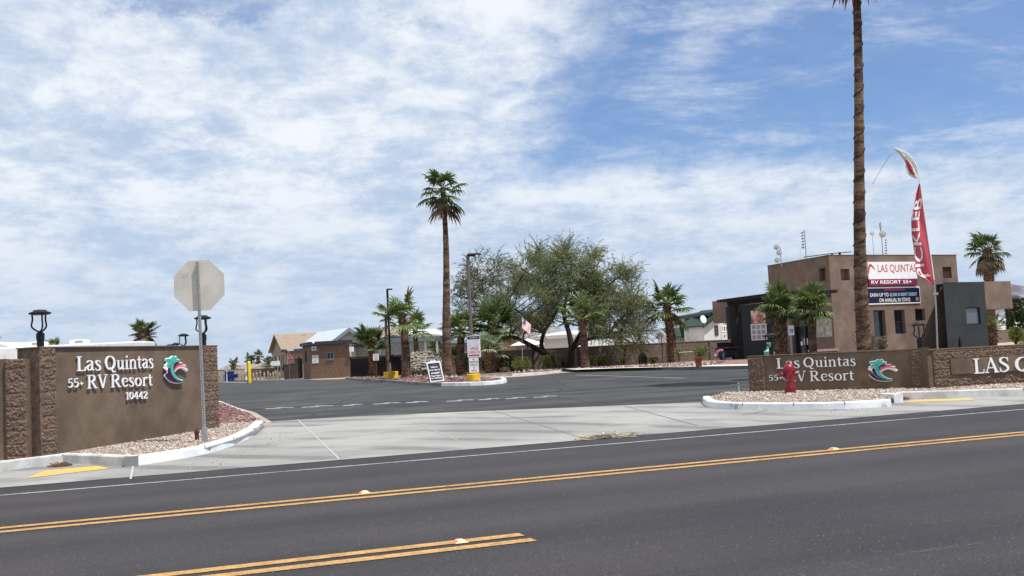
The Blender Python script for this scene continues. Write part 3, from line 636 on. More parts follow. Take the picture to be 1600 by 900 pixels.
def logo(parent, frame, s0, s1, z0, z1, stand=.03, simple=False):
    W, H = s1 - s0, z1 - z0
    def mk(pts, kind='c'): return catm([((x - 250) / 660, (545 - y) / 545, w / 600) for x, y, w in pts]) if kind == 'c' else [((x - 250) / 660, (545 - y) / 545, w / 600) for x, y, w in pts]
    trunk = mk([(470, 130, 80), (452, 230, 66), (480, 340, 70), (560, 430, 50), (660, 480, 22), (760, 500, 8)])
    leaves = [mk(p) for p in ([(455, 120, 60), (400, 70, 60), (300, 62, 12)], [(455, 130, 60), (380, 140, 60), (325, 195, 12)], [(455, 120, 70), (480, 50, 80), (520, 0, 14)], [(470, 110, 60), (530, 50, 60), (600, 8, 10)], [(470, 120, 60), (570, 90, 55), (675, 85, 10)])]
    tips = [mk(p) for p in ([(330, 180, 60), (290, 205, 30), (270, 200, 14)], [(335, 210, 60), (300, 260, 24)])]
    pur1 = mk([(318, 335, 66), (370, 410, 66), (460, 475, 50), (600, 512, 30), (760, 508, 12)])
    pur2 = mk([(382, 225, 54), (395, 310, 56), (460, 400, 46), (540, 460, 28), (640, 490, 10)])
    arc1 = mk([(492, 290, 8), (520, 190, 30), (580, 140, 44), (640, 128, 26)]); arc2 = mk([(520, 265, 8), (580, 195, 28), (660, 160, 36), (760, 152, 26)])
    arc3 = mk([(530, 272, 8), (600, 220, 24), (700, 190, 26), (845, 205, 26)]); arc4 = mk([(530, 300, 8), (610, 235, 22), (720, 222, 28), (800, 250, 34), (880, 295, 26)])
    def put(nm, lst, m, grow, t0, t1):
        mb = MB()
        for j, P in enumerate(lst):
            P2 = [(x, y, w + grow) for x, y, w in P]
            i = len(mb.v); f = lambda u, v, t: Vector((u, v, t)); stroke_mesh(mb, P2, f, 0, 1)
            for q in range(i, len(mb.v)):
                u, v, t = mb.v[q]; mb.v[q] = frame(s0 + u * W, z0 + v * H, t0 + (t1 - t0 + j * .0012) * t)
        mb.build(nm, m, parent)
    put('emblem_backing', [trunk, pur1, pur2, arc1, arc2, arc3, arc4] + leaves + tips, M_LETTER, .075, stand, stand + .012)
    put('emblem_palm', [trunk] + leaves, M_TEAL, .0, stand + .013, stand + .036)
    put('emblem_wave', [pur1, pur2, arc1], M_PURP, .0, stand + .013, stand + .034)
    put('emblem_crest', [arc2], M_CRIM, .0, stand + .013, stand + .034)
    put('emblem_crest', [arc3], M_PINK, .0, stand + .013, stand + .034)
    put('emblem_crest', [arc4], M_PALE, .0, stand + .013, stand + .034)
_txt = {}
def text_geo(s, bold=0.0):
    """flat outline mesh of builtin lettering, normalised to width 1 and cap height 1"""
    key = (s, bold)
    if key in _txt: return _txt[key]
    c = bpy.data.curves.new('t', 'FONT'); c.body = s; c.resolution_u = 4; c.offset = bold; c.fill_mode = 'FRONT'
    o = bpy.data.objects.new('t', c); scene.collection.objects.link(o)
    bpy.context.view_layer.update(); me = bpy.data.meshes.new_from_object(o.evaluated_get(bpy.context.evaluated_depsgraph_get()))
    vs = [v.co.copy() for v in me.vertices]; fs = [tuple(p.vertices) for p in me.polygons]
    scene.collection.objects.unlink(o); bpy.data.objects.remove(o); bpy.data.curves.remove(c); bpy.data.meshes.remove(me)
    x0 = min(v.x for v in vs); x1 = max(v.x for v in vs); y0 = min(v.y for v in vs); y1 = max(v.y for v in vs)
    vs = [((v.x - x0) / (x1 - x0), (v.y - y0) / (y1 - y0)) for v in vs]; _txt[key] = (vs, fs); return _txt[key]
def sans(mb, s, frame, s0, s1, z0, z1, t, bold=0.0):
    vs, fs = text_geo(s, bold); i = len(mb.v)
    for u, v in vs: mb.v.append(frame(s0 + u * (s1 - s0), z0 + v * (z1 - z0), t))
    mb.f += [tuple(i + k for k in f) for f in fs]; return mb

# ------------------------------------------------------------ left sign wall
frL = wframe(WA, wl)
zt = 0
_, ztl = onplane(87, 543.5, WA, wl); lenL = (WB - WA).to_2d().length; lenC = (WC - WA).to_2d().length
lenC = onplane(339.5, 600, WA, wl)[0]; sP = onplane(318, 600, WA, wl)[0]; s0P = onplane(60.5, 600, WA, wl)[0]; sA = onplane(86, 600, WA, wl)[0]
t = thing('entrance_sign_wall', (WA.x, WA.y, gz(WA.x, WA.y)), 'tall brown stucco sign wall at the left, reading Las Quintas 55+ RV Resort 10442', 'sign wall')
MB().slab(WA, wl, sA + .002, sP - .002, 0, ztl, -.28, 0).build('stucco_panel', M_STUCCO, t)
MB().slab(WA, wl, s0P, sA, 0, ztl + .0, -.42, .02).rough(WA, wl, s0P + .01, sA, 0, ztl, .021, .026, .028, .2, 3).build('block_pillar', M_SPLITG, t)
MB().slab(WA, wl, sP, lenC, 0, ztl + .0, -.42, .02).rough(WA, wl, sP, lenC, 0, ztl, .021, .026, .028, .2, 4).build('block_pillar', M_SPLITG, t)
MB().slab(WA, wl, s0P - .02, lenC + .02, ztl + .001, ztl + .02, -.43, .035).build('coping', M_STUCCO, t)
def wordpx(t, text, O, dr, fr, xl, yl, xr, yr, ytop, m=M_LETTER, **k):
    a = onplane(xl, yl, O, dr); b = onplane(xr, yr, O, dr); c = onplane(xl, ytop, O, dr)
    serif_word(t, text, fr, a[0], a[1], b[0], b[1], c[1] - a[1], m, **k)
wordpx(t, 'Las', WA, wl, frL, 117.5, 580, 157.5, 578.6, 557)
wordpx(t, 'Quintas', WA, wl, frL, 162, 578.5, 239, 575, 556)
wordpx(t, 'RV', WA, wl, frL, 134, 607.5, 166.5, 606, 586)
wordpx(t, 'Resort', WA, wl, frL, 171, 605.5, 237, 602.5, 585)
wordpx(t, '55+', WA, wl, frL, 103.5, 606, 129, 604.5, 592)
wordpx(t, '10442', WA, wl, frL, 194.5, 624.5, 229, 622.8, 613)
la = onplane(253, 601, WA, wl); lb = onplane(290, 556.5, WA, wl)
logo(t, frL, la[0], lb[0], la[1] + .0, lb[1])
# low block wall running off to the left
t = thing('low_block_wall', tuple(at(5, 715, 16.9)), 'low rough block wall at the left edge, lower than the sign wall beside it', 'wall')
A0 = at(43.5, 716, 16.75); lw = Vector((-math.cos(R(12)), -math.sin(R(12)), 0)); ztop = at(43.5, 560, 16.75).z
sJ = onplane(5.5, 640, A0, lw)[0]
def slabL(s0, s1, tt=0.0, top=0.0): return MB().slab(A0, -lw, -s1, -s0, 0, ztop + top, -.3, tt)
slabL(0, sJ - .03).rough(A0, -lw, -sJ + .03, 0, 0, ztop, .001, .026, .028, .2, 5).build('block_panel', M_SPLITG, t); slabL(sJ - .03, sJ + .35, -.05, .01).build('smooth_pillar', M_STUCCO, t); slabL(sJ + .35, 6).build('block_panel', M_SPLITG, t)

# ------------------------------------------------------------ right sign walls
VA = g(1170, 611.5, .12); VB = g(1453, 605.5, .12); vr = (VB - VA); vr.z = 0; vr.normalize(); frR = wframe(VA, vr)
zr = onplane(1200, 557, VA, vr)[1]
def sx(x, y=590): return onplane(x, y, VA, vr)[0]
t = thing('entrance_sign_wall', (VA.x, VA.y, gz(VA.x, VA.y)), 'low brown stucco sign wall behind the red hydrant, reading Las Quintas 55+ RV Resort', 'sign wall')
MB().slab(VA, vr, sx(1195) + .002, sx(1425) - .002, 0, zr, -.3, 0).build('stucco_panel', M_STUCCO, t)
MB().slab(VA, vr, sx(1170), sx(1195), 0, zr, -.42, .02).rough(VA, vr, sx(1170), sx(1195), 0, zr, .021, .026, .028, .2, 6).build('block_pillar', M_SPLITG, t)
MB().slab(VA, vr, sx(1425), sx(1453), 0, zr + .01, -.42, .02).rough(VA, vr, sx(1425), sx(1453), 0, zr, .021, .026, .028, .2, 7).build('block_pillar', M_SPLITG, t)
MB().slab(VA, vr, sx(1170) - .02, sx(1453) + .02, zr + .011, zr + .03, -.43, .035).build('coping', M_STUCCO, t)
wordpx(t, 'Las', VA, vr, frR, 1214, 576, 1252, 574.5, 560)
wordpx(t, 'Quintas', VA, vr, frR, 1256, 574.3, 1339, 571.5, 558.5)
wordpx(t, '55+', VA, vr, frR, 1201.5, 595, 1224, 594, 586)
wordpx(t, 'RV', VA, vr, frR, 1229, 596, 1261, 595.5, 580)
wordpx(t, 'Resort', VA, vr, frR, 1266, 595.5, 1336, 594, 579.5)
la = onplane(1357, 597, VA, vr); lb = onplane(1403, 560.5, VA, vr)
logo(t, frR, la[0], lb[0], la[1], lb[1])
XA = g(1461.5, 606, .12); XB = g(1600, 597.5, .12); xr = (XB - XA); xr.z = 0; xr.normalize(); frX = wframe(XA, xr)
zx = onplane(1480, 546, XA, xr)[1]
t = thing('entrance_sign_wall', (XA.x, XA.y, gz(XA.x, XA.y)), 'rough block wall at the right edge with a smooth band lettered LAS QUINTAS', 'sign wall')
XL = (sx(1600) * 0 + 6.0)
b0 = onplane(1483, 562, XA, xr); b1 = onplane(1600, 583, XA, xr); zb0 = onplane(1490, 585, XA, xr)[1]; zb1 = onplane(1490, 560.5, XA, xr)[1]
MB().slab(XA, xr, 0, XL, 0, zx, -.35, 0).rough(XA, xr, 0, XL, 0, zx, .001, .03, .032, .2, 8).build('block_wall', M_SPLITG, t)
MB().slab(XA, xr, b0[0], XL - .5, zb0, zb1, -.1, .045).build('smooth_band', M_STUCCO, t)
MB().slab(XA, xr, -.13, -.002, 0, zx, -.35, -.02).build('end_pillar', M_STUCCO, t)
MB().slab(XA, xr, -.13, XL + .03, zx + .001, zx + .025, -.37, .02).build('coping', M_STUCCO, t)
wordpx(t, 'LAS', XA, xr, wframe(XA, xr, .03), 1519.5, 584, 1576, 580.5, 560.5)
a = onplane(1584, 581.5, XA, xr); h = onplane(1584, 558, XA, xr)[1] - a[1]
serif_word(t, 'QUINTAS', wframe(XA, xr, .03), a[0], a[1], a[0] + .36 * 8.2, a[1] + .02, h, M_LETTER)
# ------------------------------------------------------------ foliage
M_PALM = mat('palm_leaf', (.06, .10, .022), .5, 0, 2.5, col2=(.19, .24, .075), transl=.25, spec=.4)
M_PALMD = mat('dark_palm_leaf', (.038, .07, .018), .5, 0, 2.5, col2=(.11, .15, .045), transl=.25, spec=.4)
M_PALMG = mat('silvery_palm_leaf', (.19, .25, .14), .5, 0, 2.5, col2=(.33, .40, .26), transl=.25, spec=.4)
M_DEAD = mat('dead_palm_frond', (.12, .08, .05), .9, 0, 3, col2=(.30, .22, .15), transl=.15)
M_TRUNK = mat('palm_trunk_bark', (.045, .028, .02), .95, 0, 2.2, .9, 14, col2=(.18, .112, .072), stretch=(1, 1, 3.2), fine=.3, fscale=18)
M_BOOT = mat('palm_boot_stubs', (.09, .045, .025), .9, 0, 9, .5, 20, col2=(.32, .19, .11))
def fan_leaf(mb, base, dr, up, plen, fl, rg, nb=22, spread=125, droop=.35, width=1.0):
    """petiole then a pleated fan of narrow blades"""
    dr = dr.normalized(); side = dr.cross(up).normalized(); up = side.cross(dr).normalized()
    if not math.isfinite(side.x) or side.length < .1: side = Vector((1, 0, 0)); up = side.cross(dr).normalized()
    sag = Vector((0, 0, -1)); p = Vector(base); pts = [p.copy()]; d = dr.copy()
    for k in range(3):
        d = (d + sag * .06).normalized(); p = p + d * plen / 3; pts.append(p.copy())
    mb.tube(pts, [.022 * width, .016 * width, .013 * width, .01 * width], 3, cap=False)
    side = d.cross(up).normalized(); u = side.cross(d).normalized(); hub = p
    for b in range(nb):
        a = R((b / (nb - 1) - .5) * 2 * spread) + rg.uniform(-.05, .05)
        L = fl * (1 - .32 * (abs(a) / R(spread)) ** 2) * rg.uniform(.86, 1.06)
        bd = (d * math.cos(a) + side * math.sin(a) + u * (.22 - .3 * (1 - math.cos(a)))).normalized()
        wv = bd.cross(u).normalized(); w = L * R(2 * spread) / nb * .34; q = hub.copy(); cd_ = bd.copy()
        prev = None; i = len(mb.v); segs = ((.0, .15), (.42, 1.0), (.72, .62), (1.0, .06))
        lp = 0; dd = droop * rg.uniform(.6, 1.5)
        for si, (f, ww) in enumerate(segs):
            st = (f - lp) * L; lp = f
            if si: q = q + cd_ * st; cd_ = (cd_ + sag * dd * (.25 if si == 1 else .75)).normalized()
            tw = wv * math.cos(.5) + u * math.sin(.5) * (1 if b % 2 else -1)
            mb.v.append(q - tw * w * ww); mb.v.append(q + tw * w * ww)
        for si in range(3): mb.f.append((i + 2 * si, i + 2 * si + 1, i + 2 * si + 3, i + 2 * si + 2))
def make_palm(label, base, H, rc, seed, group='fan palms', nl=30, rb=.3, rt=.17, lean=(0, 0), skirt=0, boots=0.0, leafm=None, fl=.56, cat='palm', low=-.35, droop=.35, nb=20, flare=1.0, dense=1.0, hi=1.15, name='fan_palm'):
    """trunk to height H, crown of fans reaching rc from its head"""
    rg = random.Random(seed); t = thing(name, base, label, cat, group, 0)
    b = Vector(base); n = 26; pts = []; rr = []
    amp = .012 * H
    for k in range(n + 1):
        f = k / n; z = f * H
        r = rb + (rt - rb) * min(1, f * 1.25) ** .7
        if f < .07: r *= 1 + flare * .22 * (1 - f / .07)
        r *= 1 + .035 * (k % 2)
        pts.append(Vector((b.x + lean[0] * f * f + amp * math.sin(f * 4 + seed), b.y + lean[1] * f + amp * .6 * math.sin(f * 5 + seed * 2), b.z - .1 + z))); rr.append(r * (1 + rg.uniform(-.02, .02)))
    MB().tube(pts, rr, 12).build('trunk', M_TRUNK, t, smooth=True)
    top = pts[-1]
    if boots > 0:
        bm_ = MB(); z0 = H * (1 - boots); z = z0; k = 0
        while z < H:
            f = z / H; c = pts[min(n, int(f * n))]; r = rr[min(n, int(f * n))]
            for q in range(7):
                a = 2 * math.pi * (q + .5 * (k % 2)) / 7 + rg.uniform(-.2, .2); o = Vector((math.cos(a), math.sin(a), 0)); s = Vector((-o.y, o.x, 0))
                p = Vector((c.x, c.y, b.z + z)) + o * r * .9; e = p + o * rg.uniform(.05, .12) * (rb / .2) + Vector((0, 0, rg.uniform(.12, .22)))
                w = .055 * rb / .2; i = len(bm_.v)
                bm_.v += [p - s * w, p + s * w, e + s * w * .5, e - s * w * .5, p + o * .02 + Vector((0, 0, -.05))]
                bm_.f += [(i, i + 1, i + 2, i + 3), (i, i + 3, i + 4), (i + 1, i + 4, i + 2)]
            z += .13; k += 1
        bm_.build('trunk_boots', M_BOOT, t)
    cr = MB(); pl = rc * (1 - fl) ; fll = rc * fl
    for k in range(nl):
        f = (k + .5) / nl; el_ = low + (hi - low) * f ** .9; el_ += rg.uniform(-.28, .28); az = k * 2.39996 + rg.uniform(-.5, .5)
        d = Vector((math.cos(az) * math.cos(el_), math.sin(az) * math.cos(el_), math.sin(el_)))
        st = top + Vector((0, 0, -.25 + .4 * f)) + Vector((d.x, d.y, 0)) * rt * .5
        s = rg.uniform(.68, 1.14) * (1 - .08 * f)
        if rg.random() < .12: continue
        fan_leaf(cr, st, d, Vector((0, 0, 1)), pl * s, fll * s, rg, nb=nb, droop=droop * (1.6 if el_ < .2 else 1.1) * rg.uniform(.7, 1.5), width=1 + rc * .4)
    cr.build('crown', leafm or M_PALM, t)
    if skirt:
        sk = MB()
        for k in range(skirt):
            az = k * 2.39996 + rg.uniform(-.3, .3); el_ = rg.uniform(-1.45, -.75)
            d = Vector((math.cos(az) * math.cos(el_), math.sin(az) * math.cos(el_), math.sin(el_)))
            fan_leaf(sk, top + Vector((d.x * rt, d.y * rt, -.1 - rg.random() * .5)), d, Vector((d.x, d.y, .3)), pl * .9, fll * rg.uniform(.7, 1.2), rg, nb=12, spread=60, droop=.9)
        sk.build('dead_fronds', M_DEAD, t)
    return t, pts
def hpx(x, y0, y1, Y): return at(x, y1, Y).z - at(x, y0, Y).z
def palm_px(label, xb, yb, xt, yt, rpx, seed, Y=None, dz=.08, **k):
    """foot at (xb,yb), head of the trunk at (xt,yt)"""
    b = g(xb, yb, dz) if Y is None else at(xb, yb, Y)
    if Y is not None: b.z = gz(b.x, b.y)
    h = at(xt, yt, b.y); return make_palm(label, b, h.z - b.z, rpx * b.y / F_PX * 1.08, seed, lean=(h.x - b.x, 0), **k)
palm_px('very tall thin palm standing alone on the traffic island behind the A-frame board', 703, 591, 689, 290, 45, 11, rb=.26, rt=.12, nl=25, skirt=9, leafm=M_PALMD, low=-.8, hi=1.0, droop=.75)
palm_px('leaning-leaf palm on the island between the black lamp pole and the A-frame board', 635, 591, 628, 492, 48, 12, rb=.26, rt=.2, nl=15, boots=.3, droop=.6, low=-.3)
palm_px('bushy palm at the dark railing left of the black lamp pole', 582, 588, 580, 532, 33, 13, rb=.24, rt=.2, nl=30, boots=.9, leafm=M_PALMD)
palm_px('small-crowned palm whose fronds hang round the black lamp pole top', 606, 590, 604, 488, 26, 14, Y=64, rb=.1, rt=.08, nl=9, droop=.8, low=-.6)
palm_px('palm behind the blue carport, its crown just over the roof', 654, 585, 648, 510, 32, 15, Y=70, rb=.22, rt=.16, nl=20, droop=.6)
palm_px('low palm behind the taupe light pole, farther back on its left', 722, 585, 719, 512, 34, 16, Y=60, rb=.24, rt=.2, nl=26)
palm_px('dense palm with a shaggy trunk right of the office check-in sign', 777, 583.5, 770, 505, 48, 17, rb=.24, rt=.21, nl=30, boots=.95, leafm=M_PALMD, low=-.5)
palm_px('short silvery palm between the office check-in sign and the shaggy palm', 764, 585, 762, 540, 30, 18, Y=55, rb=.2, rt=.17, nl=28, boots=.8, leafm=M_PALMG, droop=.7)
palm_px('palm with a smooth pale trunk in front of the big mesquite', 914, 575.5, 909, 490, 38, 19, Y=56.5, rb=.27, rt=.18, nl=20, boots=.3, droop=.6, flare=2.5)
palm_px('palm with a stubbly trunk standing alone left of the green-roofed house', 1051, 568, 1042, 474, 44, 20, rb=.27, rt=.2, nl=27, boots=.66, low=-.6, droop=.6)
palm_px('palm with a thick shaggy trunk before the office door, the left of the two', 1224, 590, 1218, 472, 37, 21, Y=34, rb=.2, rt=.19, nl=32, boots=.92, droop=.75, nb=36, low=-.25, hi=1.4, fl=.74)
palm_px('palm with a smooth trunk before the office door, the right of the two', 1275, 590, 1267, 470, 37, 22, Y=33, rb=.13, rt=.12, nl=30, boots=.22, droop=.75, nb=36, low=-.35, hi=1.4, fl=.74)
tp, pts = palm_px('towering cord-wrapped palm behind the right sign wall, its crown cut off by the photo', 1363, 588, 1327, -100, 84, 23, Y=30, rb=.235, rt=.112, nl=46, skirt=26, low=-.6, leafm=M_PALMD)
rgc = random.Random(5); cord = []
for k in range(260):
    f = k / 259; i = min(len(pts) - 2, int(f * (len(pts) - 1))); q = f * (len(pts) - 1) - i; c = pts[i].lerp(pts[i + 1], q)
    r = .235 + (.112 - .235) * min(1, f * 1.25) ** .7 + .016; a = f * 2 * math.pi * 21
    cord.append(c + Vector((math.cos(a) * r, math.sin(a) * r, .06 * math.sin(a))))
MB().tube(cord, .012, 4).build('light_cord', mat('dark_cord', (.03, .018, .012), .8), tp)
palm_px('tall ragged palm behind the slate wing of the office', 1552, 560, 1542, 388, 34, 24, Y=88, rb=.4, rt=.36, nl=30, skirt=60, boots=.9, leafm=M_PALMD, low=-1.1, droop=.9)
palm_px('short palm under the office overhang at the right', 1552, 545, 1550, 506, 20, 25, Y=72, rb=.3, rt=.25, nl=16, boots=.9, skirt=8)
palm_px('round palm with a brown skirt rising behind the left sign wall', 229, 590, 225, 514, 24, 26, Y=62, rb=.4, rt=.34, nl=26, skirt=70, boots=.5, leafm=M_PALMD, low=-.3)
palm_px('palm top peeping over the left sign wall beside the lantern', 84, 600, 83, 541, 18, 27, Y=62, rb=.2, rt=.16, nl=18)
palm_px('palm frond tips just inside the left edge of the photo', -12, 600, -14, 530, 17, 28, Y=70, rb=.2, rt=.16, nl=18, skirt=6)
for i, (x, yb, yt, r, Y, lb) in enumerate(((365, 590, 566, 11, 112, 'dark far palm nearest the blue bin'), (391, 590, 562, 10, 150, 'small far palm right behind the yellow-sleeved pole'), (403, 590, 555, 11, 150, 'taller far palm right of the yellow-sleeved pole'), (419, 590, 564, 12, 140, 'far palm with brown skirt left of the tan-roofed house, before the white box'), (433, 590, 556, 14, 130, 'far palm nearest the tan-roofed house, with a brown skirt'))):
    palm_px(lb, x, yb, x, yt, r, 40 + i, Y=Y, rb=.3, rt=.25, nl=20, skirt=10 if i > 2 else 4, leafm=M_PALMD, group='far palms on the left', nb=10)
palm_px('dark low cluster palm by the block wall, behind the tall island palm', 716, 585, 713, 556, 22, 50, Y=62, rb=.14, rt=.12, nl=20, leafm=M_PALMD)
palm_px('yellowing low palm beneath the blue carport roof', 678, 580, 680, 543, 20, 51, Y=80, rb=.14, rt=.12, nl=18)

M_MESQ = mat('mesquite_leaf', (.14, .165, .07), .7, 0, .9, col2=(.31, .34, .17), transl=.25)
M_MBARK = mat('mesquite_bark', (.035, .026, .02), .95, .3, 6, .8, 12)
def feather_tree(label, limbs, clumps, base, seed, trunks, dens=1.0, leafm=None, leaf=.15, cat='tree', group=None, name='mesquite_tree', tw=34):
    """limbs: polylines with radii; clumps: centre, radius. Fine hanging sprays round each clump"""
    rg = random.Random(seed); t = thing(name, base, label, cat, group)
    wood = MB(); nodes = []
    for pts, r0, r1 in limbs:
        P = smooth3(pts, 5); n = len(P); wood.tube(P, [r0 + (r1 - r0) * (k / (n - 1)) ** .8 for k in range(n)], 9)
        nodes += [(p, r0 + (r1 - r0) * k / (n - 1)) for k, p in enumerate(P) if k > n * .35]
    cr = MB(); tws = MB()
    for (c, cr_) in clumps:
        # a branch from the nearest wood, rising outward
        near = min(nodes, key=lambda q: (q[0] - c).length + (0 if q[0].z < c.z else 1.5))
        m = near[0].lerp(c, .5) + Vector((rg.uniform(-.3, .3), rg.uniform(-.3, .3), rg.uniform(-.1, .25)))
        P = smooth3([near[0], m, c], 4); r = min(near[1] * .7, .06); wood.tube(P, [r + (.012 - r) * k / (len(P) - 1) for k in range(len(P))], 5, cap=False)
        ax = (c - near[0]).normalized()
        for k in range(int(tw * dens)):
            o = Vector((rg.gauss(0, 1), rg.gauss(0, 1), rg.gauss(0, .8))).normalized()
            o = (o + ax * .8 + Vector((0, 0, .45))).normalized(); L = cr_ * rg.uniform(.5, 1.25)
            q = c + Vector((rg.gauss(0, .2), rg.gauss(0, .2), rg.gauss(0, .2))) * cr_; p = q.copy(); d = o.copy(); ns = int(max(5, L / .075))
            tp_ = [p.copy()]
            for s in range(ns):
                d = (d + Vector((rg.uniform(-.22, .22), rg.uniform(-.22, .22), -.10 * s / ns))).normalized(); p = p + d * L / ns; tp_.append(p.copy())
                for e in (-1, 1):
                    if rg.random() < .2: continue
                    sd_ = Vector((rg.gauss(0, 1), rg.gauss(0, 1), rg.gauss(0, .6))).normalized(); lv = (sd_ * .8 + d * .8 + Vector((0, 0, -.25))).normalized(); wv = lv.cross(Vector((rg.random(), rg.random(), rg.random()))).normalized()
                    l = leaf * rg.uniform(.6, 1.2); w = l * .17; i = len(cr.v); cr.v += [p - wv * w, p + wv * w, p + lv * l]; cr.f.append((i, i + 1, i + 2))
            if k % 3 == 0: wood.tube([tp_[0], tp_[len(tp_) // 2], tp_[-1]], [.012, .008, .004], 3, cap=False)
    wood.build('trunk', M_MBARK, t, smooth=True); cr.build('crown', leafm or M_MESQ, t); return t
def smooth3(pts, k):
    pts = [Vector(p) for p in pts]; out = []
    for i in range(len(pts) - 1):
        p0 = pts[max(i - 1, 0)]; p1 = pts[i]; p2 = pts[i + 1]; p3 = pts[min(i + 2, len(pts) - 1)]
        for q in range(k):
            t = q / k; out.append(.5 * ((2 * p1) + (p2 - p0) * t + (2 * p0 - 5 * p1 + 4 * p2 - p3) * t * t + (3 * p1 - p0 - 3 * p2 + p3) * t ** 3))
    out.append(pts[-1]); return out
YT = 60.5
def A(x, y, dy=0): return at(x, y, YT + dy)
lim = [([A(872, 577), A(858, 558), A(838, 545, -.4), A(815, 532, -.8), A(796, 524, -1)], .24, .09),
       ([A(856, 556), A(846, 541, .3), A(850, 520, .5), A(862, 500, .2), A(872, 478, 0), A(868, 450, .4)], .16, .05),
       ([A(888, 578), A(892, 560), A(893, 543, .2), A(889, 520, .6), A(882, 496, .8), A(884, 470, 1), A(890, 430, 1)], .27, .06),
       ([A(893, 545), A(903, 528, -.5), A(912, 510, -1), A(930, 480, -1.4), A(945, 455, -1.5)], .15, .05),
       ([A(893, 545), A(915, 531, .4), A(945, 524, .2), A(970, 500, -.2), A(985, 480, -.4)], .13, .04),
       ([A(887, 510), A(870, 470, 1.5), A(840, 440, 2), A(815, 420, 2.2)], .1, .04),
       ([A(889, 480), A(905, 440, 0), A(925, 410, 0)], .08, .03), ([A(850, 520), A(828, 500, -1), A(800, 480, -1.5), A(775, 465, -1.5)], .08, .03)]
rgm = random.Random(31); cl = []
outline = [(800, 440), (806, 415), (820, 398), (845, 392), (862, 390), (880, 384), (900, 385), (925, 388), (933, 400), (935, 420), (955, 420), (975, 425), (990, 440), (1000, 460), (1010, 480), (1015, 505), (1010, 530), (1000, 548), (975, 550), (955, 540), (940, 530), (925, 535), (905, 500), (880, 490), (860, 505), (835, 520), (812, 512), (795, 512), (782, 500), (780, 470)]
while len(cl) < 150:
    p = (rgm.uniform(760, 1018), rgm.uniform(380, 552))
    if not in_poly(p, outline): continue
    if any(abs(p[0] - gx) < gw and p[1] < gy for gx, gw, gy in ((866, 5, 432), (947, 7, 440), (812, 5, 430), (905, 4, 410))): continue
    if (p[0] - 868) ** 2 / 900 + (p[1] - 525) ** 2 / 500 < 1 and rgm.random() < .8: continue
    dx = (p[0] - 888) / 125; dy = (p[1] - 470) / 90; half = 3.8 * math.sqrt(max(.05, 1 - min(1, dx * dx * .8 + dy * dy * .6)))
    cl.append((A(p[0], p[1], rgm.uniform(-half, half)), rgm.uniform(.75, 1.15)))
bt = g(880, 577, .08)
feather_tree('big spreading mesquite with two dark trunks in front of the garden wall', lim, cl, bt, 32, 2, dens=1.0, tw=50, leaf=.115)
YT = 74
cl = []
for (x, y, n, rx, ry) in ((752, 428, 9, 28, 18), (770, 450, 12, 35, 25), (740, 460, 9, 24, 20), (790, 430, 8, 20, 20), (765, 490, 8, 30, 16), (732, 490, 5, 14, 14)):
    for k in range(n): cl.append((A(x + rgm.uniform(-rx, rx), y + rgm.uniform(-ry, ry), rgm.uniform(-2.5, 2.5)), rgm.uniform(.9, 1.3)))
b2 = A(775, 575); b2.z = gz(b2.x, b2.y)
feather_tree('paler feathery tree farther back, behind the light pole', [([b2, A(768, 530), A(760, 480), A(752, 440)], .2, .05), ([A(768, 530), A(785, 490), A(795, 450)], .12, .04), ([A(764, 500), A(745, 475), A(735, 465)], .09, .03)], cl, b2, 33, 1, dens=.6, leafm=mat('pale_mesquite_leaf', (.11, .125, .06), .7, 0, .9, col2=(.19, .205, .11), transl=.25))
# leafy shrubs
def shrub(label, px, py, wpx, hpx_, seed, m, Y=None, cat='shrub', leafl=.07, n=1700, name='shrub', dz=.1, group='shrubs along the garden wall', flat=.8):
    c = g(px, py, dz) if Y is None else at(px, py, Y); r = wpx * 1.12 * c.y / F_PX / 2; h = hpx_ * 1.15 * c.y / F_PX; rg = random.Random(seed)
    t = thing(name, (c.x, c.y, c.z), label, cat, group); st = MB(); lf = MB()
    tips = []
    for k in range(16):
        a = rg.uniform(0, 6.28); e = rg.uniform(.4, 1.5); L = rg.uniform(.6, .95)
        p = c + Vector((math.cos(a) * math.cos(e) * r, math.sin(a) * math.cos(e) * r, math.sin(e) * h)) * L; tips.append(p)
        st.tube([c, c.lerp(p, .5) + Vector((0, 0, h * .08)), p], [.02, .012, .005], 4, cap=False)
    lumps = [(Vector((rg.gauss(0, .5), rg.gauss(0, .5), rg.uniform(.25, .9))), rg.uniform(.3, .55)) for _ in range(11)]
    for k in range(n):
        lc, lr = rg.choice(lumps); o = Vector((rg.gauss(0, 1), rg.gauss(0, 1), rg.gauss(0, 1))).normalized() * lr * rg.uniform(.6, 1.05)
        q = lc + o
        if q.z < .02: continue
        l2 = math.hypot(q.x, q.y)
        if l2 > 1: q.x /= l2; q.y /= l2
        p = c + Vector((q.x * r, q.y * r, min(q.z, 1.05) * h)); d = Vector((q.x + rg.gauss(0, .5), q.y + rg.gauss(0, .5), q.z + rg.gauss(0, .5))).normalized(); w = d.cross(Vector((rg.random() - .5, rg.random() - .5, rg.random()))).normalized() * leafl * .3; L = leafl * rg.uniform(.6, 1.3)
        i = len(lf.v); lf.v += [p - w * .3, p + d * L * .5 - w, p + d * L, p + d * L * .5 + w]; lf.f.append((i, i + 1, i + 2, i + 3))
    st.build('stems', M_MBARK, t); lf.build('foliage', m, t); return t
M_SH = mat('olive_leaf', (.09, .115, .025), .6, 0, 4, col2=(.22, .25, .06), transl=.2); M_SHD = mat('dark_leaf', (.035, .06, .02), .6, 0, 4, col2=(.07, .10, .035), transl=.2)
M_SHB = mat('dry_leaf', (.17, .13, .09), .8, 0, 4, col2=(.27, .21, .15), transl=.1); M_SHY = mat('yellow_leaf', (.24, .25, .03), .6, 0, 4, col2=(.36, .33, .06), transl=.2)
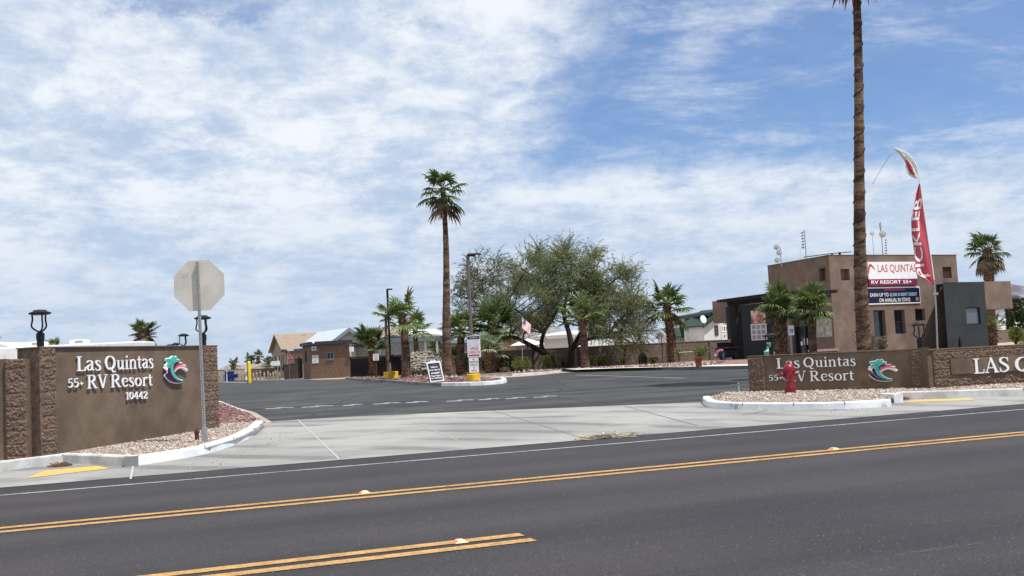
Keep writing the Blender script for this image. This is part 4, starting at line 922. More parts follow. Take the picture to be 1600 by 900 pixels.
shrub('clipped olive bush right of the shaggy palm, first along the wall', 815, 582, 32, 19, 61, M_SH)
shrub('clipped olive bush left of the mesquite trunks', 857, 578.5, 27, 18, 62, M_SH)
shrub('dark spiky low bush behind the first olive bush', 799, 582, 22, 18, 63, M_SHD, leafl=.2, n=500)
shrub('brown flowering bush between the two mesquite trunks', 880, 575, 15, 18, 64, M_SHB, n=900)
shrub('round olive bush right of the smooth-trunked palm', 938, 573, 26, 15, 65, M_SH)
shrub('dark bush touching the smooth-trunked palm', 922, 571.5, 14, 17, 66, M_SHD, n=900)
shrub('small yellow-green plant by the wall', 975, 570.5, 12, 11, 67, M_SHY, n=500)
shrub('low yellowish plant by the wall, left of the stubbly palm', 1020, 569, 16, 8, 68, M_SH, n=600)
shrub('leafy bush beside the stubbly palm trunk', 1062, 566, 15, 17, 69, M_SH, n=900)
shrub('olive bush behind the terracotta pot', 1092, 562, 30, 16, 70, M_SH, Y=55)
shrub('small dry rosette at the foot of the shaggy palm', 790, 583, 14, 7, 71, M_SHB, n=400)
shrub('dry grey bush at the foot of the towering palm, behind the sign wall', 1352, 551, 34, 25, 72, M_SHB, Y=34, n=2400, leafl=.05, group='shrubs near the office')
shrub('dry grey-green bush right of the towering palm trunk', 1378, 551, 18, 20, 73, M_SHB, Y=33, n=1200, leafl=.05, group='shrubs near the office')
shrub('cactus-like bush above the right wall at the edge of the photo', 1588, 539, 30, 21, 74, M_SH, Y=45, n=1200, leafl=.1, group='shrubs near the office')
shrub('large dark round tree at the right edge in front of the mountain', 1607, 545, 46, 62, 75, M_SHD, Y=95, n=4200, leafl=.3, name='leafy_tree', cat='tree', group='trees by the right edge')
shrub('dark shrubbery behind the island rocks', 742, 586, 26, 26, 76, M_SHD, Y=59, n=1400, leafl=.12)
shrub('low weeds at the foot of the island rocks', 660, 590, 44, 9, 77, M_SHD, Y=60, n=900, leafl=.1)
# thin young tree before the green-roofed house
c = g(1078, 563, .1); t = thing('young_tree', c, 'spindly young tree with few leaves in front of the green-roofed house', 'tree'); st = MB(); lf = MB(); rg = random.Random(9)
for k in range(9):
    p = at(rg.uniform(1066, 1092), rg.uniform(517, 545), c.y); m = at(1079, 548, c.y); st.tube([c, c.lerp(m, .6), m, p], [.025, .02, .014, .005], 4, cap=False)
    for q in range(22):
        o = Vector((rg.gauss(0, .16), rg.gauss(0, .16), rg.gauss(0, .16))); d = Vector((rg.gauss(0, 1), rg.gauss(0, 1), rg.gauss(0, 1))).normalized(); w = d.cross(Vector((0, .3, 1))).normalized() * .025; i = len(lf.v); b = p + o; lf.v += [b - w, b + w, b + d * .09]; lf.f.append((i, i + 1, i + 2))
st.build('stems', M_MBARK, t); lf.build('foliage', M_SHD, t)
# columnar dark cactus cluster
c = g(1004, 569.5, .1); t = thing('cactus', c, 'dark columnar cactus cluster against the block wall', 'cactus')
for (dx, h) in ((-.17, .65), (-.03, .95), (.1, .8), (.22, .6)):
    MB().lathe((c.x + dx, c.y, c.z - .02), [(.05, 0), (.065, h * .3), (.06, h * .8), (.03, h * .97), (.005, h)], 8).build('stem', M_SHD, t, smooth=True)

# ------------------------------------------------------------ street furniture
# stop sign seen from behind
M_ALU = mat('sign_back_aluminium', (.60, .56, .49), .6, .08, 3, spec=.3)
p = g(321, 690, .12); cS = at(311.2, 446, p.y); rS = 39.5 * p.y / F_PX
t = thing('stop_sign', p, 'back of an octagonal stop sign on a perforated steel post in the gravel', 'road sign')
oc = [(cS.x + rS / math.cos(R(22.5)) * math.cos(R(22.5 + 45 * k)), cS.z + rS / math.cos(R(22.5)) * math.sin(R(22.5 + 45 * k))) for k in range(8)]
mb = MB(); mb.v = [Vector((x, p.y, z)) for x, z in oc] + [Vector((x, p.y + .004, z)) for x, z in oc]
mb.f = [tuple(range(8)), tuple(range(15, 7, -1))] + [(k, (k + 1) % 8, 8 + (k + 1) % 8, 8 + k) for k in range(8)]
mb.build('sign_plate', M_ALU, t)
mb = MB(); mb.v = [Vector((cS.x + (x - cS.x) * .96, p.y + .006, cS.z + (z - cS.z) * .96)) for x, z in oc]; mb.f = [tuple(range(7, -1, -1))]; mb.build('sign_face', mat('stop_red', (.45, .015, .02), .5), t)
fr = lambda s, z, q: Vector((cS.x - s, p.y + .008 + q, z)); mb = sans(MB(), 'STOP', fr, -rS * .72, rS * .72, cS.z - rS * .33, cS.z + rS * .33, 0); mb.build('lettering', M_LETTER, t)
mb = MB(); mb.poly([(cS.x - .3, p.y - .0025, cS.z + .16), (cS.x - .2, p.y - .0025, cS.z + .17), (cS.x - .19, p.y - .0025, cS.z + .23), (cS.x - .29, p.y - .0025, cS.z + .23)]); mb.build('sticker', mat('grey_sticker', (.52, .51, .48), .6), t)
topP = at(309, 409, p.y); dirP = topP - p; w = .021
post = MB(); ni = 76
def postseg(z0, z1, x0, x1, yo=0):
    a = p + dirP * z0; b = p + dirP * z1; i = len(post.v)
    for q in (a, b):
        for (dx, dy) in ((x0, -.06 + yo), (x1, -.06 + yo), (x1, -.004), (x0, -.004)): post.v.append(Vector((q.x + dx, p.y + dy, q.z)))
    post.f.extend([(i, i + 1, i + 5, i + 4), (i + 1, i + 2, i + 6, i + 5), (i + 2, i + 3, i + 7, i + 6), (i + 3, i, i + 4, i + 7), (i, i + 3, i + 2, i + 1), (i + 4, i + 5, i + 6, i + 7)])
postseg(-.05, 1, -w, w); post.build('post', M_GALV, t)
def dotted():
    m = bpy.data.materials.new('perforations'); m.use_nodes = True; nt = m.node_tree; b = nt.nodes['Principled BSDF']; b.inputs['Roughness'].default_value = .6
    tc = N(nt, 'ShaderNodeTexCoord'); sp = N(nt, 'ShaderNodeSeparateXYZ'); nt.links.new(tc.outputs['Object'], sp.inputs[0])
    f = mth(nt, 'FRACT', mth(nt, 'DIVIDE', sp.outputs[2], .044)); nt.links.new(mixc(nt, mth(nt, 'LESS_THAN', f, .45), (.36, .37, .37), (.03, .03, .03)), b.inputs['Base Color']); return m
i0 = Vector((0, -.0615, 0)); hs = MB(); hs.poly([p + i0 + Vector((-.008, 0, .28)), p + i0 + Vector((.008, 0, .28)), p + dirP * .995 + i0 + Vector((.008, 0, 0)), p + dirP * .995 + i0 + Vector((-.008, 0, 0))]); hs.build('perforated_strip', dotted(), t)
mb = MB(); mb.box((p.x, p.y - .03, p.z + .1), (.085, .085, .3)); mb.build('post_sleeve', M_GALV, t, bevel=.006)
q = g(308, 688, .12); t = thing('sprinkler_valve', q, 'short brown pipe cap sticking out of the gravel left of the stop sign post', 'pipe'); MB().lathe(q, [(.04, 0), (.04, .13), (.05, .14), (.05, .17), (.02, .18)], 10).build('pipe', mat('brown_pvc', (.08, .045, .03), .6), t); MB().lathe(q + Vector((0, 0, .1801)), [(.018, 0), (.018, .02)], 6).build('cap_nut', M_BLACK, t)
q = g(339, 665, .12); t = thing('pipe_stub', q, 'grey pipe stub at the corner of the left sign wall', 'pipe'); MB().lathe(q, [(.035, 0), (.035, .26), (.042, .27), (.042, .33)], 10).build('pipe', M_GALV, t); MB().lathe(q + Vector((0, 0, .331)), [(.03, 0), (.03, .02)], 10).build('cap', M_GALV, t)
q = g(1155, 611, .12); t = thing('marker_post', q, 'short white marker post at the left end of the right gravel bed', 'post'); MB().lathe(q, [(.022, 0), (.022, .2), (.01, .21)], 8).build('post', M_WHITE, t); MB().lathe(q + Vector((0, 0, .14)), [(.024, 0), (.024, .03)], 8).build('band', M_GALV, t)

# lanterns on the sign walls
def lantern(x, ytop, ybase, Y, label, wpx, zbase=None):
    tp_ = at(x, ytop, Y); b = at(x + (ybase - ytop) * .05, ybase, Y)
    H = tp_.z - b.z; r = wpx * Y / F_PX / 2; t = thing('wall_lantern', b, label, 'lantern', 'black lanterns on the entrance walls')
    k = H / .56
    MB().lathe(b, [(.052 * k, 0), (.052 * k, .1 * k), (.06 * k, .105 * k), (.06 * k, .2 * k), (.036 * k, .215 * k), (.03 * k, .24 * k)], 14).build('stem', M_BLACK, t, smooth=True)
    MB().lathe(b + Vector((0, 0, H * .86)), [(r * .72, 0), (r * .95, .012 * k), (r, .03 * k), (r * .62, .055 * k), (r * .55, .072 * k), (r * .2, .08 * k)], 20).build('hood', M_BLACK, t, smooth=True)
    for a in (180, 60, -60):
        o = Vector((math.cos(R(a + 10)), math.sin(R(a + 10)), 0))
        P = smooth3([b + o * .02 * k + Vector((0, 0, .22 * k)), b + o * .12 * k + Vector((0, 0, .3 * k)), b + o * r * .66 + Vector((0, 0, H * .72)), b + o * r * .68 + Vector((0, 0, H * .865))], 4)
        MB().tube(P, .0135 * k, 6).build('arm', M_BLACK, t)
    MB().lathe(b + Vector((0, 0, H * .85)), [(r * .5, 0), (r * .5, .01 * k)], 16).build('lamp_lens', mat('lamp_lens', (.5, .5, .48), .4), t)
    return t
q = WA + wl * (s0P + .25); lantern(60.5, 484, 541.5, q.y + .15, 'black lantern on the near pillar of the left sign wall', 34)
lantern(315.5, 492.5, 540, (WB + wl * .2).y, 'black lantern on the far pillar of the left sign wall, behind the stop sign post', 26.5)
lantern(286, 521.3, 552, 36, 'black lantern seen over the left sign wall, the tallest of the three farther ones', 17.5)
lantern(274, 535.5, 562, 40, 'black lantern showing only its hood above the left sign wall, right one', 13)
lantern(264.5, 538, 564, 44, 'black lantern showing only its hood above the left sign wall, left one', 13)
yq = (VB).y + .2
lantern(1436, 503.5, 545.5, yq, 'black lantern on the right pillar of the low sign wall, under the feather flag', 24)
lantern(1204, 521, 556.5, 27.5, 'black lantern behind the low sign wall in front of the office noticeboard', 24)

# fire hydrant
M_RED = mat('hydrant_red', (.22, .008, .016), .4, .1, 6, spec=.5)
h = g(1235, 613.5, .12); k = (613.5 - 565) * h.y / F_PX / .75
t = thing('fire_hydrant', h, 'dark red fire hydrant standing in the gravel before the right sign wall', 'fire hydrant')
V = lambda x, y, z: h + Vector((x, y, z)) * k
def lat(name, prof, c=V(0, 0, 0), n=20, ax=None): return MB().lathe(c, [(a * k, b * k) for a, b in prof], n, ax).build(name, M_RED, t, smooth=True)
lat('barrel', [(.135, -.02), (.135, .1), (.145, .1), (.145, .13), (.125, .135), (.115, .17), (.115, .5), (.15, .505), (.15, .54), (.13, .545)])
lat('bonnet', [(.13, .546), (.128, .6), (.1, .66), (.05, .69), (.045, .72), (.03, .722), (.028, .755)])
def nozzle(ang, z, r, L):
    d = Vector((math.cos(R(ang)), math.sin(R(ang)), 0)); ax = d.to_track_quat('Z', 'Y').to_matrix()
    return lat('outlet', [(r * .8, 0), (r * .8, L * .5), (r, L * .52), (r, L * .9), (r * .9, L), (.02, L), (.02, L + .03)], V(d.x * .09, d.y * .09, z), 14, ax)
nozzle(180, .44, .06, .12); nozzle(0, .44, .06, .12); nozzle(-95, .42, .078, .13)
for a in range(0, 360, 45): MB().lathe(V(.138 * math.cos(R(a)), .138 * math.sin(R(a)), .541), [(.012 * k, 0), (.012 * k, .02 * k)], 6).build('bolt', M_RED, t)
ch = smooth3([V(-.2, -.07, .4), V(-.12, -.14, .3), V(-.02, -.17, .33), V(.05, -.2, .38)], 5); MB().tube(ch, .005, 4).build('chain', M_GALV, t)

# light pole with check-in boards on a yellow base
p = g(740, 595, .09)
t = thing('light_pole', p, 'tall taupe light pole on a yellow concrete base at the island tip', 'light pole', 'light poles with yellow bases')
M_POLE = mat('taupe_pole_paint', (.16, .125, .12), .5, .05, 3); M_YEL = mat('yellow_base_paint', (.72, .46, .035), .75, .15, 5, fine=.1)
wb = 22 * p.y / F_PX
MB().lathe(p, [(wb / 2, -.05), (wb / 2, .27), (wb / 2 - .03, .29)], 20).build('base', M_YEL, t, smooth=True)
tz = at(733.5, 400, p.y); MB().tube([p + Vector((0, 0, .28)), Vector((p.x, p.y, tz.z))], .065, 8).build('pole', M_POLE, t)
MB().box(Vector((p.x + .16, p.y, tz.z + .0)), (.34, .06, .05)).build('arm', M_BLACK, t)
mb = MB(); a = Vector((p.x + .26, p.y, tz.z + .02)); mb.v = [a + Vector(v) for v in ((-.3, -.1, 0), (.26, -.13, .03), (.3, .13, .03), (-.3, .1, 0), (-.25, -.06, .09), (.26, -.1, .08), (.26, .1, .08), (-.25, .06, .09))]; mb.f = [(0, 3, 2, 1), (4, 5, 6, 7), (0, 1, 5, 4), (1, 2, 6, 5), (2, 3, 7, 6), (3, 0, 4, 7)]; mb.build('lamp_head', M_BLACK, t)
def board(name, label, corners, Y, cat='sign', th=.02, m=None, group=None, frame=None):
    """flat board; corners in photo at distance Y: TL, TR, BR, BL"""
    P = [at(x, y, Y) for x, y in corners]; c = sum(P, Vector()) / 4
    t = thing(name, P[3], label, cat, group); O = P[3]; dr = (P[2] - P[3]); dr.z = 0; W = dr.length; dr.normalize(); z0 = (P[3].z + P[2].z) / 2; z1 = (P[0].z + P[1].z) / 2
    MB().slab(O, dr, 0, W, z0, z1, -th, 0).build('panel', m or M_WHITE, t, bevel=0)
    return t, O, dr, W, z0, z1
t, O, dr, W, z0, z1 = board('check_in_sign', 'white board reading OFFICE CHECK IN with a red arrow, on the light pole', ((728, 524.5), (748.5, 524.2), (751.5, 558), (731, 558.6)), p.y - .12)
fr = wframe(O, dr); H = z1 - z0
M_DKPURP = mat('sign_dark_plum', (.05, .03, .05), .5); M_SRED = mat('sign_red', (.5, .06, .07), .5); M_INK = mat('sign_ink', (.04, .04, .05), .6)
M_MAR = mat('sign_maroon', (.2, .012, .07), .5); M_NAVY = mat('sign_navy', (.006, .009, .035), .5)
MB().slab(O, dr, .03 * W, .97 * W, z0 + H * .83, z0 + H * .97, .001, .004).build('header_band', M_DKPURP, t)
sans(MB(), 'Las Quintas', fr, .2 * W, .8 * W, z0 + H * .87, z0 + H * .94, .006).build('lettering', M_WHITE, t)
MB().slab(O, dr, .08 * W, .92 * W, z0 + H * .5, z0 + H * .8, .001, .004).build('picture_panel', mat('faded_picture', (.55, .58, .62), .6, 0, 9, col2=(.7, .7, .72)), t)
sans(MB(), 'OFFICE', fr, .16 * W, .84 * W, z0 + H * .33, z0 + H * .46, .006, .01).build('lettering', M_SRED, t)
sans(MB(), 'CHECK IN', fr, .06 * W, .94 * W, z0 + H * .18, z0 + H * .3, .006, .01).build('lettering', M_SRED, t)
mb = MB(); mb.poly([fr(W * u, z0 + H * v, .006) for u, v in ((.06, .06), (.78, .06), (.78, .03), (.94, .095), (.78, .16), (.78, .13), (.06, .13))]); mb.build('arrow', M_SRED, t)
t, O, dr, W, z0, z1 = board('contractor_sign', 'white board reading ALL CONTRACTORS CHECK IN AT OFFICE below the red arrow board', ((732, 559.3), (747.5, 559), (748.5, 582), (733.5, 582.5)), p.y - .115)
fr = wframe(O, dr); H = z1 - z0
for s, u0, u1, v in (('ALL', .36, .64, .84), ('CONTRACTORS', .05, .95, .65), ('CHECK IN', .14, .86, .46), ('AT', .4, .6, .27), ('OFFICE', .22, .78, .07)): sans(MB(), s, fr, u0 * W, u1 * W, z0 + H * v, z0 + H * (v + .13), .003, .01).build('lettering', M_INK, t)
# dark lamp pole with square yellow base
p = g(611, 591.5, .09); t = thing('light_pole', p, 'black light pole on a square yellow base left of the island palms', 'light pole', 'light poles with yellow bases')
k = p.y / F_PX; MB().box(p + Vector((0, 0, .18)), (17 * k, 17 * k, .4), R(35)).build('base', M_YEL, t, bevel=.015)
tz = at(607, 452, p.y); MB().tube([p + Vector((0, 0, .38)), Vector((p.x, p.y, tz.z))], .06, 8).build('pole', M_BLACK, t); MB().box(Vector((p.x + .13, p.y, tz.z)), (.3, .14, .07)).build('lamp_head', M_BLACK, t)
MB().box(p + Vector((.0, -.09, .62)), (.07, .04, .5)).build('conduit', M_GALV, t)
# A-frame board
p = g(680, 598, .1); t = thing('a_frame_sign', p, 'white-edged A-frame board with white lines of text, leaning open on the island', 'A-frame board')
Y = p.y; P = [at(x, y, Y + dy) for x, y, dy in ((664.5, 563, .25), (687.5, 560.5, .25), (694.5, 594.5, 0), (672.5, 597.2, 0))]
ux = (P[1] - P[0]).normalized(); uz = ((P[0] - P[3]) + (P[1] - P[2])) / 2; Hh = uz.length; uz.normalize(); W = (P[2] - P[3]).length; nn = ux.cross(uz).normalized()
def fa(s, z, q): return P[3] + ux * s + uz * z + nn * q
def fbox(mb, s0, s1, za, zb, q0, q1):
    i = len(mb.v)
    for s in (s0, s1):
        for q in (q0, q1):
            for z in (za, zb): mb.v.append(fa(s, z, q))
    for f in ((0, 1, 3, 2), (4, 6, 7, 5), (0, 4, 5, 1), (2, 3, 7, 6), (0, 2, 6, 4), (1, 5, 7, 3)): mb.f.append(tuple(i + c for c in f))
    return mb
fbox(MB(), 0, W, 0, Hh * .92, -.03, 0).build('front_board', M_WHITE, t)
mb = MB(); fbox(mb, W * .3, W * .7, Hh * .925, Hh * .95, -.03, 0); fbox(mb, W * .34, W * .4, Hh * .952, Hh, -.028, -.002); fbox(mb, W * .6, W * .66, Hh * .952, Hh, -.028, -.002); mb.build('handle', M_WHITE, t)
fbox(MB(), W * .09, W * .91, Hh * .06, Hh * .84, .001, .006).build('poster', mat('poster_plum', (.035, .026, .045), .5, 0, 1.5, col2=(.03, .045, .055)), t)
for s, u0, u1, v in (('Homes', .26, .74, .62), ('Immediately', .12, .88, .48), ('Available', .18, .86, .35), ('Your Home!', .14, .86, .22), ('is waiting', .14, .86, .11)): sans(MB(), s, fa, u0 * W, u1 * W, Hh * v, Hh * (v + .085), .009, .05).build('lettering', M_WHITE, t)
sans(MB(), 'Las Quintas', fa, .4 * W, .7 * W, Hh * .76, Hh * .79, .009, .0).build('lettering', M_PINK, t)
back = MB(); o2 = Vector((-.12, .62, 0)); b_ = [fa(0, Hh * .9, -.05), fa(W, Hh * .9, -.05), P[2] + o2, P[3] + o2]
back.poly(b_); back.poly([v + Vector((0, .03, 0)) for v in b_]); back.poly([b_[0], b_[3], b_[3] + Vector((0, .03, 0)), b_[0] + Vector((0, .03, 0))]); back.poly([b_[1], b_[2], b_[2] + Vector((0, .03, 0)), b_[1] + Vector((0, .03, 0))]); back.build('rear_board', M_WHITE, t)
MB().poly([fa(.0, 0, -.035), fa(0, Hh * .86, -.035), b_[3]]).build('side_sheet', mat('grey_sheet', (.14, .14, .16), .6), t)
# island rock waterfall
rg = random.Random(77); M_ROCK = mat('river_rock', (.13, .11, .09), .9, 0, 2.2, .6, 8, col2=(.33, .3, .24), fine=.3, fscale=9)
t = thing('rock_waterfall', g(662, 590, .1), 'heap of pale river rocks built as a stepped fountain behind the A-frame board', 'rock feature')
mb = MB(); mb2 = MB(); Yr = 57.5
for k in range(1300):
    u = rg.uniform(-1, 1); v = rg.random(); x = 664 + 32 * u; ytop = 550 + 10 * abs(u) ** 3
    y = 592 - v * (592 - ytop); d = Yr + v * 2.4 + rg.uniform(-.2, .3); q = at(x, y, d); mb.rock(q, rg.uniform(.07, .17), rg, .75)
mb.build('rocks', M_ROCK, t)
mb2.prism([(at(x, 590, Yr + dy).x, at(x, 590, Yr + dy).y) for x, dy in ((640, 2.3), (688, 2.3), (686, 3.6), (642, 3.6))], .4, at(664, 557, Yr + 2).z); mb2.build('core', mat('rock_core', (.06, .05, .045), .95), t)
q = at(655, 562, Yr); MB().box(q + Vector((0, .2, 0)), (1.5, .5, .08)).build('ledge', mat('pale_ledge', (.4, .38, .34), .8), t)
q = g(688, 596.5, .1)
# boulder group at the tall palm foot
for i, (x, y, r) in enumerate(((697, 591, .2), (706, 592, .22), (713, 591, .17), (720, 592.6, .12), (668, 593, .12))):
    q = g(x, y, .1); o = MB().rock((0, 0, 0), r, rg).build('boulder', M_ROCK, None); o.location = q + Vector((0, 0, r * .3)); tag(o, ('brown boulder at the left foot of the tall island palm', 'largest boulder at the foot of the tall island palm', 'boulder right of the tall island palm trunk', 'small pale stone beside the yellow pole base', 'small stone left of the A-frame board')[i], 'boulder', 'boulders on the traffic island')
# ------------------------------------------------------------ buildings
def facepx(O, dr, x0, y0, x1, y1):
    """pixel corners (left-top, right-bottom) on a wall plane -> s0,s1,z0,z1"""
    xm, ym = (x0 + x1) / 2, (y0 + y1) / 2
    return onplane(x0, ym, O, dr)[0], onplane(x1, ym, O, dr)[0], onplane(xm, y1, O, dr)[1], onplane(xm, y0, O, dr)[1]
def wallface(mb, O, dr, s0, s1, z0, z1, holes, rec=.3):
    ss = sorted({s0, s1, *[h[0] for h in holes], *[h[1] for h in holes]}); zs = sorted({z0, z1, *[h[2] for h in holes], *[h[3] for h in holes]})
    n = Vector((dr.y, -dr.x, 0))
    def P(s, z, t=0): p = Vector((O.x, O.y, 0)) + dr * s + n * t; p.z = z; return p
    for a, b in zip(ss, ss[1:]):
        for c, d in zip(zs, zs[1:]):
            m = ((a + b) / 2, (c + d) / 2)
            if any(h[0] < m[0] < h[1] and h[2] < m[1] < h[3] for h in holes): continue
            mb.poly([P(a, c), P(b, c), P(b, d), P(a, d)])
    for (a, b, c, d) in holes:
        mb.poly([P(a, c), P(b, c), P(b, c, -rec), P(a, c, -rec)]); mb.poly([P(a, d), P(b, d), P(b, d, -rec), P(a, d, -rec)])
        mb.poly([P(a, c), P(a, d), P(a, d, -rec), P(a, c, -rec)]); mb.poly([P(b, c), P(b, d), P(b, d, -rec), P(b, c, -rec)])
        mb.poly([P(a, c, -rec), P(b, c, -rec), P(b, d, -rec), P(a, d, -rec)])
def window(parent, O, dr, h, t0, frm, glass=None, mull=0, bars=0, fw=.06, name='window', pr=.05):
    """frame with its pane; h = s0,s1,z0,z1; t0 = how far out of the wall the back of the frame is"""
    s0, s1, z0, z1 = h; mb = MB()
    mb.slab(O, dr, s0, s1, z0, z0 + fw, t0, t0 + pr).slab(O, dr, s0, s1, z1 - fw, z1, t0, t0 + pr).slab(O, dr, s0, s0 + fw, z0 + fw, z1 - fw, t0, t0 + pr).slab(O, dr, s1 - fw, s1, z0 + fw, z1 - fw, t0, t0 + pr)
    for k in range(mull):
        m = s0 + (s1 - s0) * (k + 1) / (mull + 1); mb.slab(O, dr, m - fw * .4, m + fw * .4, z0 + fw, z1 - fw, t0, t0 + pr * .9)
    for k in range(bars):
        m = z0 + (z1 - z0) * (k + 1) / (bars + 1); mb.slab(O, dr, s0 + fw, s1 - fw, m - fw * .35, m + fw * .35, t0, t0 + pr * .8)
    f = mb.build(name, frm, parent)
    MB().slab(O, dr, s0 + fw * .5, s1 - fw * .5, z0 + fw * .5, z1 - fw * .5, t0 + .004, t0 + .02).build('pane', glass or M_GLASS, f); return f
def dirv(a, b): d = b - a; d.z = 0; return d.normalized()
# --- the office
C0 = at(1306, 558, 63.4); CR = at(1506, 552, 68.5); CL = at(1209, 561, 69.7)
dR = dirv(C0, CR); dL = dirv(CL, C0); OL = CL
zO = at(1298.5, 399, 63.4).z; z00 = .2
LR = (CR - C0).to_2d().length; LL = (C0 - CL).to_2d().length
office = thing('office_building', (C0.x, C0.y, gz(C0.x, C0.y)), 'taupe stucco office with flat roof, dark pergola and LAS QUINTAS boards', 'office building')
mb = MB()
hR = [facepx(C0, dR, 1313.5, 420, 1327.5, 438), facepx(C0, dR, 1366, 484.5, 1384.5, 542.5), facepx(C0, dR, 1398, 484, 1414.5, 521.5), facepx(C0, dR, 1430, 482.5, 1445.5, 501), facepx(C0, dR, 1473, 417, 1487, 434.5)]
wallface(mb, C0, dR, 0, LR, z00, zO, hR, .35)
hL = [facepx(OL, dL, 1238, 492, 1269, 561), facepx(OL, dL, 1280, 419, 1290, 439)]
wallface(mb, OL, dL, 0, LL, z00, zO, hL, .35)
bk = Vector((-N2.x * 0, 0, 0)); D4 = CR + (CL - C0); 
def V3(p, z): return Vector((p.x, p.y, z))
mb.poly([V3(CR, z00), V3(D4, z00), V3(D4, zO), V3(CR, zO)]); mb.poly([V3(D4, z00), V3(CL, z00), V3(CL, zO), V3(D4, zO)])
mb.poly([V3(C0, zO - .35), V3(CR, zO - .35), V3(D4, zO - .35), V3(CL, zO - .35)])
mb.build('wall', M_OFFICE, office)
cp = MB(); cp.slab(C0, dR, -.02, LR + .02, zO + .001, zO + .05, -.25, .02); cp.slab(OL, dL, -.02, LL - .03, zO + .0015, zO + .049, -.25, .02); cp.build('coping', mat('coping_taupe', (.13, .09, .07), .8), office)
M_FRB = mat('bronze_window_frame', (.03, .026, .024), .5)
def shr(h, e=.01): return (h[0] + e, h[1] - e, h[2] + e, h[3] - e)
window(office, C0, dR, shr(hR[1]), -.3, M_FRB); window(office, C0, dR, shr(hR[2]), -.3, M_FRB, bars=1); window(office, C0, dR, shr(hR[3]), -.3, M_FRB, mull=1)
vn = MB(); h = hR[4]
for k in range(12):
    z = h[2] + (h[3] - h[2]) * (k + .5) / 12; vn.slab(C0, dR, h[0] + .01, h[1] - .01, z - .02, z + .012, -.2, -.12)
vn.build('louvre', mat('wood_louvre', (.12, .06, .035), .7), office)
# door and its glazing
h = hL[0]; m = (h[0] + h[1]) / 2; zt = h[2] + (h[3] - h[2]) * .76
dr_ = MB(); dr_.slab(OL, dL, h[0], h[1], zt - .05, zt + .05, -.3, -.2).slab(OL, dL, m - .05, m + .05, z00, h[3], -.3, -.21).slab(OL, dL, h[0], h[0] + .1, z00, h[3], -.3, -.2).slab(OL, dL, h[1] - .1, h[1], z00, h[3], -.3, -.2); d_ = dr_.build('door', M_FRB, office)
MB().slab(OL, dL, h[0] + .05, h[1] - .05, z00, h[3] - .02, -.34, -.32).build('pane', M_GLASS, d_)
MB().slab(OL, dL, m - .14, m - .11, 1.2, 1.6, -.205, -.16).build('handle', M_GALV, d_)
n_ = facepx(OL, dL, 1250, 529, 1256, 539); MB().slab(OL, dL, *n_, -.31, -.3).build('notice', M_WHITE, d_)
n_ = facepx(OL, dL, 1245, 534, 1248, 540); MB().slab(OL, dL, *n_, -.31, -.3).build('notice', M_WHITE, d_)
n_ = facepx(OL, dL, 1249, 487, 1255, 491.5); MB().slab(OL, dL, *n_, .0, .03).build('number_plate', M_WHITE, office)
# notice case on the shaded face
h = facepx(OL, dL, 1276, 498.5, 1300.5, 526.5); window(office, OL, dL, h, .0, M_GALV, glass=mat('pinboard', (.22, .19, .16), .5, 0, 3, col2=(.42, .4, .36)), name='notice_case', mull=1)
# wall lamp, right
h = facepx(C0, dR, 1463, 444.5, 1469.5, 448.5); MB().slab(C0, dR, *h, 0, .35).build('wall_lamp', M_BLACK, office)
# signs on the lit face
h = facepx(C0, dR, 1354, 409.5, 1429.5, 446); w_ = h[1] - h[0]; H = h[3] - h[2]; frO = wframe(C0, dR)
zsp = h[2] + H * .27
MB().slab(C0, dR, h[0], h[1], zsp, h[3], 0, .16).build('resort_sign', M_WHITE, office)
sg = [o for o in office.children if o.name.startswith('resort_sign')][0]
MB().slab(C0, dR, h[0], h[1], h[2], zsp - .003, 0, .16).build('lower_band', M_MAR, sg)
n_ = facepx(C0, dR, 1368.5, 413.5, 1428.5, 427.5); sans(MB(), 'LAS QUINTAS', frO, n_[0], n_[1], n_[2], n_[3], .165, .006).build('lettering', M_SRED, sg)
n_ = facepx(C0, dR, 1361, 438, 1421.5, 443.5); sans(MB(), 'RV RESORT 55+', frO, n_[0] - .15, n_[1], n_[2], n_[3], .165, .02).build('lettering', M_WHITE, sg)
n_ = facepx(C0, dR, 1353, 412, 1364, 428); mb = MB(); stroke_mesh(mb, catm([(n_[0], n_[2], .1), ((n_[0] + n_[1]) / 2 - .1, n_[3] - .1, .16), (n_[1], n_[2] + .25, .05)]), frO, .161, .168); mb.build('emblem', M_SRED, sg)
h = facepx(C0, dR, 1350, 448.5, 1436.5, 475); MB().slab(C0, dR, *h, 0, .06).build('offer_banner', M_WHITE, office); bn = [o for o in office.children if o.name.startswith('offer_banner')][0]
e = (h[3] - h[2]) * .07; MB().slab(C0, dR, h[0] + .02, h[1] - .04, h[2] + e, h[3] - e, .061, .066).build('printed_field', M_NAVY, bn)
n_ = facepx(C0, dR, 1363, 458, 1387, 463.6); sans(MB(), 'EARN UP TO', frO, n_[0] - .25, n_[1], n_[2], n_[3], .07, .008).build('lettering', M_WHITE, bn)
n_ = facepx(C0, dR, 1389, 457.5, 1431.5, 463.2); sans(MB(), '$2,500 IN RENT CREDIT', frO, *n_, .07, .008).build('lettering', mat('banner_cyan', (.35, .6, .68), .5), bn)
n_ = facepx(C0, dR, 1372.5, 465.8, 1421, 471.6); sans(MB(), 'ON ANNUAL RV STAYS', frO, *n_, .07, .008).build('lettering', M_WHITE, bn)
n_ = facepx(C0, dR, 1380, 451.6, 1412, 454); MB().slab(C0, dR, *n_, .067, .07).build('top_stripe', M_MAR, bn)
n_ = facepx(C0, dR, 1430.5, 465.5, 1436, 469.5); mb = MB()
for k in range(4): mb.slab(C0, dR, n_[0] - .05, n_[1] - .12, n_[2] + k * .055, n_[2] + .03 + k * .055, .067, .072)
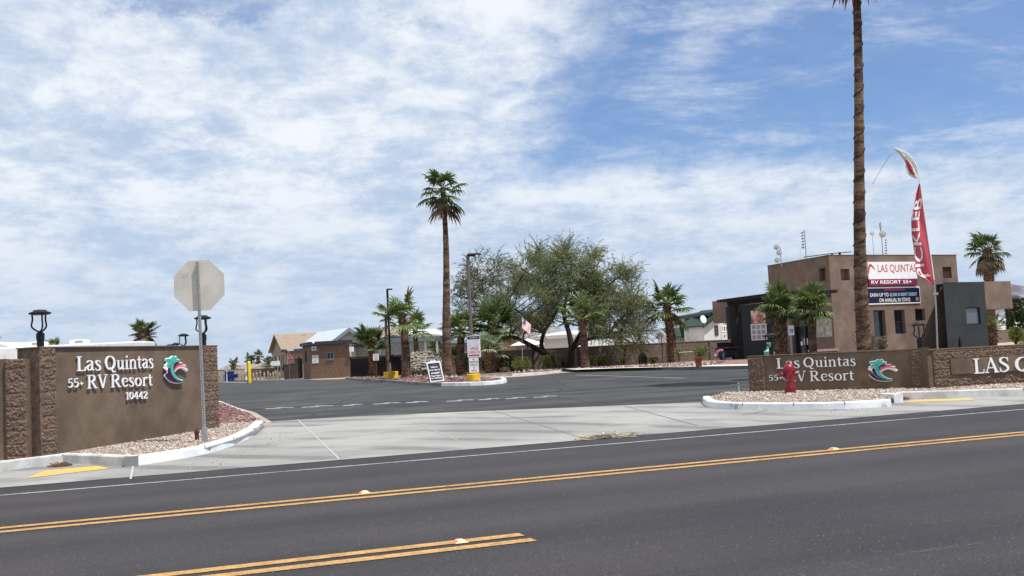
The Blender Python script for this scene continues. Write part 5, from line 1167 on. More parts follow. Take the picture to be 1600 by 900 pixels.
mb.build('little_flag', M_PINK, bn)
# slate wing with the brown overhang
S0 = at(1482, 553, 64.6); S1 = at(1546, 549.5, 66.5); dS = dirv(S0, S1); zS = at(1475, 441, 64.6).z; LS = (S1 - S0).to_2d().length
nS = Vector((dS.y, -dS.x, 0)); hW = facepx(S0, dS, 1510, 480, 1532, 507)
mb = MB(); wallface(mb, S0, dS, 0, LS, z00, zS, [hW], .2); bS = Vector((S0.x, S0.y, 0)).normalized() * 4
mb.poly([V3(S0, z00), V3(S0 + bS, z00), V3(S0 + bS, zS), V3(S0, zS)]); mb.poly([V3(S1, z00), V3(S1 + bS, z00), V3(S1 + bS, zS), V3(S1, zS)]); mb.poly([V3(S0, zS - .01), V3(S1, zS - .01), V3(S1 + bS, zS - .01), V3(S0 + bS, zS - .01)])
mb.build('slate_wall', M_SLATE, office); window(office, S0, dS, shr(hW), -.15, M_FRB, glass=mat('pale_pane', (.08, .1, .12), .08, spec=.8))
b1 = onplane(1582, 480, S0, dS)[0]; zb = onplane(1565, 482.5, S0, dS)[1]
MB().slab(S0, dS, LS + .003, b1, zb, zS + .015, -5, .01).build('overhang', M_OFFICE, office)
MB().slab(S0, dS, 1.05, 1.2, .5, 1.0, .0, .1).slab(S0, dS, 1.1, 1.15, 1.0, 1.2, .02, .06).build('gas_meter', M_BLACK, office)
# left overhang
q0 = at(1114.5, 500, 78); q1 = at(1152, 500, 75.2); dq = dirv(q0, q1)
MB().slab(q0, dq, 0, 4.2, at(1115, 505.5, 78).z, at(1115, 471, 78).z, -1.5, 0).build('overhang', M_OFFICE, office)
# entrance wall with posters; a darker slate colour stands in for its shade
E0 = at(1139, 566, 74); E1 = at(1214, 562, 69.2); dE = dirv(E0, E1); LE = (E1 - E0).to_2d().length; zE = at(1150, 478, 73).z
MB().slab(E0, dE, 0, LE, z00, zE, -2.5, 0).build('entrance_wall', mat('shaded_slate', (.014, .019, .024), .85, .1, .8), office)
n_ = facepx(E0, dE, 1174, 484.5, 1196.5, 504.5); MB().slab(E0, dE, *n_, .0, .03).build('poster', mat('red_collage', (.30, .05, .04), .5, 0, 2.2, col2=(.62, .45, .38), detail=3), office)
n_ = facepx(E0, dE, 1174, 505.5, 1198.5, 531.5); MB().slab(E0, dE, *n_, .0, .03).build('poster', mat('white_chart', (.55, .5, .55), .5), office)
pc = MB()
for i in range(3):
    for j in range(3):
        a = n_[0] + (n_[1] - n_[0]) * (.07 + .31 * i); b = n_[2] + (n_[3] - n_[2]) * (.06 + .31 * j); pc.slab(E0, dE, a, a + (n_[1] - n_[0]) * .24, b, b + (n_[3] - n_[2]) * .24, .031, .034)
pc.build('poster_pictures', mat('grey_pictures', (.16, .15, .19), .6, 0, 9, col2=(.34, .3, .36)), office)
n_ = facepx(E0, dE, 1149.5, 500, 1152, 522); MB().slab(E0, dE, *n_, .0, .05).build('slot_window', M_GLASS, office)
# pergola: posts, beams, slats
M_PERG = mat('black_stained_timber', (.014, .012, .012), .8, .3, 3)
p0 = at(1123, 468.5, 62); zp = p0.z; nL = Vector((-dL.y, dL.x, 0)); wP = 3.6     # pergola stands off the shaded face
if nL.dot(Vector((1, .3, 0))) < 0: nL = -nL
def pgp(a, c, z): v = Vector((p0.x, p0.y, 0)) + dL * a + nL * c; v.z = z; return v
def pbox(mb, a0, a1, c0, c1, z0_, z1_):
    i = len(mb.v)
    for a in (a0, a1):
        for c in (c0, c1):
            for z in (z0_, z1_): mb.v.append(pgp(a, c, z))
    for q in ((0, 1, 3, 2), (4, 6, 7, 5), (0, 4, 5, 1), (2, 3, 7, 6), (0, 2, 6, 4), (1, 5, 7, 3)): mb.f.append(tuple(i + k for k in q))
    return mb
for a_, w_ in ((.5, .62), (5.2, .4)): pbox(MB(), a_, a_ + w_, .35, .8, .3, zp - .42).build('pergola_post', M_PERG, office)
pbox(MB(), .25, 6.6, .4, .62, zp - .418, zp - .16).build('pergola_beam', M_PERG, office); pbox(MB(), .25, 6.6, 2.9, 3.1, zp - .418, zp - .16).build('pergola_beam', M_PERG, office)
sl_ = MB()
for k in range(24): pbox(sl_, .0 + k * .28, .07 + k * .28, -.1, wP, zp - .158, zp - .05)
for k in range(14): pbox(sl_, -.1, 6.7, -.1 + k * .27, -.03 + k * .27, zp - .048, zp)
sl_.build('pergola_slats', M_PERG, office)
pbox(MB(), 1.2, 6.4, .9, wP - .1, zp - .159, zp - .13).build('shade_panel', M_PERG, office)
# --- roof aerials
def mast(label, x, yb, yt, parts, sc=.028, Y=66):
    b = at(x + (yb - yt) * .05, yb, Y); b.z = zO - .35; tp_ = at(x, yt, Y); t = thing('antenna', b, label, 'antenna', 'aerials on the office roof'); 
    MB().tube([b, V3(b, tp_.z)], sc, 6).build('mast', M_GALV, t); return t, b, tp_.z
t, b, zt_ = mast('white mast with three small round dishes at the left of the office roof', 1219.5, 412, 387, 0)
for (x, y) in ((1213.5, 386.5), (1217.5, 395), (1214.5, 406.5)):
    c = at(x, y, 65.6); MB().lathe(c, [(.03, -.1), (.17, -.02), (.18, .03), (.02, .05)], 14, Vector((-.5, -.8, .1)).to_track_quat('Z', 'Y').to_matrix()).build('dish', mat('dish_grey', (.5, .5, .48), .5), t, smooth=True); MB().tube([c, V3(b, c.z)], .02, 5).build('bracket', M_GALV, t)
t, b, zt_ = mast('bare aerial mast with short rungs left of the towering palm', 1257.5, 404, 359, 0)
for (xo, y0, y1) in ((-4, 363, 388),):
    mb = MB()
    for k in range(6):
        c = at(1254.5 + k * .35, 364 + k * 4.6, 65.8); mb.tube([c, c + Vector((-.12, 0, .0))], .035, 5); mb.tube([c + Vector((-.06, 0, .06)), c + Vector((.16, .05, .06))], .012, 4)
    mb.build('rungs', M_BLACK, t)
MB().tube(smooth3([at(1254, 384, 65.8), at(1250, 393, 65.8), at(1252, 400, 65.8), at(1249, 407, 65.8)], 4), .012, 4).build('cable', mat('pale_cable', (.4, .4, .4), .6), t)
t = thing('boom_antenna', V3(at(1300, 399, 65), zO), 'long thin boom aerial lying above the office roof corner', 'antenna', 'aerials on the office roof')
MB().tube([at(1255, 402, 66), at(1296, 396.5, 65), at(1331, 393.5, 64.5)], .028, 6).build('boom', M_BLACK, t); MB().box(at(1312, 396, 64.8), (.12, .1, .16)).box(at(1300, 397.5, 64.9), (.08, .1, .16)).build('clamp', M_BLACK, t)
MB().tube([V3(at(1300, 399, 65), zO - .3), at(1300, 397, 65)], .025, 5).build('mast', M_GALV, t)
t, b, zt_ = mast('double aerial mast with one round dish, right of the towering palm', 1377, 397, 347, 0, Y=69)
MB().tube([at(1373.5, 348.5, 69), at(1376, 361, 69)], .03, 5).build('short_mast', M_GALV, t)
c = at(1379, 366, 68.7); MB().lathe(c, [(.03, -.06), (.22, -.02), (.23, .03), (.02, .06)], 16, Vector((-.2, -.9, 0)).to_track_quat('Z', 'Y').to_matrix()).build('dish', mat('dish_grey', (.5, .5, .48), .5), t, smooth=True)
t, b, zt_ = mast('thin rung aerial beside the double mast', 1384.5, 398, 374, 0, sc=.015, Y=69)
mb = MB()
for k in range(6):
    c = at(1384, 375 + k * 4.1, 68.9); mb.tube([c + Vector((-.07, 0, 0)), c + Vector((.07, 0, 0))], .03, 5)
mb.build('rungs', M_BLACK, t)
t, b, zt_ = mast('small dish on a wire mast half hidden by the towering palm', 1363.5, 400, 360, 0, sc=.015, Y=69)
MB().lathe(at(1362.5, 364.5, 68.8), [(.03, -.05), (.17, -.02), (.18, .03), (.02, .05)], 14, Vector((.3, -.9, 0)).to_track_quat('Z', 'Y').to_matrix()).build('dish', mat('dish_grey', (.5, .5, .48), .5), t, smooth=True)
# --- things by the office
p = at(1240, 590, 33.0); p.z = gz(p.x, p.y); a = at(1235.5, 509, 33); t = thing('parking_sign', p, 'small blue-bordered accessible parking sign on a thin post before the office door', 'sign')
MB().tube([p, V3(p, at(1237, 510, 33).z)], .022, 6).build('post', M_GALV, t)
q0 = at(1232.3, 524, 32.95); q1 = at(1241.3, 524, 32.95); dq = dirv(q0, q1); W = (q1 - q0).length; zt_ = at(1236, 508.5, 32.95).z
MB().slab(q0, dq, 0, W, q0.z, zt_, -.01, 0).build('panel', M_WHITE, t)
fr = wframe(q0, dq); MB().slab(q0, dq, W * .2, W * .8, q0.z + (zt_ - q0.z) * .22, q0.z + (zt_ - q0.z) * .62, .001, .004).build('blue_square', mat('sign_blue', (.02, .07, .3), .5), t)
mb = MB(); zc = q0.z; Hq = zt_ - zc; stroke_mesh(mb, [(W * .42, zc + Hq * .57, .03), (W * .45, zc + Hq * .42, .02), (W * .62, zc + Hq * .4, .02), (W * .68, zc + Hq * .28, .02)], fr, .0045, .007); stroke_mesh(mb, ell(W * .48, zc + Hq * .35, W * .16, W * .16, .018, .018, 100, 380, 16), fr, .0045, .0075); mb.build('wheelchair_symbol', M_WHITE, t)
p = at(1203.5, 570, 40); p.z = gz(p.x, p.y); hz = at(1203.5, 535, 40).z - p.z
t = thing('vase', p, 'pale green tall vase beside the shaggy palm before the office', 'vase'); M_VASE = mat('celadon_glaze', (.27, .5, .36), .35)
MB().lathe(p, [(.1, 0), (.12, hz * .2), (.2, hz * .6), (.22, hz * .7), (.1, hz * .78), (.085, hz * .88)], 8).build('body', M_VASE, t); MB().lathe(p + Vector((0, 0, hz * .881)), [(.085, 0), (.12, hz * .1), (.1, hz * .11)], 12).build('rim', M_VASE, t, smooth=True)
p = at(1288, 566, 48); p.z = gz(p.x, p.y); t = thing('bench', p, 'dark red bench with a pale top edge under the noticeboard', 'bench'); zz = at(1288, 545.5, 48).z; M_MAH = mat('maroon_wood', (.09, .025, .02), .6, .2, 4); wB = 44 * 48 / F_PX
MB().box((p.x, p.y, zz - .05), (wB, .5, .1), R(8)).build('seat', mat('pale_bench_top', (.3, .22, .2), .6), t)
for dx in (-.42, 0, .42): MB().box((p.x + dx * wB, p.y + dx * .17, (zz - .1 + p.z) / 2), (.1, .42, zz - .1 - p.z), R(8)).build('leg', M_MAH, t)
MB().box((p.x, p.y + .03, zz - .2), (wB * .96, .06, .18), R(8)).build('apron', M_MAH, t)
# maroon cart & garden figure
p = at(1137, 568, 61); p.z = gz(p.x, p.y) + .1; t = thing('covered_cart', p, 'dark maroon covered cart parked by the pergola post', 'cart'); M_CART = mat('maroon_canvas', (.05, .01, .025), .6); M_CB = mat('cart_dark', (.01, .008, .012), .6)
k = 61 / F_PX; zt_ = at(1137, 542, 61).z
MB().box((p.x + .1, p.y + .3, zt_ - .06), (30 * k, 1.5, .1)).build('roof', M_CART, t, bevel=.02)
MB().box((p.x + .1, p.y + .3, p.z + .38), (28 * k, 1.3, .46)).build('body', M_CB, t, bevel=.05)
for dx in (-.5, .62):
    for dy in (-.3, .9): MB().tube([(p.x + dx, p.y + dy, p.z + .55), (p.x + dx * .96, p.y + dy, zt_ - .1)], .025, 5).build('roof_post', M_CB, t)
for dx in (-.35, .5): MB().lathe((p.x + dx, p.y - .42, p.z + .17), [(.17, 0), (.19, .02), (.19, .1), (.17, .12)], 14, Matrix.Rotation(R(90), 3, 'X')).build('wheel', M_CB, t)
MB().box((p.x + .1, p.y + .75, p.z + .8), (27 * k, .06, .5)).build('seat_back', M_CB, t)
# a bending garden figure, pink top and jeans
p = at(1129, 567.5, 57.5); p.z = gz(p.x, p.y) + .1; t = thing('garden_figure', p, 'knee-high garden figure bending over, pink top and blue jeans, before the maroon cart', 'garden figure')
k = .62
def skin_fig(name, vs, es, rad, m):
    me = bpy.data.meshes.new(name); me.from_pydata([tuple(v) for v in vs], es, []); o = bpy.data.objects.new(name, me); scene.collection.objects.link(o)
    sm = o.modifiers.new('s', 'SKIN'); sv = me.skin_vertices[0].data
    for q, r in zip(sv, rad): q.radius = (r, r)
    sv[0].use_root = True; su = o.modifiers.new('u', 'SUBSURF'); su.levels = su.render_levels = 2; bpy.context.view_layer.update()
    m2 = bpy.data.meshes.new_from_object(o.evaluated_get(bpy.context.evaluated_depsgraph_get())); o.modifiers.clear(); o.data = m2; bpy.data.meshes.remove(me); m2.materials.clear(); m2.materials.append(m)
    for pl in m2.polygons: pl.use_smooth = True
    o.parent = t; o.location = (0, 0, 0); return o
SC = lambda x, y, z: Vector((x, y, z)) * k
skin_fig('body', [SC(.12, 0, .85), SC(.0, 0, 1.02), SC(-.22, 0, 1.0), SC(-.42, 0, .85), SC(-.5, 0, .72), SC(-.56, 0, .64), SC(-.34, -.15, .92), SC(-.42, -.17, .65), SC(-.45, -.16, .42), SC(-.34, .15, .92), SC(-.42, .17, .65), SC(-.45, .16, .42)], [(0, 1), (1, 2), (2, 3), (3, 4), (4, 5), (2, 6), (6, 7), (7, 8), (2, 9), (9, 10), (10, 11)], [.15 * k, .15 * k, .15 * k, .1 * k, .07 * k, .1 * k, .07 * k, .05 * k, .035 * k, .07 * k, .05 * k, .035 * k], mat('pink_shirt', (.42, .14, .26), .8))
skin_fig('jeans', [SC(.12, 0, .86), SC(.12, -.1, .75), SC(.08, -.12, .42), SC(.13, -.12, .06), SC(.12, .1, .75), SC(.08, .12, .42), SC(.13, .12, .06)], [(0, 1), (1, 2), (2, 3), (0, 4), (4, 5), (5, 6)], [.17 * k, .13 * k, .09 * k, .065 * k, .13 * k, .09 * k, .065 * k], mat('denim', (.06, .1, .16), .9))
MB().lathe(SC(-.56, 0, .52), [(.02 * k, 0), (.2 * k, .03 * k), (.13 * k, .08 * k), (.11 * k, .16 * k), (.02 * k, .18 * k)], 14).build('hat', mat('straw_hat', (.42, .3, .28), .8), t, local=True, smooth=True)
# terracotta pot
p = g(1092, 572.5, .15); k = p.y / F_PX; t = thing('plant_pot', p, 'square terracotta pot standing on the pale pavement', 'pot'); M_TER = mat('terracotta', (.27, .07, .035), .8, .15, 6)
w0, w1, hh = 9 * k, 11.5 * k, 15 * k
MB().lathe(p, [(w0 * .72, 0), (w1 * .66, hh * .82)], 4, Matrix.Rotation(R(35), 3, 'Z')).build('body', M_TER, t); MB().lathe(p + Vector((0, 0, hh * .821)), [(w1 * .74, 0), (w1 * .74, hh * .18)], 4, Matrix.Rotation(R(35), 3, 'Z')).build('rim', M_TER, t)
# sign frame rack by the pot
p = at(1073, 566, 56); p.z = gz(p.x, p.y) + .1; t = thing('garden_trellis', p, 'low wire trellis panel between the stubbly palm and the olive bush', 'trellis'); mb = MB(); k = 56 / F_PX
for j in range(7): mb.tube([p + Vector((-.35 + j * .115, 0, 0)), p + Vector((-.35 + j * .115, 0, .62))], .008, 4)
mb.build('bars', M_GALV, t); MB().tube([p + Vector((-.38, 0, .62)), p + Vector((.37, 0, .62))], .014, 4).build('rail', M_GALV, t)
# thin poles by the wall
for x, yt, yb, lb in ((1036, 522, 568, 'thin dark pole before the block wall, left of the stubbly palm'),):
    p = g(x, yb, .12); t = thing('thin_pole', p, lb, 'pole'); MB().tube([p, V3(p, at(x, yt, p.y).z)], .022, 6).build('pole', M_BLACK, t); MB().lathe(p, [(.06, 0), (.03, .08)], 8).build('foot', M_BLACK, t)
# --- perimeter block walls
def bwall(name, label, P, tops, Y, th=.2, pil=(), m=M_CMU):
    pts = [at(x, y, d) for (x, y), d in zip(P, Y)]; t = thing(name, (pts[0].x, pts[0].y, gz(pts[0].x, pts[0].y)), label, 'wall')
    zt_ = at(P[0][0], tops[0], Y[0]).z; O = pts[0]; d = dirv(pts[0], pts[-1]); L = (pts[-1] - pts[0]).to_2d().length; z1 = at(P[-1][0], tops[-1], Y[-1]).z; zt2 = (zt_ + z1) / 2
    MB().slab(O, d, 0, L, 0, zt2, -th, 0).build('wall', m, t); MB().slab(O, d, -.02, L + .02, zt2 + .001, zt2 + .05, -th - .02, .02).build('cap', mat('cap_block', (.22, .165, .135), .9, .1, 3), t)
    for x in pil:
        s = onplane(x, P[0][1] - 10, O, d)[0]; MB().slab(O, d, s - .05, s + .05, 0, zt2 - .01, 0, .02).build('pilaster', mat('wall_joint', (.06, .045, .04), .9), t)
    return t, O, d, zt2
bwall('garden_wall', 'long brown block wall behind the mesquite and the row of bushes', [(690, 583), (1150, 562)], [552.5, 532.3], [62.8, 64.5], pil=(834, 905, 978, 1044, 1110))
bwall('garden_wall', 'brown block wall beyond the short palm at the right edge', [(1552, 545), (1640, 541)], [517, 512.5], [90, 96], pil=(1556,))
# --- railing fence left of the island
f0 = at(549, 590, 74); f1 = at(640, 586, 74); dF = dirv(f0, f1); LF = (f1 - f0).to_2d().length; zf = at(590, 556, 74).z
t = thing('metal_railing', f0, 'dark vertical-bar metal railing between the guard house and the island palms', 'fence'); mb = MB(); n = int(LF / .11)
for k in range(n): mb.slab(f0, dF, k * .11, k * .11 + .05, .45, zf, -.02, .02)
mb.build('bars', M_PERG, t); 
for z in (.6, zf - .06): MB().slab(f0, dF, 0, LF, z, z + .06, .021, .05).build('rail', M_PERG, t)
for s in (0, LF * .36, LF * .72, LF): MB().slab(f0, dF, s - .05, s + .05, .4, zf + .05, -.07, -.021).build('post', M_PERG, t)
MB().slab(f0, dF, .02, LF, .5, zf - .1, -.09, -.075).build('privacy_mesh', mat('brown_mesh', (.03, .02, .018), .9), t)
# --- guard house
M_GH = blockmat('painted_brown_block', (.19, .125, .09), (.175, .115, .083), (.14, .085, .062), .4, .2, .01)
Q0 = at(486, 592, 80); Q1 = at(548, 589.2, 79.5); Q2 = at(474.5, 591.5, 84.5); dA = dirv(Q0, Q1); LA = (Q1 - Q0).to_2d().length; dB = dirv(Q2, Q0); LB = (Q0 - Q2).to_2d().length
zG = at(486, 539.5, 80).z; gh = thing('guard_house', (Q0.x, Q0.y, gz(Q0.x, Q0.y)), 'small brown block guard house with a flat dark eave, left of the railing', 'building')
mb = MB(); h1 = facepx(Q0, dA, 510, 549.5, 521.5, 561.5); h2 = facepx(Q2, dB, 476.5, 548, 480, 566)
wallface(mb, Q0, dA, 0, LA, 0, zG, [h1], .12); wallface(mb, Q2, dB, 0, LB, 0, zG, [h2], .12); Q3 = Q1 + (Q2 - Q0)
mb.poly([V3(Q1, 0), V3(Q3, 0), V3(Q3, zG), V3(Q1, zG)]); mb.poly([V3(Q3, 0), V3(Q2, 0), V3(Q2, zG), V3(Q3, zG)]); mb.build('wall', M_GH, gh)
window(gh, Q0, dA, shr(h1), -.1, M_GALV, mull=1, fw=.05); window(gh, Q2, dB, shr(h2), -.1, M_FRB, fw=.05); s_ = facepx(Q0, dA, 509.5, 561.5, 522, 563); MB().slab(Q0, dA, *s_, 0, .06).build('window_sill', mat('cap_block', (.22, .165, .135), .9), gh)
e0 = .22; ov = [Q0 - dA * e0 - dB * -e0, Q1 + dA * e0 + dB * e0, Q3 + dA * e0 - dB * e0, Q2 - dA * e0 - dB * e0]
MB().prism([(q.x, q.y) for q in ov], zG + .002, zG + .26).build('eave', mat('dark_fascia', (.05, .05, .055), .7), gh)
s_ = facepx(Q0, dA, 487, 541.5, 494.5, 547.5); MB().slab(Q0, dA, *s_, 0, .03).build('arrow_sign', M_WHITE, gh); mb = MB(); f = wframe(Q0, dA); cx_ = (s_[0] + s_[1]) / 2; cz_ = (s_[2] + s_[3]) / 2; mb.poly([f(cx_ + x * .14, cz_ + z * .09, .034) for x, z in ((-1, 0), (-.2, 1), (-.2, .4), (1, .2), (1, -.6), (-.2, -.5), (-.2, -1))]); mb.build('arrow', M_INK, gh)
s_ = facepx(Q0, dA, 488, 555, 497.5, 567.5); MB().slab(Q0, dA, *s_, 0, .03).build('notice_sign', M_WHITE, gh)
w_, h_ = s_[1] - s_[0], s_[3] - s_[2]; mb = MB(); mb.slab(Q0, dA, s_[0] + w_ * .06, s_[1] - w_ * .06, s_[2] + h_ * .70, s_[2] + h_ * .76, .031, .034)
for s, u0, u1, v in (('NOTICE', .2, .8, .8), ('ALL VISITORS', .12, .88, .5), ('MUST', .32, .68, .32), ('CHECK IN', .24, .76, .14)): sans(mb, s, f, s_[0] + w_ * u0, s_[0] + w_ * u1, s_[2] + h_ * v, s_[2] + h_ * (v + .12), .034)
mb.build('lettering', M_INK, gh)
s_ = facepx(Q0, dA, 547, 541.5, 552, 549.5); MB().slab(Q0, dA, *s_, -.1, .2).build('white_box', M_WHITE, gh)
q = at(489.5, 537, 79.5); MB().lathe(q, [(.02, 0), (.09, .03), (.1, .1), (.06, .17), (.01, .19)], 12).build('camera_globe', M_WHITE, gh, smooth=True)
# --- gable houses
def gable_house(name, label, F0, F1, depth, ze, zr, wallm, roofm, fascm, over=.3, frontgable=True, z0=.3, cat='house'):
    """F0-F1: front wall foot; depth goes back; ridge runs back when frontgable else along the front"""
    d = dirv(F0, F1); L = (F1 - F0).to_2d().length; b = Vector((-d.y, d.x, 0)); t = thing(name, (F0.x, F0.y, gz(F0.x, F0.y)), label, cat, 'houses in the park')
    def P(s, q, z): v = F0 + d * s + b * q; v.z = z; return v
    mb = MB(); mb.poly([P(0, 0, z0), P(L, 0, z0), P(L, 0, ze)] + ([P(L / 2, 0, zr)] if frontgable else []) + [P(0, 0, ze)]); mb.poly([P(0, depth, z0), P(L, depth, z0), P(L, depth, ze)] + ([P(L / 2, depth, zr)] if frontgable else []) + [P(0, depth, ze)])
    mb.poly([P(0, 0, z0), P(0, depth, z0), P(0, depth, ze)] + ([] if frontgable else [P(0, depth / 2, zr)]) + [P(0, 0, ze)]); mb.poly([P(L, 0, z0), P(L, depth, z0), P(L, depth, ze)] + ([] if frontgable else [P(L, depth / 2, zr)]) + [P(L, 0, ze)])
    mb.build('wall', wallm, t); rf = MB(); th = .12; fa_ = MB()
    if frontgable:
        sl = (zr - ze) / (L / 2)
        for (a, m_) in ((-over, L / 2), (L + over, L / 2)):
            za = ze - sl * over; 
            top = [P(a, -over, za + th), P(m_, -over, zr + th), P(m_, depth + over, zr + th), P(a, depth + over, za + th)]; bot = [v - Vector((0, 0, th)) for v in top]
            rf.poly(top); rf.poly(bot); 
            for k in range(4): rf.poly([top[k], top[(k + 1) % 4], bot[(k + 1) % 4], bot[k]])
            f_ = [top[0] - b * .03 + Vector((0, 0, .02)), top[1] - b * .03 + Vector((0, 0, .02)), bot[1] - b * .03 - Vector((0, 0, .16)), bot[0] - b * .03 - Vector((0, 0, .16))]; g_ = [v + b * .028 for v in f_]
            fa_.poly(f_); fa_.poly(g_); [fa_.poly([f_[k], f_[(k + 1) % 4], g_[(k + 1) % 4], g_[k]]) for k in range(4)]
    else:
        sl = (zr - ze) / (depth / 2)
        for (a, m_) in ((-over, depth / 2), (depth + over, depth / 2)):
            za = ze - sl * over
            top = [P(-over, a, za + th), P(-over, m_, zr + th), P(L + over, m_, zr + th), P(L + over, a, za + th)]; bot = [v - Vector((0, 0, th)) for v in top]
            rf.poly(top); rf.poly(bot)
            for k in range(4): rf.poly([top[k], top[(k + 1) % 4], bot[(k + 1) % 4], bot[k]])
        zf_ = ze - sl * over; fa_.slab(F0, d, -over, L + over, zf_ - .12, zf_ + .13, over + .002, over + .04)
    rf.build('roof', roofm, t); fa_.build('fascia', fascm, t); return t, d, L, b, P
M_TANROOF = mat('tan_shingles', (.24, .18, .13), .9, 0, 5, .3, 20, col2=(.33, .26, .19), stretch=(1, 1, 4)); M_TANW = mat('tan_siding', (.32, .24, .16), .8, .06, 2)
M_BLUEF = mat('blue_grey_trim', (.18, .25, .3), .6); M_METROOF = mat('white_metal_roof', (.5, .55, .58), .45, .05, 2); M_CREAM = mat('cream_wall', (.55, .52, .45), .8, .06, 2)
M_DKTRIM = mat('dark_trim', (.04, .045, .05), .7); M_WHW = mat('white_siding', (.62, .62, .6), .7, .05, 2); M_GREENR = mat('green_roof', (.022, .052, .034), .6, .15, 2)
F0 = at(447, 592, 96); F1 = at(540, 588, 97.9); t, d, L, b, P = gable_house('tan_house', 'house with tan shingle roof and dark gable, behind the guard house', F0, F1, 9, at(447, 546, 96).z, at(446, 523.5, 100.5).z, M_TANW, M_TANROOF, M_DKTRIM, .4, False)
MB().slab(F0 + d * 2.2, d, 0, .3, at(460, 526, 98).z, at(460, 524, 100).z, -3.9, -3.6).build('roof_vent', M_GALV, t)
e = MB(); e.slab(F0, Vector((-b.x, -b.y, 0)) * -1, 1, 8, .8, 2.6, .02, .06)
for s, w in ((1.3, .9), (4.0, 1.4), (6.4, .8)):
    a = P(-.03, s + w, 0); window(t, a, -b, (0, w, 1.2, 2.6), 0, M_DKTRIM)
s_ = facepx(F0, d, 448, 546, 453, 573); window(t, F0, d, (s_[0] + .05, s_[1], 1.0, 2.75), .0, M_WHW, bars=1)
F0 = at(519, 590, 84); F1 = at(572, 587, 85.3); t, d, L, b, P = gable_house('blue_trim_house', 'cream house with white metal roof and pale blue gable trim, behind the guard house', F0, F1, 8, at(519, 534.5, 84).z, at(543.5, 513.5, 83).z, M_CREAM, M_METROOF, M_BLUEF, .45, True)
F0 = at(560, 587, 92); F1 = at(627, 584, 92); t = thing('white_garage', F0, 'long white horizontally-boarded shed behind the dark railing', 'shed', 'houses in the park'); d = dirv(F0, F1); zz = at(590, 538.5, 92).z
MB().slab(F0, d, 0, 3.75, .3, zz, -4, 0).build('wall', blockmat('white_lap_siding', (.6, .6, .57), (.57, .57, .54), (.3, .3, .29), 30, .22, .014), t); MB().slab(F0, d, -.1, 3.85, zz + .002, zz + .14, -4.1, .12).build('roof', M_WHITE, t)
F0 = at(585, 585, 104); F1 = at(650, 582, 104); gable_house('tan_house', 'tan-roofed low house seen above the dark railing', F0, F1, 9, at(600, 531, 104).z, at(600, 515.5, 108).z, M_TANW, M_TANROOF, M_BLUEF, .3, False)
# carport
q0 = at(588, 532, 74); q1 = at(684, 529, 73); d = dirv(q0, q1); L = (q1 - q0).to_2d().length; zz = at(640, 530.5, 73.5).z; t = thing('carport', (q0.x, q0.y, .45), 'flat blue-grey carport roof on slim white posts behind the island', 'carport')
MB().slab(q0, d, 0, L, zz - .16, zz + .16, -4, 0).build('roof', M_BLUEF, t)
for s in (.15, L * .62, L * .78, L - .15):
    MB().slab(q0, d, s - .06, s + .06, .4, zz - .162, -.3, -.18).build('post', M_WHW, t)
# white-roofed houses behind
F0 = at(655, 583, 100); F1 = at(700, 581, 101); gable_house('white_roof_house', 'low house with bright white roof behind the carport', F0, F1, 10, at(660, 528, 100).z, at(680, 514, 103).z, M_WHW, M_METROOF, M_BLUEF, .3, False)
F0 = at(690, 582, 80); F1 = at(748, 579, 84); t, d, L, b, P = gable_house('grey_house', 'grey lap-sided house behind the tall island palm', F0, F1, 9, at(700, 533, 80).z, at(718, 519, 80).z, blockmat('grey_lap_siding', (.3, .3, .29), (.28, .28, .27), (.15, .15, .15), 30, .2, .014), mat('grey_shingles', (.22, .215, .2), .9, .2, 3), M_BLUEF, .3, False)
window(t, F0, d, (1.2, 2.2, 1.3, 2.5), 0, M_WHW)
F0 = at(745, 579, 84); F1 = at(808, 577, 82); gable_house('grey_gable_house', 'house with a grey gable behind the shaggy palm', F0, F1, 9, at(765, 530, 84).z, at(768, 518, 84).z + .4, M_TANW, mat('grey_shingles', (.22, .215, .2), .9, .2, 3), M_WHW, .4, True)
F0 = at(838, 575, 80); F1 = at(898, 573, 78); t, d, L, b, P = gable_house('white_trailer_home', 'pale low home seen between the mesquite trunks', F0, F1, 9, at(860, 527, 80).z, at(860, 520, 82).z, M_WHW, mat('grey_white_roof', (.5, .5, .48), .8), M_WHITE, .3, False)
F0 = at(905, 573, 84); F1 = at(1010, 569, 84); t, d, L, b, P = gable_house('low_pale_home', 'low pale home behind the wall, right of the smooth-trunked palm', F0, F1, 7, at(950, 533, 84).z, at(950, 527, 86).z, M_WHW, mat('grey_white_roof', (.5, .5, .48), .8), M_WHITE, .3, False)
# green-roofed two storey house
F0 = at(1050, 562, 96); F1 = at(1112, 558, 86); d = dirv(F0, F1)
t, d, L, b, P = gable_house('green_roof_house', 'white two-storey house with green roofs and a satellite dish', F0, F1, 6, at(1055, 498, 96).z, at(1055, 494, 97).z + .15, M_WHW, M_GREENR, M_GREENR, .5, False)
for (x0, y0, x1, y1, mu, ba) in ((1055, 499.5, 1062.5, 508, 1, 0), (1070.5, 498, 1078, 507, 1, 0), (1057, 514, 1063, 530.5, 1, 0), (1073.5, 512.5, 1077, 531.5, 0, 1)):
    s_ = facepx(F0, d, x0, y0, x1, y1); window(t, F0, d, s_, .0, M_GREENR if mu else M_DKTRIM, glass=mat('light_pane', (.12, .13, .15), .1), mull=mu, bars=ba, fw=.12)
G0 = at(1102.5, 562, 85); G1 = at(1165, 558, 86.5); 
t2, d2, L2, b2, P2 = gable_house('green_gable_wing', 'white lower wing with green gable roof beside the office overhang', G0, G1, 3, at(1102, 507, 85).z, at(1118, 484, 85).z, M_WHW, M_GREENR, M_GREENR, .3, True)
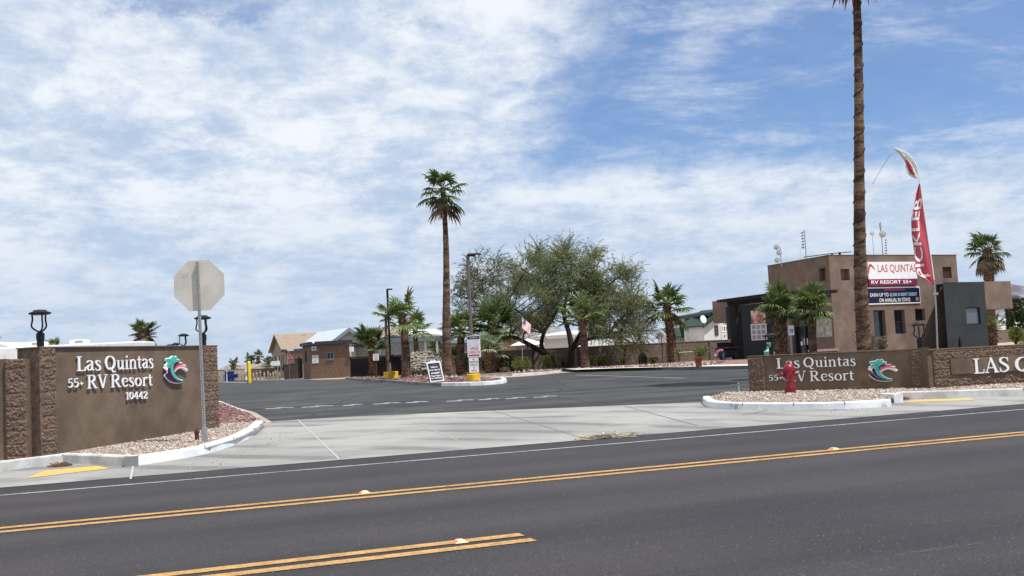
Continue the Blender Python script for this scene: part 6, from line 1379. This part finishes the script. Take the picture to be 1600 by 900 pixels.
for (x0, y0, x1, y1, mu, ba, fm) in ((1116.5, 508.5, 1122, 524.5, 0, 1, M_DKTRIM), (1126.5, 508.5, 1136.5, 519, 2, 0, M_WHITE), (1127, 521, 1136.5, 530.5, 2, 0, M_WHITE)):
    s_ = facepx(G0, d2, x0, y0, x1, y1); window(t2, G0, d2, s_, .0, fm, glass=mat('light_pane', (.12, .13, .15), .1), mull=mu, bars=ba, fw=.1)
c = at(1098.5, 499, 84); MB().lathe(c, [(.03, -.08), (.3, -.02), (.33, .05), (.02, .08)], 18, Vector((.6, -.8, .25)).to_track_quat('Z', 'Y').to_matrix()).build('satellite_dish', M_WHITE, t2, smooth=True); MB().tube([c, c + Vector((.2, .2, -.5))], .03, 5).build('dish_arm', M_GALV, t2)
G0 = at(1030, 566, 90); G1 = at(1046, 565, 89); gable_house('green_porch', 'small white porch with green sloping roof, left of the stubbly palm', G0, G1, 4, at(1034, 525, 90).z, at(1042, 515, 90).z, M_WHW, M_GREENR, M_WHITE, .25, True, cat='porch')
# umbrella and flag behind the wall
c = at(824, 535, 68); c.z = gz(c.x, c.y); zt_ = at(824, 529, 68).z; t = thing('patio_umbrella', c, 'white patio umbrella just above the block wall', 'umbrella')
MB().lathe(V3(c, zt_ - .42), [(1.15, 0), (.8, .16), (.4, .3), (.05, .42)], 8).build('canopy', M_WHITE, t); MB().tube([c, V3(c, zt_ - .3)], .03, 6).build('pole', M_BLACK, t); MB().lathe(c, [(.3, 0), (.3, .05), (.05, .08)], 10).build('base', M_BLACK, t)
fp = at(816, 575, 55.6); fp.z = gz(fp.x, fp.y); t = thing('stars_and_stripes', fp, 'American flag hanging slantwise on a thin pole before the mesquite', 'flag')
MB().tube([fp, at(815.5, 494, 55.6)], .018, 6).build('pole', mat('pale_cable', (.4, .4, .4), .6), t)
A_, B_, C_, D_ = at(816, 495, 55.5), at(830, 507, 55.7), at(828, 523, 55.4), at(815.5, 513, 55.3)   # hoist top, fly top, fly foot, hoist foot
def fl(u, v, o=0): return (A_ * (1 - u) + B_ * u) * (1 - v) + (D_ * (1 - u) + C_ * u) * v + Vector((0, -1, 0)) * (o + .03 * math.sin(u * 9 + v * 4))
rd, wh, bl = MB(), MB(), MB(); ns = 13
for k in range(ns):
    for j in range(8):
        u0, u1 = j / 8, (j + 1) / 8
        (rd if k % 2 == 0 else wh).poly([fl(u0, k / ns), fl(u1, k / ns), fl(u1, (k + 1) / ns), fl(u0, (k + 1) / ns)])
for j in range(4): bl.poly([fl(j / 10, 0, .012), fl((j + 1) / 10, 0, .012), fl((j + 1) / 10, 7 / ns, .012), fl(j / 10, 7 / ns, .012)])
fo = wh.build('white_stripes', M_WHITE, t); rd.build('red_stripes', mat('flag_red', (.45, .02, .03), .7), t); co = bl.build('canton', mat('flag_blue', (.02, .03, .12), .7), t)
st = MB()
for i in range(6):
    for j in range(5): u, v = .03 + i * .065, .05 + j * .1; st.poly([fl(u, v, .02), fl(u + .025, v, .02), fl(u + .025, v + .04, .02), fl(u, v + .04, .02)])
st.build('stars', M_WHITE, co)
# --- feather flag by the right wall
t = thing('feather_flag', V3(at(1467, 575, 26.3), gz(10.8, 26.3)), 'tall red feather flag with white letters PICKLEB and a torn white top', 'flag'); YF = 26.3
pole = smooth3([at(1467, 590, YF), at(1465, 546, YF), at(1460.5, 450, YF), at(1451, 380, YF), at(1441, 310, YF), at(1436.5, 281, YF), at(1430, 254, YF), at(1417, 238, YF), at(1398, 230.5, YF)], 6)
MB().tube(pole[:14], .022, 8).build('pole', M_GALV, t); MB().tube(pole[13:], [.018 - .010 * k / (len(pole) - 14) for k in range(len(pole) - 13)], 6).build('pole_tip', M_WHITE, t)
def interp(tab, f):
    for (a, va), (b, vb) in zip(tab, tab[1:]):
        if f <= b: q = (f - a) / (b - a); return tuple(x + (y - x) * q for x, y in zip(va, vb))
    return tab[-1][1]
Lft = [(0, (1460.5, 447)), (.10, (1444, 437)), (.16, (1431, 428)), (.25, (1430, 412)), (.38, (1427.5, 388)), (.5, (1424.5, 368)), (.65, (1423.5, 342)), (.8, (1428.5, 318)), (.9, (1431.5, 302)), (1, (1435.5, 288))]
Rgt = [(0, (1460.5, 448)), (.3, (1454, 402)), (.6, (1447, 350)), (.85, (1440, 306)), (1, (1437, 286))]
def flagpt(f, u, o=0):
    a = interp(Lft, f); b = interp(Rgt, f); w = b[0] - a[0]
    yo = .10 * math.sin(u * 7 + f * 9) * (1 - u) * min(1, w / 20) + .05 * math.sin(u * 13 - f * 6) * (1 - u)
    return at(a[0] + (b[0] - a[0]) * u, a[1] + (b[1] - a[1]) * u, YF - yo - o)
M_FLAG = mat('flag_cloth_red', (.60, .10, .135), .8, .08, 2, transl=.3)
mb = MB(); nf, nu = 48, 14
for i in range(nf + 1):
    for j in range(nu + 1): mb.v.append(flagpt(i / nf, j / nu))
for i in range(nf):
    for j in range(nu): a = i * (nu + 1) + j; mb.f.append((a, a + 1, a + nu + 2, a + nu + 1))
mb.build('cloth', M_FLAG, t, smooth=True)
mb = MB(); vs, fs = text_geo('PICKLEB', .015)
bmx = bmesh.new(); bv = [bmx.verts.new((u * 7, v, 0)) for u, v in vs]
for f in fs:
    try: bmx.faces.new([bv[k] for k in f])
    except ValueError: pass
for k in range(1, 42): bmesh.ops.bisect_plane(bmx, geom=list(bmx.verts) + list(bmx.edges) + list(bmx.faces), plane_co=(k / 6, 0, 0), plane_no=(1, 0, 0))
for k in range(1, 5): bmesh.ops.bisect_plane(bmx, geom=list(bmx.verts) + list(bmx.edges) + list(bmx.faces), plane_co=(0, k / 5, 0), plane_no=(0, 1, 0))
bmx.verts.ensure_lookup_table()
for v in bmx.verts:
    f = .115 + v.co.x / 7 * .72; a = interp(Lft, f)[0]; b = interp(Rgt, f)[0]
    wlt = min(16, 14 + 2 * v.co.x / 7) * (1 - .25 * v.co.x / 7); u = ((1 - v.co.y) * wlt) / max(2, b - a) + (.04 if v.co.x < 1 else .0)
    mb.v.append(flagpt(f, min(u, .98), .015))
for v_i, v in enumerate(bmx.verts): v.index = v_i
mb.f = [tuple(v.index for v in f.verts) for f in bmx.faces]; bmx.free()
mb.build('lettering', M_WHITE, t)
LT = [(0, (1425, 277.5)), (.15, (1416.5, 270)), (.35, (1413.5, 256)), (.55, (1410, 247)), (.75, (1405, 240)), (1, (1398, 234.5))]
RT = [(0, (1436.5, 280)), (.3, (1433, 262)), (.55, (1425, 247)), (.75, (1415, 238)), (1, (1398, 231))]
mb = MB()
def tpt(f, u, o=0):
    a = interp(LT, f); b = interp(RT, f); return at(a[0] + (b[0] - a[0]) * u, a[1] + (b[1] - a[1]) * u, YF - .05 * math.sin(u * 11 + f * 5) - o)
for i in range(17):
    for j in range(9): mb.v.append(tpt(i / 16, j / 8))
for i in range(16):
    for j in range(8): a = i * 9 + j; mb.f.append((a, a + 1, a + 10, a + 9))
mb.build('torn_top', mat('flag_cloth_white', (.72, .72, .70), .8, transl=.3), t, smooth=True)
mb = MB()
for k, (u0, u1) in enumerate(((.25, .5), (.45, .68))):
    P_ = [(tpt(.1 + .4 * q / 6, u0 + (u1 - u0) * (1 - q / 6) - .1 * math.sin(q / 6 * 3.1), .03)) for q in range(7)]
    mb.tube(P_, [.01, .02, .028, .03, .026, .018, .008], 5)
mb.build('swoosh', M_SRED, t)
MB().tube([at(1398, 231, YF), at(1392, 240, YF), at(1378, 262, YF + .8), at(1363, 288, 29.7)], .006, 4).build('loose_string', mat('pale_cable', (.4, .4, .4), .6), t)
MB().box(at(1461.5, 459, YF), (.12, .06, .06)).build('clip', M_GALV, t)
# --- small signs
p = g(588.5, 590, .12); t = thing('small_notice_sign', p, 'small white notice on a short red-brown post before the dark railing', 'sign'); k = p.y / F_PX
MB().tube([p, V3(p, at(587, 556, p.y).z)], .035, 6).build('post', mat('rust_post', (.12, .045, .03), .8), t)
q0 = at(583, 563.5, p.y - .06); q1 = at(592, 563, p.y - .06); d = dirv(q0, q1); W = (q1 - q0).length; z1 = at(587, 553, p.y).z; MB().slab(q0, d, 0, W, q0.z, z1, -.02, 0).build('panel', M_WHITE, t)
mb = MB(); f = wframe(q0, d)
for s, v in (('NO', .74), ('PARKING', .5), ('ANY', .28), ('TIME', .07)): sans(mb, s, f, W * .2, W * .8, q0.z + (z1 - q0.z) * v, q0.z + (z1 - q0.z) * (v + .15), .004)
mb.build('lettering', M_INK, t)
p = at(453, 592, 88); t = thing('far_stop_sign', p, 'red stop sign facing the camera beside the tan-roofed house', 'road sign'); p.z = .45
MB().tube([p, V3(p, at(453, 546, 88).z)], .03, 6).build('post', M_GALV, t); c = at(453.2, 559.3, 87.9); rr = 4.1 * 88 / F_PX
def octo(r, y, m, nm): MB().poly([(c.x + r * math.cos(R(22.5 + 45 * k)), y, c.z + r * math.sin(R(22.5 + 45 * k))) for k in range(8)]).build(nm, m, t)
octo(rr * 1.08, c.y, M_WHITE, 'border'); octo(rr, c.y - .01, mat('stop_red', (.45, .015, .02), .5), 'sign_plate')
sans(MB(), 'STOP', lambda s, z, q: Vector((c.x + s, c.y - .02, c.z + z)), -rr * .7, rr * .7, -rr * .28, rr * .28, 0).build('lettering', M_WHITE, t)
MB().box((c.x + .05, c.y, at(453, 547, 88).z), (.55, .02, .13)).build('street_plate', M_WHITE, t)
# brown gate panels left of the guard house
p = at(443, 592, 88)
for i, (x0, x1, yt) in enumerate(((444, 452.5, 570.5), (453, 461.5, 569), (461.5, 467, 561))):
    a, b = at(x0, 591, 87.5), at(x1, 590.5, 87.5); t = thing('board_fence', a, ('brown board panel at the left of the group beside the far stop sign', 'middle brown board panel beside the far stop sign', 'tallest brown board panel of the group beside the guard house')[i], 'fence panel', 'brown panels by the guard house'); d = dirv(a, b); W = (b - a).length; zz = at(x0, yt, 87.5).z
    mb = MB()
    for k in range(5): mb.slab(a, d, W * k / 5 + .005, W * (k + 1) / 5 - .005, .45, zz, -.04, 0)
    mb.build('boards', mat('brown_panel', (.07, .05, .045), .8, .1, 3), t); MB().slab(a, d, 0, W, zz + .002, zz + .06, -.06, .02).build('top_rail', mat('brown_panel', (.07, .05, .045), .8), t)
a = at(468, 591, 86.5); t = thing('pedestrian_gate', a, 'narrow black bar gate against the guard house', 'gate'); b = at(473.5, 591, 86.3); d = dirv(a, b); W = (b - a).length; mb = MB()
for k in range(5): mb.slab(a, d, W * k / 5, W * k / 5 + .05, .5, at(470, 560, 86.5).z, -.03, 0)
mb.build('bars', M_BLACK, t); MB().slab(a, d, -.06, W, 1.6, 1.68, .001, .04).build('rail', M_BLACK, t); MB().slab(a, d, -.1, 0, .4, at(469, 557.5, 86.5).z, -.1, 0).build('post', M_BLACK, t)
# yellow sleeved pole
p = g(388, 598.5); t = thing('gate_pole', p, 'grey steel pole with a bright yellow sleeve on the asphalt at the left', 'pole'); k = p.y / F_PX
MB().tube([p, V3(p, at(385, 550.5, p.y).z)], .06, 8).build('pole', mat('grey_paint', (.09, .10, .10), .6), t)
q = p + Vector((.13, -.12, 0)); MB().lathe(q, [(.12, 0), (.12, 1.45), (.09, 1.55), (.02, 1.6)], 14).build('sleeve', mat('bright_yellow', (.75, .62, .02), .5), t, smooth=True)
MB().box(V3(p, at(385, 554, p.y).z) + Vector((.09, 0, 0)), (.07, .1, .22)).build('hinge', M_GALV, t)
# far posts in a row
for i, x in enumerate((343, 350, 373, 378, 382, 396, 401, 407, 413, 419, 422.5, 427, 431, 437)):
    Yp = 93 - i * .5; b = at(x, 592 - (x - 343) * .008, Yp); b.z = .45; zt_ = at(x, 582.5 - (i * 7 % 5), Yp).z
    t = thing('row_post', b, 'short post in the row in front of the far pale block wall', 'post', 'short posts along the far wall')
    m = (mat('ochre_post', (.36, .22, .09), .8), mat('grey_post', (.2, .2, .2), .8), mat('cream_post', (.33, .30, .25), .8))[i % 3]
    MB().lathe(b, [(.07, 0), (.07, zt_ - b.z - .06), (.04, zt_ - b.z)], 8).build('post', m, t); MB().lathe(b + Vector((0, 0, zt_ - b.z - .2)), [(.075, 0), (.075, .05)], 8).build('band', M_WHITE, t)
bwall('far_block_wall', 'far pale block wall behind the row of short posts', [(300, 592), (382, 592)], [580.5, 577.5], [104, 104], m=mat('pale_cmu', (.42, .39, .35), .9, .06, 2))
bwall('far_brown_wall', 'far brown block wall right of the yellow-sleeved pole', [(392, 592), (446, 590)], [577, 574.5], [104, 104], m=mat('brown_cmu', (.17, .11, .09), .9, .1, 2), pil=(410, 428))
bwall('far_parapet', 'low cream wall under the far brown wall', [(396, 593), (446, 591)], [589, 587.5], [100, 100], m=mat('cream_cmu', (.5, .43, .34), .9, .1, 2))
F0 = at(330, 590, 140); F1 = at(385, 590, 138); t, d, L, b, P = gable_house('far_park_home', 'far tan-roofed home at the left of the yellow-sleeved pole', F0, F1, 8, at(355, 581, 140).z, at(355, 572.5, 140).z, M_WHW, M_TANROOF, M_WHITE, .3, False)
F0 = at(393, 590, 138); F1 = at(436, 589, 138); t, d, L, b, P = gable_house('far_park_home', 'far tan-roofed home right of the yellow-sleeved pole', F0, F1, 8, at(410, 579, 138).z, at(410, 570.5, 138).z, M_TANW, M_TANROOF, M_WHITE, .3, False)
# blue bin group & pay post
p = at(357, 591, 96); p.z = .45; t = thing('blue_bin', p, 'dark blue covered bin by the far wall', 'bin'); MB().box(p + Vector((.1, 0, .42)), (.75, .6, .78)).build('body', mat('blue_plastic', (.01, .022, .13), .5), t, bevel=.05); MB().box(p + Vector((.1, 0, .86)), (.8, .66, .09), 0).build('lid', mat('blue_plastic', (.01, .022, .13), .5), t, bevel=.02)
p = at(364, 591, 94.5); p.z = .45; t = thing('blue_barrow', p, 'blue slanted tarp-covered barrow right of the blue bin', 'barrow'); mb = MB(); mb.prism([(p.x - .35, p.y - .25), (p.x + .45, p.y - .25), (p.x + .45, p.y + .3), (p.x - .35, p.y + .3)], .75, 1.1); mb.build('tray', mat('blue_plastic', (.01, .022, .13), .5), t, bevel=.06)
for dx in (-.25, .3): MB().tube([(p.x + dx, p.y, .45), (p.x + dx * .7, p.y, .76)], .03, 5).build('leg', M_GALV, t)
p = at(354.5, 593, 90); p.z = .45; t = thing('white_marker_sign', p, 'white round-topped sign post before the blue bin', 'sign'); MB().tube([p, V3(p, at(354, 573, 90).z)], .04, 6).build('post', M_WHITE, t); q = at(354, 575.5, 89.9); MB().slab(V3(q + Vector((-.13, 0, 0)), 0), Vector((1, 0, 0)), 0, .26, q.z - .2, q.z + .2, 0, .03).build('panel', mat('pale_grey_panel', (.5, .5, .48), .6), t)
p = at(434, 592, 90); p.z = .45; t = thing('white_sign_board', V3(at(433, 585, 92), .45), 'blank white billboard on a grey post left of the tan-roofed house', 'board'); q0 = at(424, 571.8, 92); q1 = at(437.5, 571.2, 92); d = dirv(q0, q1); MB().slab(q0, d, 0, (q1 - q0).length, q0.z, at(430, 564.2, 92).z, -.04, 0).build('panel', M_WHITE, t); c = at(433.5, 566, 92.1); MB().tube([V3(c, .4), V3(c, at(433, 556, 92).z)], .045, 6).build('post', M_GALV, t)
# darker low house behind palms next to the tan house
F0 = at(428, 590, 125); F1 = at(446, 589, 125.3); gable_house('dark_gable_home', 'dark gabled home just left of the tan-roofed house', F0, F1, 4, at(430, 560, 125).z, at(436, 550, 125).z, mat('dark_wall', (.12, .1, .09), .8), mat('grey_shingles', (.22, .215, .2), .9), M_DKTRIM, .4, True)
# --- roofs and trailers behind the left sign wall
def trailer(label, x0, x1, yt, Y, H, acs, L=None):
    a, b = at(x0, yt, Y), at(x1, yt, Y + .5); d = dirv(a, b); W = (b - a).to_2d().length; t = thing('travel_trailer', (a.x, a.y, .45), label, 'trailer', 'trailers behind the left sign wall'); z1 = a.z
    MB().slab(a, d, 0, W, z1 - H, z1, -2.4, 0).build('body', M_WHITE, t, bevel=.08)
    MB().slab(a, d, W * .1, W * .9, z1 - H * .55, z1 - H * .48, .001, .01).build('stripe', mat('trailer_stripe', (.25, .27, .3), .5), t)
    for s in (.3, .38): MB().lathe((a + d * W * s + Vector((0, -.05, 0))).to_2d().to_3d() + Vector((0, 0, z1 - H - .1)), [(.3, 0), (.34, .02), (.34, .18), (.3, .2)], 14, Matrix.Rotation(R(90), 3, 'X')).build('wheel', M_BLACK, t)
    for (u0, u1, h) in acs:
        q0, q1 = onplane(u0, yt, a, d)[0], onplane(u1, yt, a, d)[0]
        MB().slab(a, d, q0, q1, z1 + .002, z1 + h, -1.4, -.4).build('air_conditioner', M_WHITE, t, bevel=.06); MB().slab(a, d, q0 + (q1 - q0) * .4, q1 - .08, z1 + h * .3, z1 + h * .8, -.4, -.39).build('grille', mat('grille_grey', (.35, .33, .3), .8), t)
    return t
trailer('white travel trailer roof with two air conditioners behind the left sign wall', 34, 225, 541.8, 58, 2.5, ((35, 62, .26), (104, 128, .26)))
trailer('low white trailer roof at the left, behind the rough low wall', -60, 44, 545.5, 50, 2.5, ())
F0 = at(-50, 600, 66); F1 = at(34, 597, 66); gable_house('white_carport_house', 'white gabled roof peeking over the low wall at the left edge', F0, F1, 8, at(0, 546, 66).z - .2, at(5, 536, 66).z, M_WHW, mat('grey_white_roof', (.5, .5, .48), .8), M_WHITE, .4, True)
t = thing('white_rail_fence', at(0, 560, 30), 'white railing glimpsed above the rough low wall at the left edge', 'fence'); a = at(-40, 560, 30); b = at(42, 556, 30)
a.z = .4; zq = at(20, 553, 30).z; d = dirv(a, b); L = (b - a).to_2d().length; MB().slab(a, d, 0, L, zq - .06, zq + .02, -.05, 0).build('rail', M_WHITE, t); 
for s in (.5, L * .55, L - .1): MB().slab(a, d, s - .04, s + .04, .3, zq - .062, -.05, 0).build('post', M_WHITE, t)
# trailer at the far right below the overhang
t = trailer('small white camper between the overhang and the dark tree', 1562, 1592, 498.5, 100, 2.2, ())
t['group'] = 'trailers beyond the office'
for u in (1565, 1572): s_ = facepx(at(1562, 498.5, 100), dirv(at(1562, 498.5, 100), at(1592, 498.5, 100.5)), u, 501, u + 5, 506); window(t, at(1562, 498.5, 100), dirv(at(1562, 498.5, 100), at(1592, 498.5, 100.5)), s_, .012, M_GALV, fw=.05)
# --- mountains far right
rg = random.Random(3); mb = MB(); nx, ny = 60, 12
def mh(x): 
    tab = [(1480, 470), (1540, 452), (1566, 441), (1583, 443), (1600, 453), (1640, 470), (1700, 463), (1800, 492), (1900, 500), (2000, 505)]
    for (a, ya), (b, yb) in zip(tab, tab[1:]):
        if x <= b: return ya + (yb - ya) * (x - a) / (b - a)
    return 500
for i in range(nx + 1):
    x = 1480 + 520 * i / nx; top = at(x, mh(x) + rg.uniform(-2, 2), 6000)
    for j in range(ny + 1):
        f = j / ny; p = Vector((top.x, 6000 - 1400 * (1 - f), 0)); p.x += rg.uniform(-30, 30) * (f < 1); p.y += rg.uniform(-60, 60); p.z = -20 + (top.z + 20) * f ** 1.2 * (1 if f == 1 else rg.uniform(.84, 1.06))
        mb.v.append(p)
for i in range(nx):
    for j in range(ny): a = i * (ny + 1) + j; mb.f.append((a, a + 1, a + ny + 2, a + ny + 1))
struct('mountain', mb, mat('hazed_mountain', (.19, .18, .21), .95, .25, .004))  # distance haze mixed into the base colour as greyish purple
mb2 = MB()
for i in range(31):
    x = -200 + 700 * i / 30; p = at(x, 577.5 - (x - 400) * .05 - 1.5 - rg.uniform(0, 1.5), 3000); mb2.v += [Vector((p.x, 3000, -10)), p]
for i in range(30): mb2.f.append((2 * i, 2 * i + 2, 2 * i + 3, 2 * i + 1))
for i in range(31): mb2.v.append(mb2.v[2 * i + 1] + Vector((0, 400, -20)))
for i in range(30): mb2.f.append((2 * i + 1, 2 * i + 3, 62 + i + 1, 62 + i))
struct('far_hills', mb2, mat('far_hill_rock', (.2, .2, .22), .95, .15, .01))
# --- debris and dry leaves
rg = random.Random(12)
def litter(name, label, px, py, sx_, sy_, n, m, l, cat='litter'):
    c = g(px, py, .02); t = MB()
    for k in range(n):
        q = c + U2.to_3d() * rg.gauss(0, sx_) + N2.to_3d() * rg.gauss(0, sy_); q.z = gz(q.x, q.y) + .015 + max(0, rg.gauss(.0, .02)); a = rg.gauss(R(20), .5); d = Vector((math.cos(a), math.sin(a), rg.uniform(-.15, .15))) * l * rg.uniform(.3, 1.2); w = Vector((-d.y, d.x, 0)).normalized() * l * .07
        i = len(t.v); t.v += [q - w, q + w, q + d + w * .4, q + d - w * .4, q + Vector((0, 0, .02))]; t.f += [(i, i + 1, i + 2, i + 3), (i, i + 1, i + 4), (i + 1, i + 2, i + 4)]
    return tag(t.build(name, m), label, cat, kind='stuff')
litter('dry_fronds', 'small heap of dry pale palm straw at the edge of the road', 938, 683.5, .2, .035, 300, mat('straw', (.62, .55, .42), .9, .3, 9), .22)
litter('dry_leaves', 'dry brown leaves piled in the corner of the kerb at the right', 1404, 624, .09, .06, 160, mat('leaf_litter', (.34, .2, .1), .9, .3, 9), .08)
litter('dry_leaves', 'dry brown leaves heaped against the kerb at the left', 92, 728, .07, .05, 200, mat('leaf_litter', (.34, .2, .1), .9, .3, 9), .07)
sc_ = MB(); c = g(1455, 861)
for k in range(16):
    a = c.to_2d() + U2 * rg.gauss(0, .17) + N2 * rg.gauss(0, .016); l = rg.uniform(.04, .2); q = a + (U2 + N2 * rg.uniform(-.06, .1)) * l; n_ = N2 * rg.uniform(.0012, .004); sc_.poly([Vector((v.x, v.y, .0062 + k * .0001)) for v in (a - n_, q - n_ * .4, q + n_ * .4, a + n_)])
tag(sc_.build('scraped_paint', mat('orange_scrape', (.24, .15, .085), .9, .2, 9)), 'thin orange scrape mark on the asphalt at the lower right', 'paint mark', kind='stuff')
